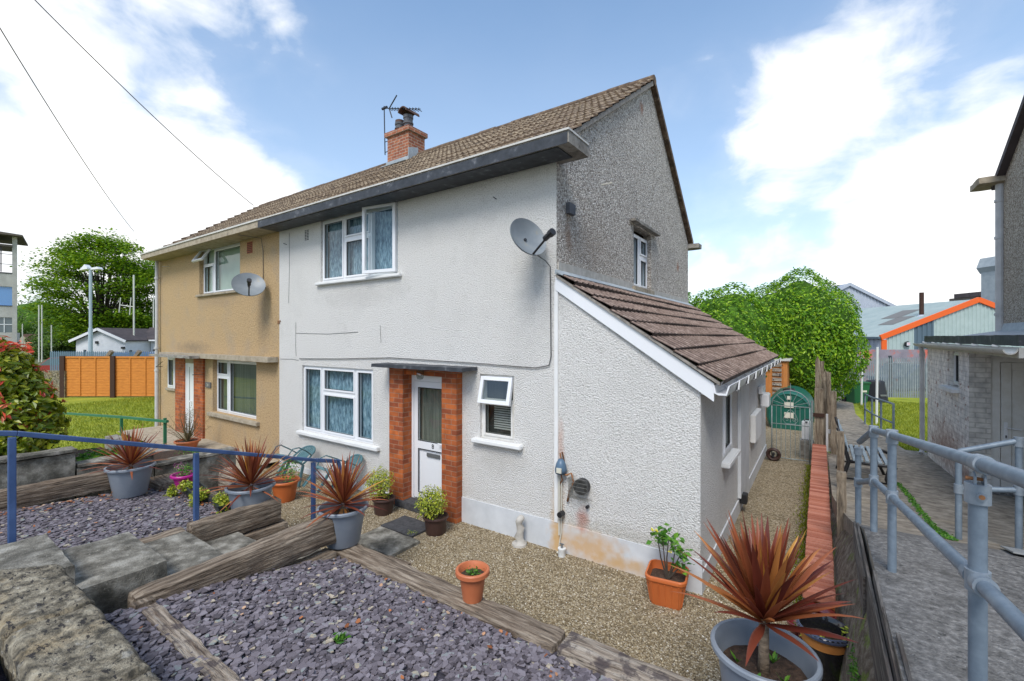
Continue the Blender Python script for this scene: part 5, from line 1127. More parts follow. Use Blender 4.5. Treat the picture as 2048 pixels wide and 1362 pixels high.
# trailing troughs
def trough(x,y,z,l,rot,label,trail,mk='yellowleaf'):
    t=thing('planting_trough',label,'planting trough',(x,y,z),'dark plastic planting troughs')
    c,s=math.cos(rot),math.sin(rot); T=lambda a,b,h:(x+a*c-b*s,y+a*s+b*c,z+h)
    mb=MB(); w_=.09
    mb.add([T(-l*.45,-w_*.8,0),T(l*.45,-w_*.8,0),T(l*.45,w_*.8,0),T(-l*.45,w_*.8,0),T(-l*.5,-w_,.15),T(l*.5,-w_,.15),T(l*.5,w_,.15),T(-l*.5,w_,.15)],[(0,3,2,1),(0,1,5,4),(1,2,6,5),(2,3,7,6),(3,0,4,7)])
    for a,b,c_,d in((-l*.52,l*.52,-w_-.01,-w_+.01),(-l*.52,l*.52,w_-.01,w_+.01)): mb.box(a,b,c_,d,.14,.16,T)
    for a,b in((-l*.52,-l*.49),(l*.49,l*.52)): mb.box(a,b,-w_+.01,w_-.01,.14,.16,T)
    mb.build('trough','pot_dkgreen',t); mb=MB(); mb.box(-l*.48,l*.48,-w_+.012,w_-.012,.10,.125,T); mb.build('soil','soil',t)
    Cs=[]
    for (cx_,cy_,cz_,rx,ry,rz,n) in trail:
        C,_=shell((x+cx_,y+cy_,z+cz_),(rx,ry,rz),n,.1,.2,1.5,3); Cs.append(C)
    C=np.concatenate(Cs); V,F=leaves(C,.032,tilt=.9,aspect=.8); arr_mesh('foliage',V,F,mk,parent=t,loc=LOC[t.name])
trough(-4.20,-2.42,.50,.50,R(-8),'dark trough with yellow trailing plant spilling over both ends',[(-.22,-.05,.16,.14,.10,.07,330),(-.36,-.16,.05,.07,.06,.12,260),(-.42,-.2,-.02,.09,.08,.07,180),(.22,-.05,.12,.12,.12,.08,330),(.30,-.14,-.02,.07,.07,.17,360),(.26,-.06,.16,.1,.1,.06,150)][:6])
trough(-3.45,-2.40,.47,.34,R(-12),'short dark green trough with lime leaves beside the second grey pot',[(-.02,-.02,.17,.15,.09,.09,420),(.12,-.05,.08,.07,.07,.10,160)],'yellowleaf')
# dry lavender pot at neighbour's door
x,y,z=-9.3,-.72,.12
t=thing('potted_lavender','straggly dry plant in a terracotta bowl by the neighbour door','potted plant',(x,y,z))
pot_mesh('pot','pot_terra',t,(x,y,z),.24,.17,.20,.02,.04); soil_disc(t,(x,y,z+.17),.2)
tops=[(x+random.gauss(0,.28),y+random.gauss(0,.2),z+random.uniform(.35,.85)) for _ in range(60)]; stems(t,(x,y),z+.15,tops,.006,'drytwig','stems')
Cs=np.concatenate([np.array(tp)+rng.normal(0,.045,(16,3)) for tp in tops]); V,F=leaves(Cs,.03,tilt=1,aspect=.35); arr_mesh('foliage',V,F,'drytwig',parent=t,loc=LOC[t.name])
# ferny ground plants
def clump(c,r,n,mk,size,label,name='leafy_plant',group=None,aspect=.35):
    t=thing(name,label,'plant',tuple(c),group); C,d=shell(c,r,n,.05,.15,1.5,7,zmin=-.1)
    V,F=leaves(C,size,tilt=.9,aspect=aspect,droop=.1); arr_mesh('foliage',V,F,mk,parent=t,loc=LOC[t.name]); stems(t,c,c[2]-.02,[(c[0]+random.uniform(-.6,.6)*r[0],c[1]+random.uniform(-.6,.6)*r[1],c[2]+r[2]*.7) for _ in range(8)],.004,'greenleaf'); return t
clump((-6.35,-2.9,.80),(.42,.45,.17),900,'greenleaf',.09,'bright green ferny plant in the raised bed, right of the red tipped bush')
clump((-7.1,-1.5,.42),(.5,.25,.14),600,'greenleaf',.06,'low dark green plant behind the second grey cordyline pot')
clump((2.955,-1.25,.42),(.05,.45,.12),380,'greenleaf',.035,'lush green weeds growing against the edging boards')
clump((2.94,-.70,.38),(.05,.15,.08),120,'yellowleaf',.03,'yellowish weeds between the black pot and the dark boards')
clump((.02,-3.12,.60),(.06,.06,.05),40,'greenleaf',.05,'single bright green weed in the middle of the slate chips')
clump((-1.85,-.72,.02),(.10,.08,.03),90,'yellowleaf',.03,'yellow green weed by the dark square slab')
# photinia bush
c=(-6.98,-4.16,1.85)
t=thing('photinia_bush','large rounded bush with green leaves and bright red new tips behind the blue rail','bush',(c[0],c[1],.9))
shr=[(c,(.95,.80,.85),5200),((c[0]+.35,c[1]+.3,c[2]-.35),(.75,.6,.7),2600),((c[0]-.2,c[1]+.1,c[2]+.25),(.7,.6,.62),1600)]
Vs=[];n0=0
C=[];Dn=[]
for cc,rr,n in shr: a,b=shell(cc,rr,n,.55,.13,1.6,4); C.append(a);Dn.append(b)
C=np.concatenate(C);Dn=np.concatenate(Dn); V,F=leaves(C,.115,normals=Dn*.6+np.array([0,0,.5]),aspect=.5,droop=.1); arr_mesh('foliage',V,F,'photo',parent=t,loc=LOC[t.name])
a,b=shell(c,(.98,.84,.92),900,.9,.15,1.6,4); k=(rng.uniform(0,1,len(a))<.16)|((a[:,2]>c[2]+.66)&(rng.uniform(0,1,len(a))<.5)); a=a[k];b=b[k]
a=np.repeat(a,4,axis=0)+rng.normal(0,.03,(len(a)*4,3)); b=np.repeat(b,4,axis=0); V,F=leaves(a,.11,normals=b*.5+np.array([0,0,.3]),aspect=.38); arr_mesh('red_tips',V,F,'photored',parent=t,loc=LOC[t.name])
stems(t,(c[0],c[1]),.85,[(c[0]+random.uniform(-.6,.6),c[1]+random.uniform(-.5,.5),c[2]+random.uniform(0,.6)) for _ in range(16)],.02)
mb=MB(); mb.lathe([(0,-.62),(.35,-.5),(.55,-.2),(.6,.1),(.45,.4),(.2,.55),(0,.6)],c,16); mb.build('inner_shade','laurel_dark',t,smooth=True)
# ---------------------------------------------------------------- plastic chairs tipped against the wall
def chair(label):
    t=thing('garden_chair',label,'chair',(0,0,0),'green plastic garden chairs tipped against the wall')
    # local: x right, y back (towards the wall), z up
    mb=MB(); pts=[(.44*.5*math.cos(a)*(1.0),.20+.10,0) for a in (0,)]
    def bk(u,z): return (u,.22+.16*((z-.42)/.43),z)   # reclined back plane
    arc=[bk(-.21-.02*math.sin(s*math.pi),.42+s*.26) for s in (0,.33,.66,1)]+[bk(.22*math.cos(R(a)),.68+.17*math.sin(R(a))) for a in range(170,9,-16)]+[bk(.21+.02*math.sin(s*math.pi),.42+s*.26) for s in (1,.66,.33,0)]
    mb.tube(arc,.020,8); mb.build('back_frame','chair',t,smooth=True)
    mb=MB()
    for k in range(-4,5):
        u0=k*.028; u1=k*.043; zt=.68+.165*math.sqrt(max(0,1-(u1/.22)**2)); a=Vector(bk(u0,.44)); b=Vector(bk(u1,zt)); mb.beam(a,b,.027,.008,up=(0,1,0))
    mb.box(-.13,.13,.235,.25,.42,.47); mb.build('backrest','chair',t)
    mb=MB()
    for k in range(9): mb.box(-.2,.2,-.20+k*.047,-.165+k*.047,.405,.417)
    mb.box(-.215,-.195,-.22,.24,.385,.42); mb.box(.195,.215,-.22,.24,.385,.42); mb.box(-.215,.215,-.235,-.215,.37,.42); mb.build('seat','chair',t,bevel=.004)
    for sx in(-1,1):
        for sy in(-1,1):
            mb=MB(); a=Vector((sx*.205,-.20 if sy<0 else .23,.40)); b=Vector((sx*.26,-.27 if sy<0 else .33,0)); mb.beam(a,b,.058,.012,up=(0,1,0)); mb.beam(a+Vector((sx*.02,0,0)),b+Vector((sx*.02,0,0)),.012,.05,up=(0,1,0)); mb.build('leg','chair',t)
        mb=MB(); mb.tube([(sx*.22,.30,.64),(sx*.27,.1,.645),(sx*.275,-.12,.63),(sx*.25,-.22,.55),(sx*.22,-.22,.40)],.012,6); mb.build('armrest','chair',t,smooth=True)
    return t
ch=chair('green plastic garden chair tipped back under the window, its legs in the gravel')
ch.location=(-5.12,-.84,.20); ch.rotation_euler=(R(-36),0,R(10))
ch2=dup(ch,(-3.95,-.72,.14),R(-6),'green plastic garden chair half hidden behind the middle red cordyline'); ch2.rotation_euler=(R(-30),0,R(-4)); ch.scale=(.86,.9,.9); ch2.scale=(.86,.9,.9)
# ================================================================ PASSAGE END: gate, tank, shed, posts, bench
t=thing('garden_gate','ornate grey metal gate with arched top closing the gravel passage','gate',(2.2,6.45,0))
gx0,gx1,gy=1.86,2.60,6.42
mb=MB(); cxg=(gx0+gx1)/2; hw=(gx1-gx0)/2-.02
for x in(gx0+.02,gx1-.02): mb.tube([(x,gy,.02),(x,gy,1.20)],.012,6)
for z in(.06,.80,1.20): mb.tube([(gx0+.02,gy,z),(gx1-.02,gy,z)],.010,6)
arc=[(cxg+hw*math.cos(R(a)),gy,1.20+.34*math.sin(R(a))) for a in range(0,181,12)]; mb.tube(arc,.011,6); mb.build('gate_frame','gate',t,smooth=True)
mb=MB()
for k in range(1,8): x=gx0+.02+k*(gx1-gx0-.04)/8; mb.tube([(x,gy,.06),(x,gy,.80)],.006,5)
for k in (1,2,5,6,7): x=gx0+.02+k*(gx1-gx0-.04)/8; mb.tube([(x,gy,.80),(x,gy,1.20)],.006,5)
for a in range(18,180,24): mb.tube([(cxg+.10*math.cos(R(a)),gy,1.20+.09*math.sin(R(a))),(cxg+hw*math.cos(R(a)),gy,1.20+.34*math.sin(R(a)))],.006,5)
mb.tube([(cxg,gy,.85),(cxg,gy,1.70)],.008,5); mb.build('bars','gate',t)
mb=MB()
for s in(-1,1):
    sp=[(cxg+s*(.07+.045*math.cos(k*.5)*(1-k/16)),gy,.90+.045*math.sin(k*.5)*(1-k/16)) for k in range(14)]; mb.tube(sp,.005,5)
    mb.tube([(cxg,gy,.82),(cxg+s*.09,gy,.82),(cxg+s*.14,gy,.90),(cxg+s*.10,gy,1.02),(cxg+s*.02,gy,1.12)],.006,5)
mb.build('scrollwork','gate',t,smooth=True)
mb=MB(); mb.tube([(2.62,6.42,.3),(2.62,6.42,1.35)],.02,8); mb.build('gate_post','gate',t)
# oil tank
t=thing('oil_tank','dark green plastic oil tank with ribbed rounded end and pale labels, behind the gate','oil tank',(2.0,10.6,0))
def tankring(y,k=1.0,zo=0):
    pts=[]; 
    for i in range(25):
        a=math.pi*i/24; pts.append((2.02+.60*k*math.cos(a),y,.52+.60*k*math.sin(a)+zo))
    pts+= [(2.02-.60*k,y,.3),(2.02-.50*k,y,.0),(2.02+.50*k,y,0),(2.02+.60*k,y,.3)]
    return pts
mb=MB(); rings=[tankring(10.35,.86,-.0),tankring(10.38,.93),tankring(10.46,1.0)]
for k in range(8): y=10.46+k*.22; rings+=[tankring(y+.02,1.0),tankring(y+.10,.965),tankring(y+.18,1.0)]
rings+=[tankring(12.3,.9)]
n=len(rings[0]); mb.add([p for r_ in rings for p in r_],[(j*n+i,j*n+(i+1)%n,(j+1)*n+(i+1)%n,(j+1)*n+i) for j in range(len(rings)-1) for i in range(n)]+[tuple(range(n))]); mb.build('tank_body','tank',t,smooth='auto')
mb=MB()
for a in range(20,170,22): mb.tube([(2.02+.18*math.cos(R(a)),10.345,.55+.18*math.sin(R(a))),(2.02+.5*math.cos(R(a)),10.345,.55+.5*math.sin(R(a)))],.014,5)
mb.tube([(2.02+.51*math.cos(R(a)),10.345,.53+.51*math.sin(R(a))) for a in range(0,181,12)],.014,5); mb.build('end_ribs','tank',t)
for b_ in((1.90,2.13,10.322,10.34,.64,.80),(1.90,2.13,10.322,10.34,.34,.50),(1.97,2.07,10.31,10.335,.88,.98)): mb=MB(); mb.box(*b_); mb.build('label','label_w',t)
mb=MB(); mb.lathe([(0,.06),(.12,.05),(.14,0)],(2.02,10.8,1.11),16); mb.box(1.85,1.95,10.5,10.6,1.1,1.16); mb.build('cap','black',t)
# jerry can
t=thing('water_container','white plastic container with a handle standing right behind the gate','container',(2.52,6.95,.0))
mb=MB(); mb.bbox(2.42,2.62,6.95,7.12,.40,.82,.02); mb.build('body','upvc',t); mb=MB(); mb.tube([(2.46,7.0,.82),(2.48,7.0,.86),(2.56,7.0,.86),(2.58,7.0,.82)],.012,6); mb.bbox(2.49,2.53,6.93,6.952,.79,.82,.004); mb.build('handle','black',t)
tag(slabthing(2.38,2.66,6.9,7.2,-.02,.40,'concrete','concrete block carrying the white container','concrete_block','block'),'concrete block carrying the white container','block')
# hose coil
t=thing('hose_reel','small brown coil of hose leaning at the foot of the gate','hose',(1.9,6.3,.12))
mb=MB()
for r_,y in((.12,6.34),(.10,6.31),(.13,6.28),(.085,6.33),(.11,6.26)): mb.tube([(1.92+r_*math.cos(k*.5),y,.14+r_*math.sin(k*.5)) for k in range(14)],.018,6,cap=False)
mb.build('coil','pot_brown',t,smooth=True); mb=MB(); mb.tube([(1.92,6.24,.14),(1.92,6.38,.14)],.03,8); mb.build('hub','black',t)
# shed
S_=thing('garden_shed','orange brown wooden shed with white topped flat roof behind the oil tank','shed',(1.2,12,0))
mb=MB(); mb.box(-.2,1.88,11.9,13.6,0,1.93); mb.build('wall','shedwood',S_)
mb=MB()
for k in range(9): mb.box(1.48,1.74,11.86,11.90,.5+k*.155,.60+k*.155)
mb.build('slats','step' if False else 'sleeper_pale',S_)
mb=MB(); mb.box(1.78,1.90,11.87,11.905,0,1.93); mb.box(-.2,1.78,11.875,11.905,1.80,1.93)
for k in range(14): mb.box(-.2+k*.12,-.195+k*.12,11.893,11.903,0,1.8)
mb.build('trim','shedwood',S_); mb=MB(); mb.box(-.3,1.98,11.8,13.7,1.93,1.97); mb.build('roof','gutter',S_)
# timber fence boards beyond the gate
BF=thing('picket_fence','weathered uneven pointed fence boards beside the gate at the end of the brick wall','fence',(2.75,7,0))
for i,(x,y,w_,z0,z1,pt) in enumerate(((2.70,6.42,.085,.30,1.62,0),(2.78,6.42,.085,.30,1.62,0),(2.715,7.1,.09,.2,2.28,1),(2.80,7.5,.09,.2,2.15,0),(2.86,7.3,.07,.2,1.98,1),(2.90,7.7,.07,.2,1.9,0),(2.93,7.1,.075,.2,1.93,0))):
    mb=MB(); 
    if pt: mb.prism([(x-w_/2,y,z0),(x+w_/2,y,z0),(x+w_/2,y,z1-.12),(x,y,z1),(x-w_/2,y,z1-.12)],(0,.03,0))
    else: rough_block(mb,x-w_/2,x+w_/2,y,y+.06,z0,z1,.006,7,.1,.008)
    mb.build('board','post_wood',BF)
mb=MB(); mb.box(2.64,2.84,6.395,6.415,1.02,1.10); mb.build('strap','brownpost',BF)
mb=MB(); mb.box(2.86,2.90,6.35,6.42,.3,1.1); mb.box(2.86,2.98,6.40,6.43,.70,.78); mb.build('post_bracket','pipe',BF)
# bench
bz=.40
t=thing('park_bench','slatted grey bench with black iron ends on the path','bench',(3.4,4,bz))
mb=MB()
for k in range(6): x=3.17+k*.075; mb.box(x,x+.048,3.55,4.72,bz+.42-.012*abs(k-2.5)*.3,bz+.445)
mb.build('seat_slats','bench_slat',t,bevel=.004)
mb=MB()
for k in range(4): z=bz+.55+k*.085; x=3.10-.03*k; mb.box(x,x+.02,3.55,4.72,z,z+.055)
mb.build('back_slats','bench_slat',t)
for y in(3.56,4.68):
    mb=MB(); mb.tube([(3.0,y,bz),(3.07,y,bz+.22),(3.12,y,bz+.40),(3.06,y,bz+.65),(2.98,y,bz+.90)],[.022,.026,.028,.026,.02],6); mb.tube([(3.12,y,bz+.405),(3.4,y,bz+.395),(3.62,y,bz+.40),(3.68,y,bz+.37)],.024,6); mb.tube([(3.60,y,bz+.40),(3.56,y,bz+.2),(3.64,y,bz+.0)],.022,6); mb.tube([(3.07,y,bz+.14),(3.58,y,bz+.14)],.014,6); mb.build('iron_end','bench_iron',t,smooth=True)
# bins
t=thing('wheelie_bin','dark green wheelie bin standing by the palisade fence','bin',(4.3,18,.1))
c=P(1712,790,17.9); q=YAW
def Tl(cx0,cy0,z0,rot): 
    c_,s_=math.cos(rot),math.sin(rot); return lambda a,b,h:(cx0+a*c_-b*s_,cy0+a*s_+b*c_,z0+h)
T=Tl(c.x,c.y,.08,q)
mb=MB(); mb.add([T(-.24,-.25,0),T(.24,-.25,0),T(.24,.25,0),T(-.24,.25,0),T(-.31,-.32,.78),T(.31,-.32,.78),T(.31,.34,.78),T(-.31,.34,.78)],[(0,3,2,1),(0,1,5,4),(1,2,6,5),(2,3,7,6),(3,0,4,7),(4,5,6,7)]); mb.build('body','binGreen',t)
mb=MB(); mb.bbox(-.34,.34,-.36,.38,.78,.85,.02,T); mb.build('lid','binGreen',t); mb=MB(); mb.box(-.30,-.24,.2,.38,0,.2,T); mb.box(.24,.30,.2,.38,0,.2,T); mb.build('wheel','black',t); mb=MB(); mb.box(.02,.2,-.30,-.285,.45,.52,T); mb.build('marking','label_w',t)
t=thing('compost_bin','round black plastic compost bin beside the wheelie bin','compost bin',(5.2,18.5,.08)); c=P(1750,795,18.3)
mb=MB(); mb.lathe([(.43,0),(.42,.1),(.32,.72),(.30,.80),(.28,.84),(.12,.87),(0,.88)],(c.x,c.y,.08),12); mb.build('body','binBlack',t); mb=MB(); T=Tl(c.x,c.y,.08,q); mb.box(-.12,.15,-.42,-.40,.25,.32,T); mb.build('hatch_label','silver',t)
for px,pb,pt_,d,lab in((1723,808,698,17.2,'thinner white clothes line pole, beside the green bin'),(1753,846,694,13.5,'taller white clothes line pole, in front of the compost bin')):
    a=P(px,pb,d); b=P(px,pt_,d); mb=MB(); mb.tube([(a.x,a.y,.05),(a.x+.02,a.y,b.z)],.033,8); tag(mb.build('line_pole','whitepole'),lab,'pole','white clothes line poles on the lawn')
# palisade fence right
def palisade(a,b,h,z0,n,mk,mp,label,posts,dark=None,group='palisade fences'):
    a=Vector(a);b=Vector(b); t=thing('palisade_fence',label,'fence',tuple(a.lerp(b,.5)),group); d=(b-a).normalized(); nn=Vector((d.y,-d.x,0))
    mb=MB()
    for k in range(n):
        p=a.lerp(b,(k+.5)/n); w_=(b-a).length/n*.36
        mb.prism([p-d*w_+Vector((0,0,z0)),p+d*w_+Vector((0,0,z0)),p+d*w_+Vector((0,0,z0+h-.08)),p+Vector((0,0,z0+h)),p-d*w_+Vector((0,0,z0+h-.08))],nn*.012)
    mb.build('pales',mk,t)
    mb=MB()
    for z in(z0+.25,z0+h-.28): mb.beam(a+nn*-.03+Vector((0,0,z)),b+nn*-.03+Vector((0,0,z)),.04,.05)
    mb.build('rail',mk,t)
    for s in posts: mb=MB(); p=a.lerp(b,s)-nn*.07; mb.beam(p+Vector((0,0,z0)),p+Vector((0,0,z0+h+.06)),.10,.06,up=tuple(nn)); mb.build('post',mp,t)
    return t
pa=P(1560,790,20.0); pb=P(1990,790,19.0); pa.z=pb.z=0
palisade(pa,pb,1.80,.03,96,'pal','pal_dark','tall grey palisade fence with red patches behind the right lawn',(.27,.53,.80))
a=P(1480,790,26.5); a.z=0; T=(lambda a_: (lambda u,v,h:(a_.x+u*RT[0]+v*FW[0],a_.y+u*RT[1]+v*FW[1],h)))(a)
mb=MB(); mb.box(0,19,0,.25,-.1,1.95,T); tag(mb.build('boundary_wall','mauvewall'),'mauve grey wall with red patches behind the right palisade fence','wall')
# cars behind right palisade
def car(c,L,W,Hh,rot,mk,label,z0=0):
    t=thing('parked_car',label,'car',(c[0],c[1],z0),'cars parked behind the fences'); T=Tl(c[0],c[1],z0,rot)
    mb=MB(); prof=[(-L/2,.25),(-L/2,.62),(-L/2+.1,.75),(-L*.28,.82),(-L*.12,Hh-.05),(-L*.02,Hh),(L*.25,Hh),(L*.36,Hh-.06),(L*.46,.88),(L/2,.80),(L/2,.3),(L*.42,.22),(-L*.42,.22)]
    mb.prism([T(x,-W/2,z) for x,z in prof],Vector(T(0,W,0))-Vector(T(0,0,0))); mb.build('body',mk,t,smooth=False,bevel=.04)
    mb=MB(); gp=[(-L*.25,.86),(-L*.12,Hh-.12),(L*.24,Hh-.08),(L*.38,.9)]; 
    for s in(-1,1): mb.add([T(x,s*(W/2+.004),z) for x,z in gp],[(0,1,2,3)])
    mb.add([T(-L*.285,-W*.42,.84),T(-L*.285,W*.42,.84),T(-L*.135,W*.40,Hh-.07),T(-L*.135,-W*.40,Hh-.07)],[(0,1,2,3)]); mb.build('windows','greyglass',t)
    for sx in(-1,1):
        for sy in(-1,1):
            mb=MB(); a=Vector(T(sx*L*.31,sy*W/2*.98,.31)); b=Vector(T(sx*L*.31,sy*(W/2-.2),.31)); mb.tube([a,b],.31,16); mb.build('wheel','black',t)
    return t
c=P(1822,760,22.5); car((c.x,c.y),4.2,1.75,1.42,YAW+.1,'darkcar','dark blue parked car seen through the right palisade fence')
c=P(1668,765,23.5); car((c.x,c.y),4.0,1.7,1.45,YAW+1.2,'redcar','dark red parked car seen through the left part of the palisade fence')
# warehouses
def frameT(o,rot): 
    c_,s_=math.cos(rot),math.sin(rot); return lambda a,b,h:(o.x+a*c_-b*s_,o.y+a*s_+b*c_,h)
WA=thing('green_warehouse','pale green clad warehouse with orange gable trim behind the palisade','warehouse',(12,36,0))
o=P(1762,674,32); o.z=0; T=frameT(o,YAW)   # local x along image right, y away
wid=13.8; ez=2.76; rz=5.42
def ribbed(mb,T,u0,u1,zf,o_,p=.28,dep=.045):
    n=int((u1-u0)/p)
    for k in range(n):
        a=u0+(u1-u0)*k/n; b=u0+(u1-u0)*(k+1)/n; m1=a+(b-a)*.55; m2=a+(b-a)*.65;m3=a+(b-a)*.9
        for (s,e,os,oe) in((a,m1,0,0),(m1,m2,0,dep),(m2,m3,dep,dep),(m3,b,dep,0)): mb.quad(T(s,o_-os,0),T(e,o_-oe,0),T(e,o_-oe,zf(e)),T(s,o_-os,zf(s)))
zf=lambda u: ez+(rz-ez)*(1-abs(u-wid/2)/(wid/2))-.05
mb=MB(); ribbed(mb,T,.35,2.35,zf,0); ribbed(mb,T,3.75,wid,zf,0); mb.build('gable_cladding','clad_green',WA)
mb=MB(); ribbed(mb,T,2.35,3.75,zf,0,.35,.07); mb.build('door_panel','clad_dark',WA)
mb=MB(); Ty=lambda a,b,h:T(b,a,h); n=70
for k in range(n):
    a=k*.4; b=a+.4
    for s,e,os,oe in((a,a+.2,0,0),(a+.2,a+.25,0,-.04),(a+.25,a+.36,-.04,-.04),(a+.36,b,-.04,0)): mb.quad(T(os,s,0),T(oe,e,0),T(oe,e,ez-.02),T(os,s,ez-.02))
mb.build('side_cladding','clad_grey',WA)
mb=MB(); mb.quad(T(-.15,-.1,ez-.04),T(-.15,28,ez-.04),T(wid/2,28,rz),T(wid/2,-.1,rz)); mb.quad(T(wid+.1,-.1,ez-.04),T(wid+.1,28,ez-.04),T(wid/2,28,rz),T(wid/2,-.1,rz)); mb.build('roof','wroof',WA)
mb=MB()
def rl(u0,u1,y0,y1):
    z=lambda u:ez-.04+(rz-ez+.04)*(u+.15)/(wid/2+.15)+.02
    mb.quad(T(u0,y0,z(u0)),T(u0,y1,z(u0)),T(u1,y1,z(u1)),T(u1,y0,z(u1)))
[ (rl(*q_),mb.build('rooflight','wrooflight',WA),mb.__init__()) for q_ in ((2.2,3.9,1.6,3.0),(3.6,5.4,2.8,4.4),(2.2,3.6,9,11.5),(3.4,5.0,11.2,13.8))]
mb=MB(); mb.beam(T(-.1,-.08,ez-.1),T(wid/2,-.08,rz-.05),.12,.36,up=(0,0,1)); mb.beam(T(wid+.1,-.085,ez-.1),T(wid/2,-.085,rz-.05),.12,.36,up=(0,0,1)); mb.box(0,.35,-.09,.0,0,ez-.25,T); mb.build('orange_trim','orange_trim',WA)
mb=MB(); mb.box(-.28,-.12,-.1,28,ez-.18,ez-.05,T); mb.build('eaves_gutter','clad_dark',WA)
mb=MB(); T0=T(1.72,-.12,2.2); mb.tube([Vector(T0),Vector(T(1.72,-.25,2.2))],.20,6); al=mb.build('alarm_box','black',WA); mb=MB(); mb.box(1.62,1.86,-.27,-.255,2.1,2.32,T); mb.build('alarm_panel','upvc',al); 
text('H',.20,T(1.74,-.275,2.21),(R(90),0,YAW),'redtrim',al,'alarm_symbol')
fpos=T(4.0,1.2,0); mb=MB(); mb.tube([(fpos[0],fpos[1],4.1),(fpos[0],fpos[1],6.0)],.14,10); mb.build('flue','brownpost',WA); mb=MB(); mb.lathe([(.35,0),(.15,.2)],(fpos[0],fpos[1],4.15),12); mb.build('flue_collar','clad_lt',WA)
WB=thing('grey_warehouse','pale grey metal warehouse gable rising above the green roof','warehouse',(15,65,0)); o=P(1697,674,62); o.z=0; T2=frameT(o,YAW)
mb=MB(); zf2=lambda u: 10.05-abs(u)*.50; ribbed(mb,T2,-9,5.6,zf2,0,.45,.06); mb.build('gable_cladding','clad_lt',WB)
mb=MB(); mb.quad(T2(0,-.3,10.1),T2(6.5,-.3,6.85),T2(6.5,25,6.85),T2(0,25,10.1)); mb.quad(T2(0,-.3,10.1),T2(-9.5,-.3,5.35),T2(-9.5,25,5.35),T2(0,25,10.1)); mb.build('roof','clad_grey',WB)
mb=MB(); mb.beam(T2(0,-.2,10.0),T2(6.5,-.2,6.75),.2,.4); mb.beam(T2(0,-.21,10.0),T2(-9.5,-.21,5.25),.2,.4); mb.build('verge_trim','clad_lt',WB)
t=thing('steel_flue','square blue grey ventilation stack beyond the orange trimmed gable','ventilation stack',tuple(P(1985,674,48))); c=P(1990,674,46); T=Tl(c.x,c.y,0,YAW)
mb=MB(); mb.box(-.7,.7,-.7,.7,0,9.4,T); mb.build('stack','steelblue',t); mb=MB(); mb.prism([T(-1.0,-.9,9.9),T(-.6,-.9,10.9),T(1.0,-.9,10.9),T(1.0,-.9,9.9),T(.6,-.9,9.3),T(-.6,-.9,9.3)],Vector(T(0,1.8,0))-Vector(T(0,0,0))); mb.build('cowl','steelblue',t)
t=thing('brown_building','small dark brown flat building top beyond the warehouse roof','building',tuple(P(1962,674,52))); c=P(1966,674,52); T=Tl(c.x,c.y,0,YAW)
mb=MB(); mb.box(-1.0,4,-.5,3,0,7.4,T); mb.build('wall','stand_roof',t); mb=MB(); mb.prism([T(-1.1,-.7,7.4),T(4,-.7,7.4),T(4,-.7,8.4),T(-1.1,-.7,7.9)],Vector(T(0,3,0))-Vector(T(0,0,0))); mb.build('roof','slateroof',t)
# ================================================================ RIGHT HOUSE AND OUTHOUSE
RH=thing('neighbour_house','tan roughcast gable of the next house at the right edge with dark verge','house',(7,2,0))
HX=5.2; HY=5.52
mb=MB(); mb.add([(HX,HY,2.7),(HX,-1.6,2.7),(HX,-1.6,5.2),(HX,2.0,7.3),(HX,HY,5.2)],[(0,1,2,3,4)]); mb.quad((HX,HY,2.7),(HX+6,HY,2.7),(HX+6,HY,5.2),(HX,HY,5.2)); mb.quad((HX+.8,-1.6,0),(HX+.8,HY,0),(HX+.8,HY,2.75),(HX+.8,-1.6,2.75)); mb.quad((HX,-1.6,2.7),(HX+6,-1.6,2.7),(HX+6,-1.6,5.2),(HX,-1.6,5.2)); mb.build('wall','dash_tan',RH)
mb=MB(); tiled(mb,(HX-.06,HY+.1,5.22),(HX+6,HY+.1,5.22),(HX+6,2.0,7.36),(HX-.06,2.0,7.36),12,.30,.02,.02); mb.quad((HX-.06,-1.7,5.2),(HX+6,-1.7,5.2),(HX+6,2,7.36),(HX-.06,2,7.36)); mb.build('roof','tile',RH)
mb=MB(); mb.beam((HX-.03,HY+.12,5.17),(HX-.03,2.0,7.33),.09,.14,up=(1,0,0)); mb.build('verge','slateroof',RH)
mb=MB(); rough_block(mb,HX-.32,HX+.5,HY-.18,HY+.36,5.19,5.32,.006,6,.12,.02); mb.build('eaves_slab','concrete_tan',RH)
mb=MB(); mb.tube([(HX-.03,HY-.02,2.72),(HX-.03,HY-.02,5.2)],.055,12)
for z in(3.05,4.3,4.9): mb.tube([(HX-.03,HY-.02,z),(HX-.03,HY-.02,z+.04)],.068,12)
mb.build('downpipe','pipe',RH)
OH=thing('brick_outhouse','whitewashed brick outhouse with flat felt roof at the right edge','outhouse',(5,6,.3)); OX=4.6; OY0=4.42; OY1=7.55
OW=(5.03,5.78,1.86,2.46)
wall(Tfor('-X',OX),OY0,OY1,.0,2.50,[OW],.12,'brick_wh','side_wall',OH)
mb=MB(); mb.quad((OX,OY0,0),(4.83,OY0,0),(4.83,OY0,2.5),(OX,OY0,2.5)); mb.quad((4.83,OY0,0),(4.83,OY0+.18,0),(4.83,OY0+.18,2.5),(4.83,OY0,2.5)); mb.quad((5.75,OY0,0),(7,OY0,0),(7,OY0,2.5),(5.75,OY0,2.5)); mb.build('front_wall','brick_gr',OH); mb=MB(); mb.quad((OX,OY1,0),(7,OY1,0),(7,OY1,2.5),(OX,OY1,2.5)); mb.build('rear_wall','brick_gr',OH)
owin=window(OH,Tfor('-X',OX),5.03,5.52,1.90,2.46,.10,[(5.06,5.49,1.93,2.43)],[],'darkroom',gm='glass_dim')
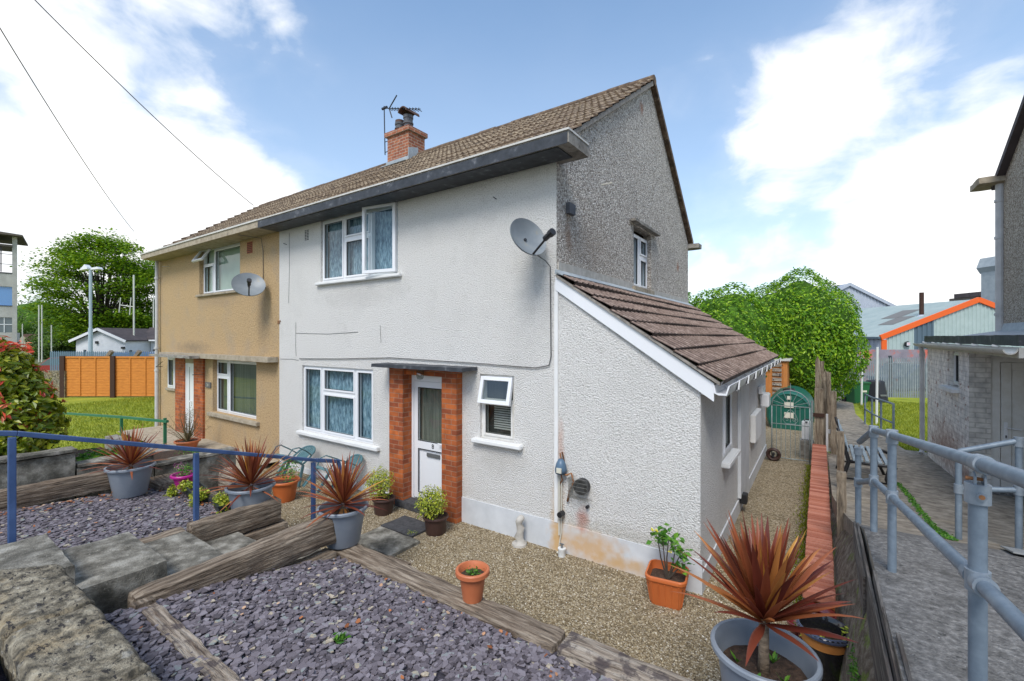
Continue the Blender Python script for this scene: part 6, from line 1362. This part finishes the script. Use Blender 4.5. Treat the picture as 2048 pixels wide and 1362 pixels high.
mb=MB(); mb.box(OX+.02,OX+.11,5.52,5.78,1.86,2.46); mb.build('window_reveal','brick_gr',OH)
mb=MB(); rough_block(mb,OX-.10,OX+.08,4.98,5.95,1.79,1.86,.005,6,.1,.01); mb.build('window_sill','stucco_smooth',OH)
mb=MB(); mb.box(4.83,4.93,OY0+.03,OY0+.10,.42,2.42); mb.box(4.93,5.8,OY0+.035,OY0+.10,2.34,2.42); fr=mb.build('door_frame','upvc_old',OH)
mb=MB(); mb.box(4.94,5.05,OY0+.045,OY0+.09,.46,2.33); mb.box(5.05,5.8,OY0+.045,OY0+.09,.46,.58); mb.box(5.05,5.8,OY0+.045,OY0+.09,2.22,2.33); mb.box(5.055,5.8,OY0+.065,OY0+.08,.58,2.22); d=mb.build('door','upvc_old',OH,bevel=.005)
mb=MB(); mb.bbox(4.97,5.01,OY0+.03,OY0+.046,1.18,1.46,.004); mb.tube([(4.99,OY0+.04,1.38),(4.99,OY0+.0,1.38),(5.14,OY0+.0,1.37)],.010,6); mb.build('handle','upvc',d)
mb=MB(); mb.bbox(4.984,4.996,OY0+.022,OY0+.034,1.23,1.27,.002); mb.build('keyhole','black',d)
mb=MB(); mb.box(4.83,5.9,OY0-.1,OY0+.06,.36,.455); mb.build('threshold','ramp',OH)
mb=MB(); mb.box(OX+.05,7,2.2,OY1+.1,2.60,2.70); rough_block(mb,OX-.06,OX+.06,2.2,OY1+.12,2.585,2.74,.012,3,.2,.02); mb.build('felt_roof','felt',OH)
mb=MB(); mb.box(OX-.045,OX+.02,2.2,OY1+.05,2.47,2.585); mb.box(OX+.02,7,2.2,4.40,2.50,2.55); mb.build('fascia','gutter',OH)
mb=MB()
pr=[(OX-.05+.11*math.cos(R(a))*.55-.06,2.2,2.565+.06*math.sin(R(a))) for a in range(180,361,20)]; pr2=[(OX-.05+.09*math.cos(R(a))*.55-.06,2.2,2.565+.048*math.sin(R(a))) for a in range(360,179,-20)]
mb.prism(pr+pr2,(0,OY1+.45-2.2,0)); gt=mb.build('gutter','gutter',OH,smooth='auto')
mb=MB(); 
for y in(2.9,3.8,4.7,5.6,6.5,7.4): mb.tube([(OX-.03,y,2.58),(OX-.10,y,2.60)],.014,6)
mb.build('gutter_clip','whitepole',gt)
mb=MB(); mb.tube([(OX-.11,OY1+.02,2.52),(OX-.08,OY1+.02,2.40),(OX-.08,OY1+.02,.34),(OX-.11,OY1-.05,.28)],.042,12); mb.tube([(OX-.08,OY1+.02,1.62),(OX-.08,OY1+.02,1.65)],.055,12); mb.tube([(OX-.08,OY1+.02,2.3),(OX-.08,OY1+.02,2.36)],.052,12); mb.build('downpipe','pipe',OH,smooth='auto')
mb=MB(); mb.prism([(OX+.05,2.2,2.705),(OX+.62,2.2,2.705),(OX+.62,2.2,2.98),(OX+.56,2.2,2.80)],(0,3.5,0)); mb.build('lead_upstand','flash',OH)
# ================================================================ HEDGE TREES RIGHT
def bigbush(c,r,n,size,mk,label,seed,core=.84,group=None,trunk=True,lump=.10,z0=0,name='laurel_tree',lumps=14,cat='tree'):
    t=thing(name,label,cat,(c[0],c[1],z0),group); rs=np.random.default_rng(seed)
    Cs=[];Ds=[]
    a,b=shell(c,r,int(n*.5),.84,lump,1.2,seed); Cs.append(a);Ds.append(b)
    for k in range(lumps):
        d=rs.normal(0,1,3); d/=np.linalg.norm(d); d[2]=abs(d[2])*.9-.25; cc=np.array(c)+d*np.array(r)*rs.uniform(.70,.92); rr=np.array(r)*rs.uniform(.16,.33)
        a,b=shell(cc,rr,int(n*.5/lumps),.5,.25,2,seed+k); Cs.append(a);Ds.append(b*.6+d*.4)
    C=np.concatenate(Cs);Dn=np.concatenate(Ds); k=C[:,2]>z0+.05; C=C[k];Dn=Dn[k]
    V,F=leaves(C,size,normals=Dn*.9+np.array([0,0,.35]),aspect=.45,droop=.25); arr_mesh('crown',V,F,mk,parent=t,loc=LOC[t.name])
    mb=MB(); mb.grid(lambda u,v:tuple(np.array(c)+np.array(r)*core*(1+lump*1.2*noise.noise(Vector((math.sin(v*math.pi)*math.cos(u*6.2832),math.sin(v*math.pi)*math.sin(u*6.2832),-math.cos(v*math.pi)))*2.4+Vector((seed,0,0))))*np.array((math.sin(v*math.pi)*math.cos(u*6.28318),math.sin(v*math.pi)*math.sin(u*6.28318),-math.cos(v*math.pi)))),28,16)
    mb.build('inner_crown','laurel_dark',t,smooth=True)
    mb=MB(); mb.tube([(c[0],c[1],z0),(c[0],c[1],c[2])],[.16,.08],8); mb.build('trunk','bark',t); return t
c=P(1592,700,16.8); bigbush((c.x,c.y,2.5),(2.1,1.8,2.55),36000,.12,'laurel','tall rounded bright green laurel tree overhanging the path behind the shed',5,lumps=26)
c=P(1462,720,16.2); bigbush((c.x-.2,c.y,2.3),(1.9,1.6,2.25),22000,.12,'laurel','lower bright green laurel tree showing beside the rear eaves',8,lumps=18)
c=P(1380,720,17.5); bigbush((c.x-.6,c.y,2.3),(1.6,1.5,2.45),8000,.12,'laurel','laurel tree mostly hidden behind the rear corner of the house',12,lumps=10)
# ================================================================ LEFT BACKGROUND
# orange fence panels
OF=P(132,797,20.0)
def lap_panel(px0,px1,label,first=False):
    a=P(px0,797,20.0); b=P(px1,797,20.0); a.z=b.z=0; t=thing('lap_fence',label,'fence panel',tuple(a),'orange lap fence panels'); T=frameT(a,YAW); L=(b-a).length
    mb=MB(); H_=1.74; n=14
    for k in range(n):
        z=.06+k*H_/n; mb.prism([T(0,.0,z),T(0,-.022,z),T(0,-.008,z+H_/n+.02),T(0,.0,z+H_/n+.02)],Vector(T(L,0,0))-Vector(T(0,0,0)))
    mb.build('lap_boards','orange_panel',t)
    mb=MB(); 
    for u in(0.0,L/3-.02,2*L/3-.02,L-.05): mb.box(u,u+.05,-.045,-.022,.06,H_+.06,T)
    mb.box(0,L,-.05,-.018,H_+.02,H_+.10,T); mb.build('batten','orange_panel',t)
    return t
lap_panel(131,222,'orange lap fence panel on the left, next to the red tipped bush')
lap_panel(231,322,'orange lap fence panel in the middle, cut off by the beige house wall'); lap_panel(331,422,'orange lap fence panel hidden behind the beige house')
for i,px in enumerate((126,226.5,326)):
    a=P(px,797,19.95); mb=MB(); T=frameT(a,YAW); mb.box(-.10,.10,-.06,.06,-.02,1.86,T); tag(mb.build('fence_post','brownpost'),['dark brown fence post beside the red tipped bush','dark brown fence post between the two visible orange panels','dark brown fence post hidden behind the beige house'][i],'fence post','dark posts of the orange fence')
a=P(118,797,19.8); T=frameT(a,YAW); mb=MB(); mb.box(-1.6,.15,.1,.3,-.1,1.2,T); tag(mb.build('block_wall','stone'),'mossy rubble wall half hidden between bush and orange fence','wall')
# palisade left
pa=P(100,797,23.5); pb=P(330,797,22.5); pa.z=pb.z=0
palisade(pa,pb,1.98,0,58,'pal_blue','pal_dark','blue grey palisade fence behind the orange panels',(.3,.7))
for px0,px1,lab in((212,224,'left of two old timbers leaning behind the orange fence'),(268,280,'right of two old timbers leaning behind the orange fence')):
    mb=MB(); mb.beam(P(px0-3,722,21.6),P(px1,702,21.6),.16,.14); tag(mb.build('leaning_timber','post_wood'),lab,'timber','old timbers leaning on the palisade')
# clubhouse
CB=thing('clubhouse','low white rendered building with dark brown roof behind the lamp post','building',tuple(P(200,674,45))); o=P(148,674,44); o.z=0; T=frameT(o,YAW)
gw_=5.15
mb=MB(); mb.add([T(.2,0,0),T(gw_-.1,0,0),T(gw_-.1,0,2.35),T(gw_/2,0,3.35),T(.2,0,2.35)],[(0,1,2,3,4)]); mb.quad(T(gw_-.1,0,0),T(gw_-.1,3,0),T(gw_-.1,3,2.3),T(gw_-.1,0,2.3)); mb.box(gw_-.05,22,3,9,0,2.42,T); mb.build('wall','whiterender',CB)
mb=MB(); th=Vector((0,0,.12))
for (u0,z0,u1,z1) in((-.15,2.28,gw_/2,3.50),(gw_+.15,2.28,gw_/2,3.50)): mb.prism([T(u0,-.3,z0),T(u1,-.3,z1),T(u1,9,z1),T(u0,9,z0)],th)
mb.prism([T(gw_-.6,2.6,2.4),T(22,2.6,2.4),T(22,6,3.65),T(gw_/2,6,3.65)],th); mb.build('roof','slateroof',CB)
mb=MB(); mb.beam(T(-.2,-.33,2.26),T(gw_/2,-.33,3.48),.05,.24); mb.beam(T(gw_+.2,-.33,2.26),T(gw_/2,-.33,3.48),.05,.24); mb.box(gw_-.1,22,2.5,2.6,2.28,2.42,T); mb.build('verge_board','upvc',CB)
mb=MB(); mb.box(2.2,2.42,-.16,-.01,2.05,2.3,T); mb.box(4.72,5.05,-.14,-.01,1.55,1.75,T); mb.build('wall_light','black',CB); mb=MB(); mb.tube([T(6.4,2.42,2.35),T(6.2,2.42,2.1),T(6.2,2.42,1.4)],.05,6); mb.build('downpipe','black',CB)
mb=MB(); mb.box(5.4,12,2.92,2.99,1.25,1.40,T); mb.build('awning','redtrim' if False else 'slateroof',CB)
# van under a blue cover
c=P(290,760,29); t=thing('covered_vehicle','vehicle with bright blue top parked behind the palisade','vehicle',(c.x,c.y,0)); T=Tl(c.x,c.y,0,YAW)
mb=MB(); mb.prism([T(-2.0,-.9,.3),T(2.1,-.9,.3),T(2.1,-.9,1.55),T(1.6,-.9,1.72),T(-1.3,-.9,1.72),T(-1.9,-.9,1.35)],Vector(T(0,1.8,0))-Vector(T(0,0,0))); mb.build('body','bluecar',t,bevel=.08)
mb=MB(); mb.box(-1.3,1.5,-.915,-.905,1.15,1.5,T); mb.build('windows','greyglass',t)
for sx in(-1.3,1.4): mb=MB(); mb.tube([T(sx,-.92,.3),T(sx,-.7,.3)],.3,14); mb.build('wheel','black',t)
c=P(135,760,30); car((c.x,c.y),4.0,1.7,1.4,YAW+.2,'redcar','red parked car behind the bush and palisade')
# lamp post
c=P(181,674,25); t=thing('lamp_post','tall grey blue lamp post with flat double heads in front of the clubhouse','lamp post',(c.x,c.y,0)); T=Tl(c.x,c.y,0,YAW)
mb=MB(); mb.tube([(c.x,c.y,0),(c.x,c.y,3.2)],.10,10); mb.tube([(c.x,c.y,3.2),(c.x,c.y,6.45)],.07,10); mb.build('pole','lamppost',t,smooth='auto')
mb=MB(); mb.prism([T(-.55,-.1,6.42),T(-.1,-.1,6.5),T(-.1,-.1,6.58),T(-.25,-.1,6.75)],Vector(T(0,.3,0))-Vector(T(0,0,0))); mb.prism([T(.55,-.1,6.5),T(.1,-.1,6.45),T(.1,-.1,6.55),T(.45,-.1,6.62)],Vector(T(0,.3,0))-Vector(T(0,0,0))); mb.build('lamp_head','upvc',t)
# poles and aerial masts
for px,yt,yb,d,r_,lab in((78,610,740,50,.07,'left pale goal pole of a close pair beyond the red tipped bush'),(84,610,740,50,.07,'right pale goal pole of a close pair beyond the red tipped bush'),(103,650,735,50,.06,'short pale pole between the goal poles and the clubhouse'),(45,648,700,50,.05,'short thin pole beside the stand'),(307,590,680,50,.06,'pale pole against the tree beside the beige downpipe')):
    a=P(px,yb,d);b=P(px,yt,d); mb=MB(); mb.tube([(a.x,a.y,-.1),(a.x,a.y,b.z)],r_,6); tag(mb.build('pale_pole','polecream'),lab,'pole','pale poles on the playing field')
t=thing('field_mast','tall cream mast with an H shaped arm in front of the big tree','mast',tuple(P(268,674,46)))
mb=MB(); a=P(268,680,46); b=P(267.5,550,46); mb.tube([(a.x,a.y,-.1),(b.x,b.y,b.z)],.08,6); mb.build('mast','polecream',t)
mb=MB(); mb.tube([P(240,610,46),P(269,614,46)],.05,5); mb.tube([P(241,595,46),P(238,625,46)],.05,5); mb.tube([P(262,595,46),P(259,630,46)],.05,5); mb.build('cross_arms','polecream',t)
# stand at left edge
SB=thing('open_sided_stand','tall open sided concrete stand with glazed storeys at the left edge','building',tuple(P(20,674,34))); o=P(33,674,34); o.z=0; T=frameT(o,YAW+R(44))
zz_=lambda y:2.703+(674-y)/FPX*34
mb=MB(); mb.box(-.22,.02,0,.25,0,zz_(474),T); mb.build('column','stand_wall',SB)
mb=MB(); mb.box(-6,-.22,.03,3,zz_(574),zz_(548),T); mb.box(-6,-.22,.03,3,zz_(635),zz_(613),T); mb.box(-6,-.02,.1,3,0,zz_(665),T); mb.build('wall_band','stand_wall',SB)
mb=MB(); mb.prism([T(-6,-.6,zz_(458)),T(.35,-.6,zz_(471)),T(.35,-.6,zz_(474)),T(-6,-.6,zz_(471.5))],Vector(T(0,5,0))-Vector(T(0,0,0))); mb.prism([T(-6,-.1,zz_(489)),T(-.2,-.1,zz_(491)),T(-.2,-.1,zz_(495)),T(-6,-.1,zz_(494))],Vector(T(0,3,0))-Vector(T(0,0,0))); mb.build('roof_slab','stand_roof',SB)
mb=MB(); mb.box(-6,-.22,.12,.2,zz_(612),zz_(571),T); mb.build('blue_glazing','blueglass',SB); mb=MB(); mb.box(-6,-.22,.12,.2,zz_(665),zz_(635),T); mb.build('window_band','greyglass',SB)
mb=MB()
for u in(-.65,-1.1,-1.5): mb.box(u,u+.05,.08,.12,zz_(665),zz_(635),T)
mb.box(-6,-.22,.08,.12,zz_(650),zz_(648.5),T); mb.build('window_frame','whitepole',SB)
mb=MB(); mb.box(-.82,-.76,.1,.16,zz_(545),zz_(495),T)
for z in(zz_(510),zz_(530)): mb.box(-6,-.22,.1,.13,z,z+.04,T)
mb.build('balustrade','darkmetal',SB); mb=MB(); mb.box(-6,-.2,-.0,.03,zz_(548),zz_(546),T); mb.box(-6,-.2,-.0,.03,zz_(613),zz_(611.5),T); mb.build('ledge','darkmetal',SB)
# small far house with reddish roof
c=P(50,674,60); t=thing('far_house','small cream house with a red roof seen above the bush','house',(c.x,c.y,0)); T=Tl(c.x,c.y,0,YAW)
mb=MB(); mb.add([T(-1.6,0,0),T(1.2,0,0),T(1.2,0,1.6),T(-.2,0,3.0),T(-1.6,0,1.6)],[(0,1,2,3,4)]); mb.build('wall','concrete_tan',t); mb=MB(); mb.prism([T(-.2,-.2,3.1),T(3,-.2,3.0),T(4,-.2,1.4),T(1.3,-.2,1.4)],Vector(T(0,4,0))-Vector(T(0,0,0))); mb.build('roof','claybrown',t)
# sycamore
c=P(195,590,42)
def broadtree(c,rad,h0,label,seed,n,size,mk='syc',clumps=90,z0=-.1,name='sycamore_tree',flat=.36):
    t=thing(name,label,'tree',(c.x,c.y,z0)); rs=random.Random(seed)
    mb=MB(); base=Vector((c.x,c.y,z0)); fork=base+Vector((0,0,h0)); mb.tube([base,base+Vector((.05,0,h0*.6)),fork],[.42,.32,.28],10)
    Cs=[];Ds=[]; cents=[]
    for k in range(clumps):
        d=Vector((rs.gauss(0,1),rs.gauss(0,1),rs.gauss(0,1))).normalized(); q=rs.uniform(.45,1.0)**.6
        p=Vector((c.x+d.x*rad[0]*q,c.y+d.y*rad[1]*q,c.z+d.z*rad[2]*q)); cents.append(p)
        s=rs.uniform(.65,1.35)*min(rad)*.26
        a,b=shell(tuple(p),(s*1.25,s*1.25,s*flat*1.3),int(n/clumps*rs.uniform(.6,1.4)),.1,.25,2,seed+k); Cs.append(a);Ds.append(b)
    for p in cents[::2]:
        m_=fork.lerp(p,.5)+Vector((0,0,.12*(p-fork).length)); mb.tube([fork,m_,p],[.14,.08,.02],5)
    mb.build('trunk','bark',t,smooth=True)
    C=np.concatenate(Cs); V,F=leaves(C,size,tilt=.55,aspect=.85); arr_mesh('crown',V,F,mk,parent=t,loc=LOC[t.name]); return t
broadtree(P(205,585,56),(7.2,6.0,7.1),3.0,'tall broad leaved tree with an open crown behind the clubhouse',21,46000,.27,clumps=190)
broadtree(P(300,600,62),(5.6,5,6.2),3.0,'second broad leaved tree rising behind the beige house corner',31,16000,.30,clumps=80)
for i,(px,py,d,r_,lab) in enumerate(((75,645,70,5.5,'dark green far tree just right of the stand'),(140,660,66,4.5,'far bushy tree behind the goal poles'),(105,690,58,2.6,'round light green bush at the field edge'),(250,668,75,6,'far dark tree under the sycamore crown'),(20,670,85,5,'far tree behind the stand'))):
    c=P(px,py,d); bigbush((c.x,c.y,max(1.4,c.z-.5)),(r_,r_*.9,r_*.72),5200,.34,'farleaf',lab,40+i,core=.85,lump=.22,z0=-.1,name='far_tree',lumps=12)
# distant hedgerow closing the horizon
def hill(px0,px1,d,zt,label,seed):
    pts=[];n=26
    mb=MB()
    vs=[];
    for i in range(n+1):
        p=P(px0+(px1-px0)*i/n,674,d); zt_=zt*(1+.25*nsy((i*.5,seed,0),1)); vs+= [(p.x,p.y,-1),(p.x,p.y,zt_),(p.x+FW[0]*60,p.y+FW[1]*60,-1)]
    mb.add(vs,[(3*i,3*i+3,3*i+4,3*i+1) for i in range(n)]+[(3*i+1,3*i+4,3*i+5,3*i+2) for i in range(n)]); mb.build('hill','ground',kind='structure',smooth=True)
hill(-900,700,260,6.5,'',1); hill(1300,2600,300,5,'',2)
# grass blades on near part of the lawns
def blades(name,n,xf,label,h=.05,mk='blade'):
    C=xf(n); V=np.zeros((len(C),4,3)); a=rng.uniform(0,6.28,len(C)); hh=h*rng.uniform(.5,1.2,len(C)); w_=.008
    dx=np.cos(a)*w_;dy=np.sin(a)*w_; lx=rng.normal(0,.4,len(C))*hh; ly=rng.normal(0,.4,len(C))*hh
    V[:,0]=C+np.stack([dx,dy,0*dx],1); V[:,1]=C+np.stack([-dx,-dy,0*dx],1); V[:,2]=C+np.stack([-dx*.3+lx,-dy*.3+ly,hh],1); V[:,3]=C+np.stack([dx*.3+lx,dy*.3+ly,hh],1)
    o=arr_mesh(name,V,np.arange(len(C)*4).reshape(-1,4),mk,kind='stuff'); o['label']=label; o['category']='grass'
blades('grass_blades',26000,lambda n:np.stack([3.95+rng.uniform(0,1,n)*4,8.2+rng.uniform(0,1,n)**1.3*10.5,np.full(n,.07)],1),'short green grass of the lawn beyond the outhouse',.07)
blades('grass_blades',26000,lambda n:np.stack([rng.uniform(-22,-9,n),rng.uniform(-2.5,4,n),np.full(n,0.0)],1),'short green grass of the lawn in front of the orange fence',.08)
blades('verge_weeds',1500,lambda n:np.stack([2.60-np.abs(rng.normal(0,.05,n)),rng.uniform(-.2,6.3,n),np.full(n,0.0)],1),'sparse moss and weeds along the foot of the low brick wall',.035)
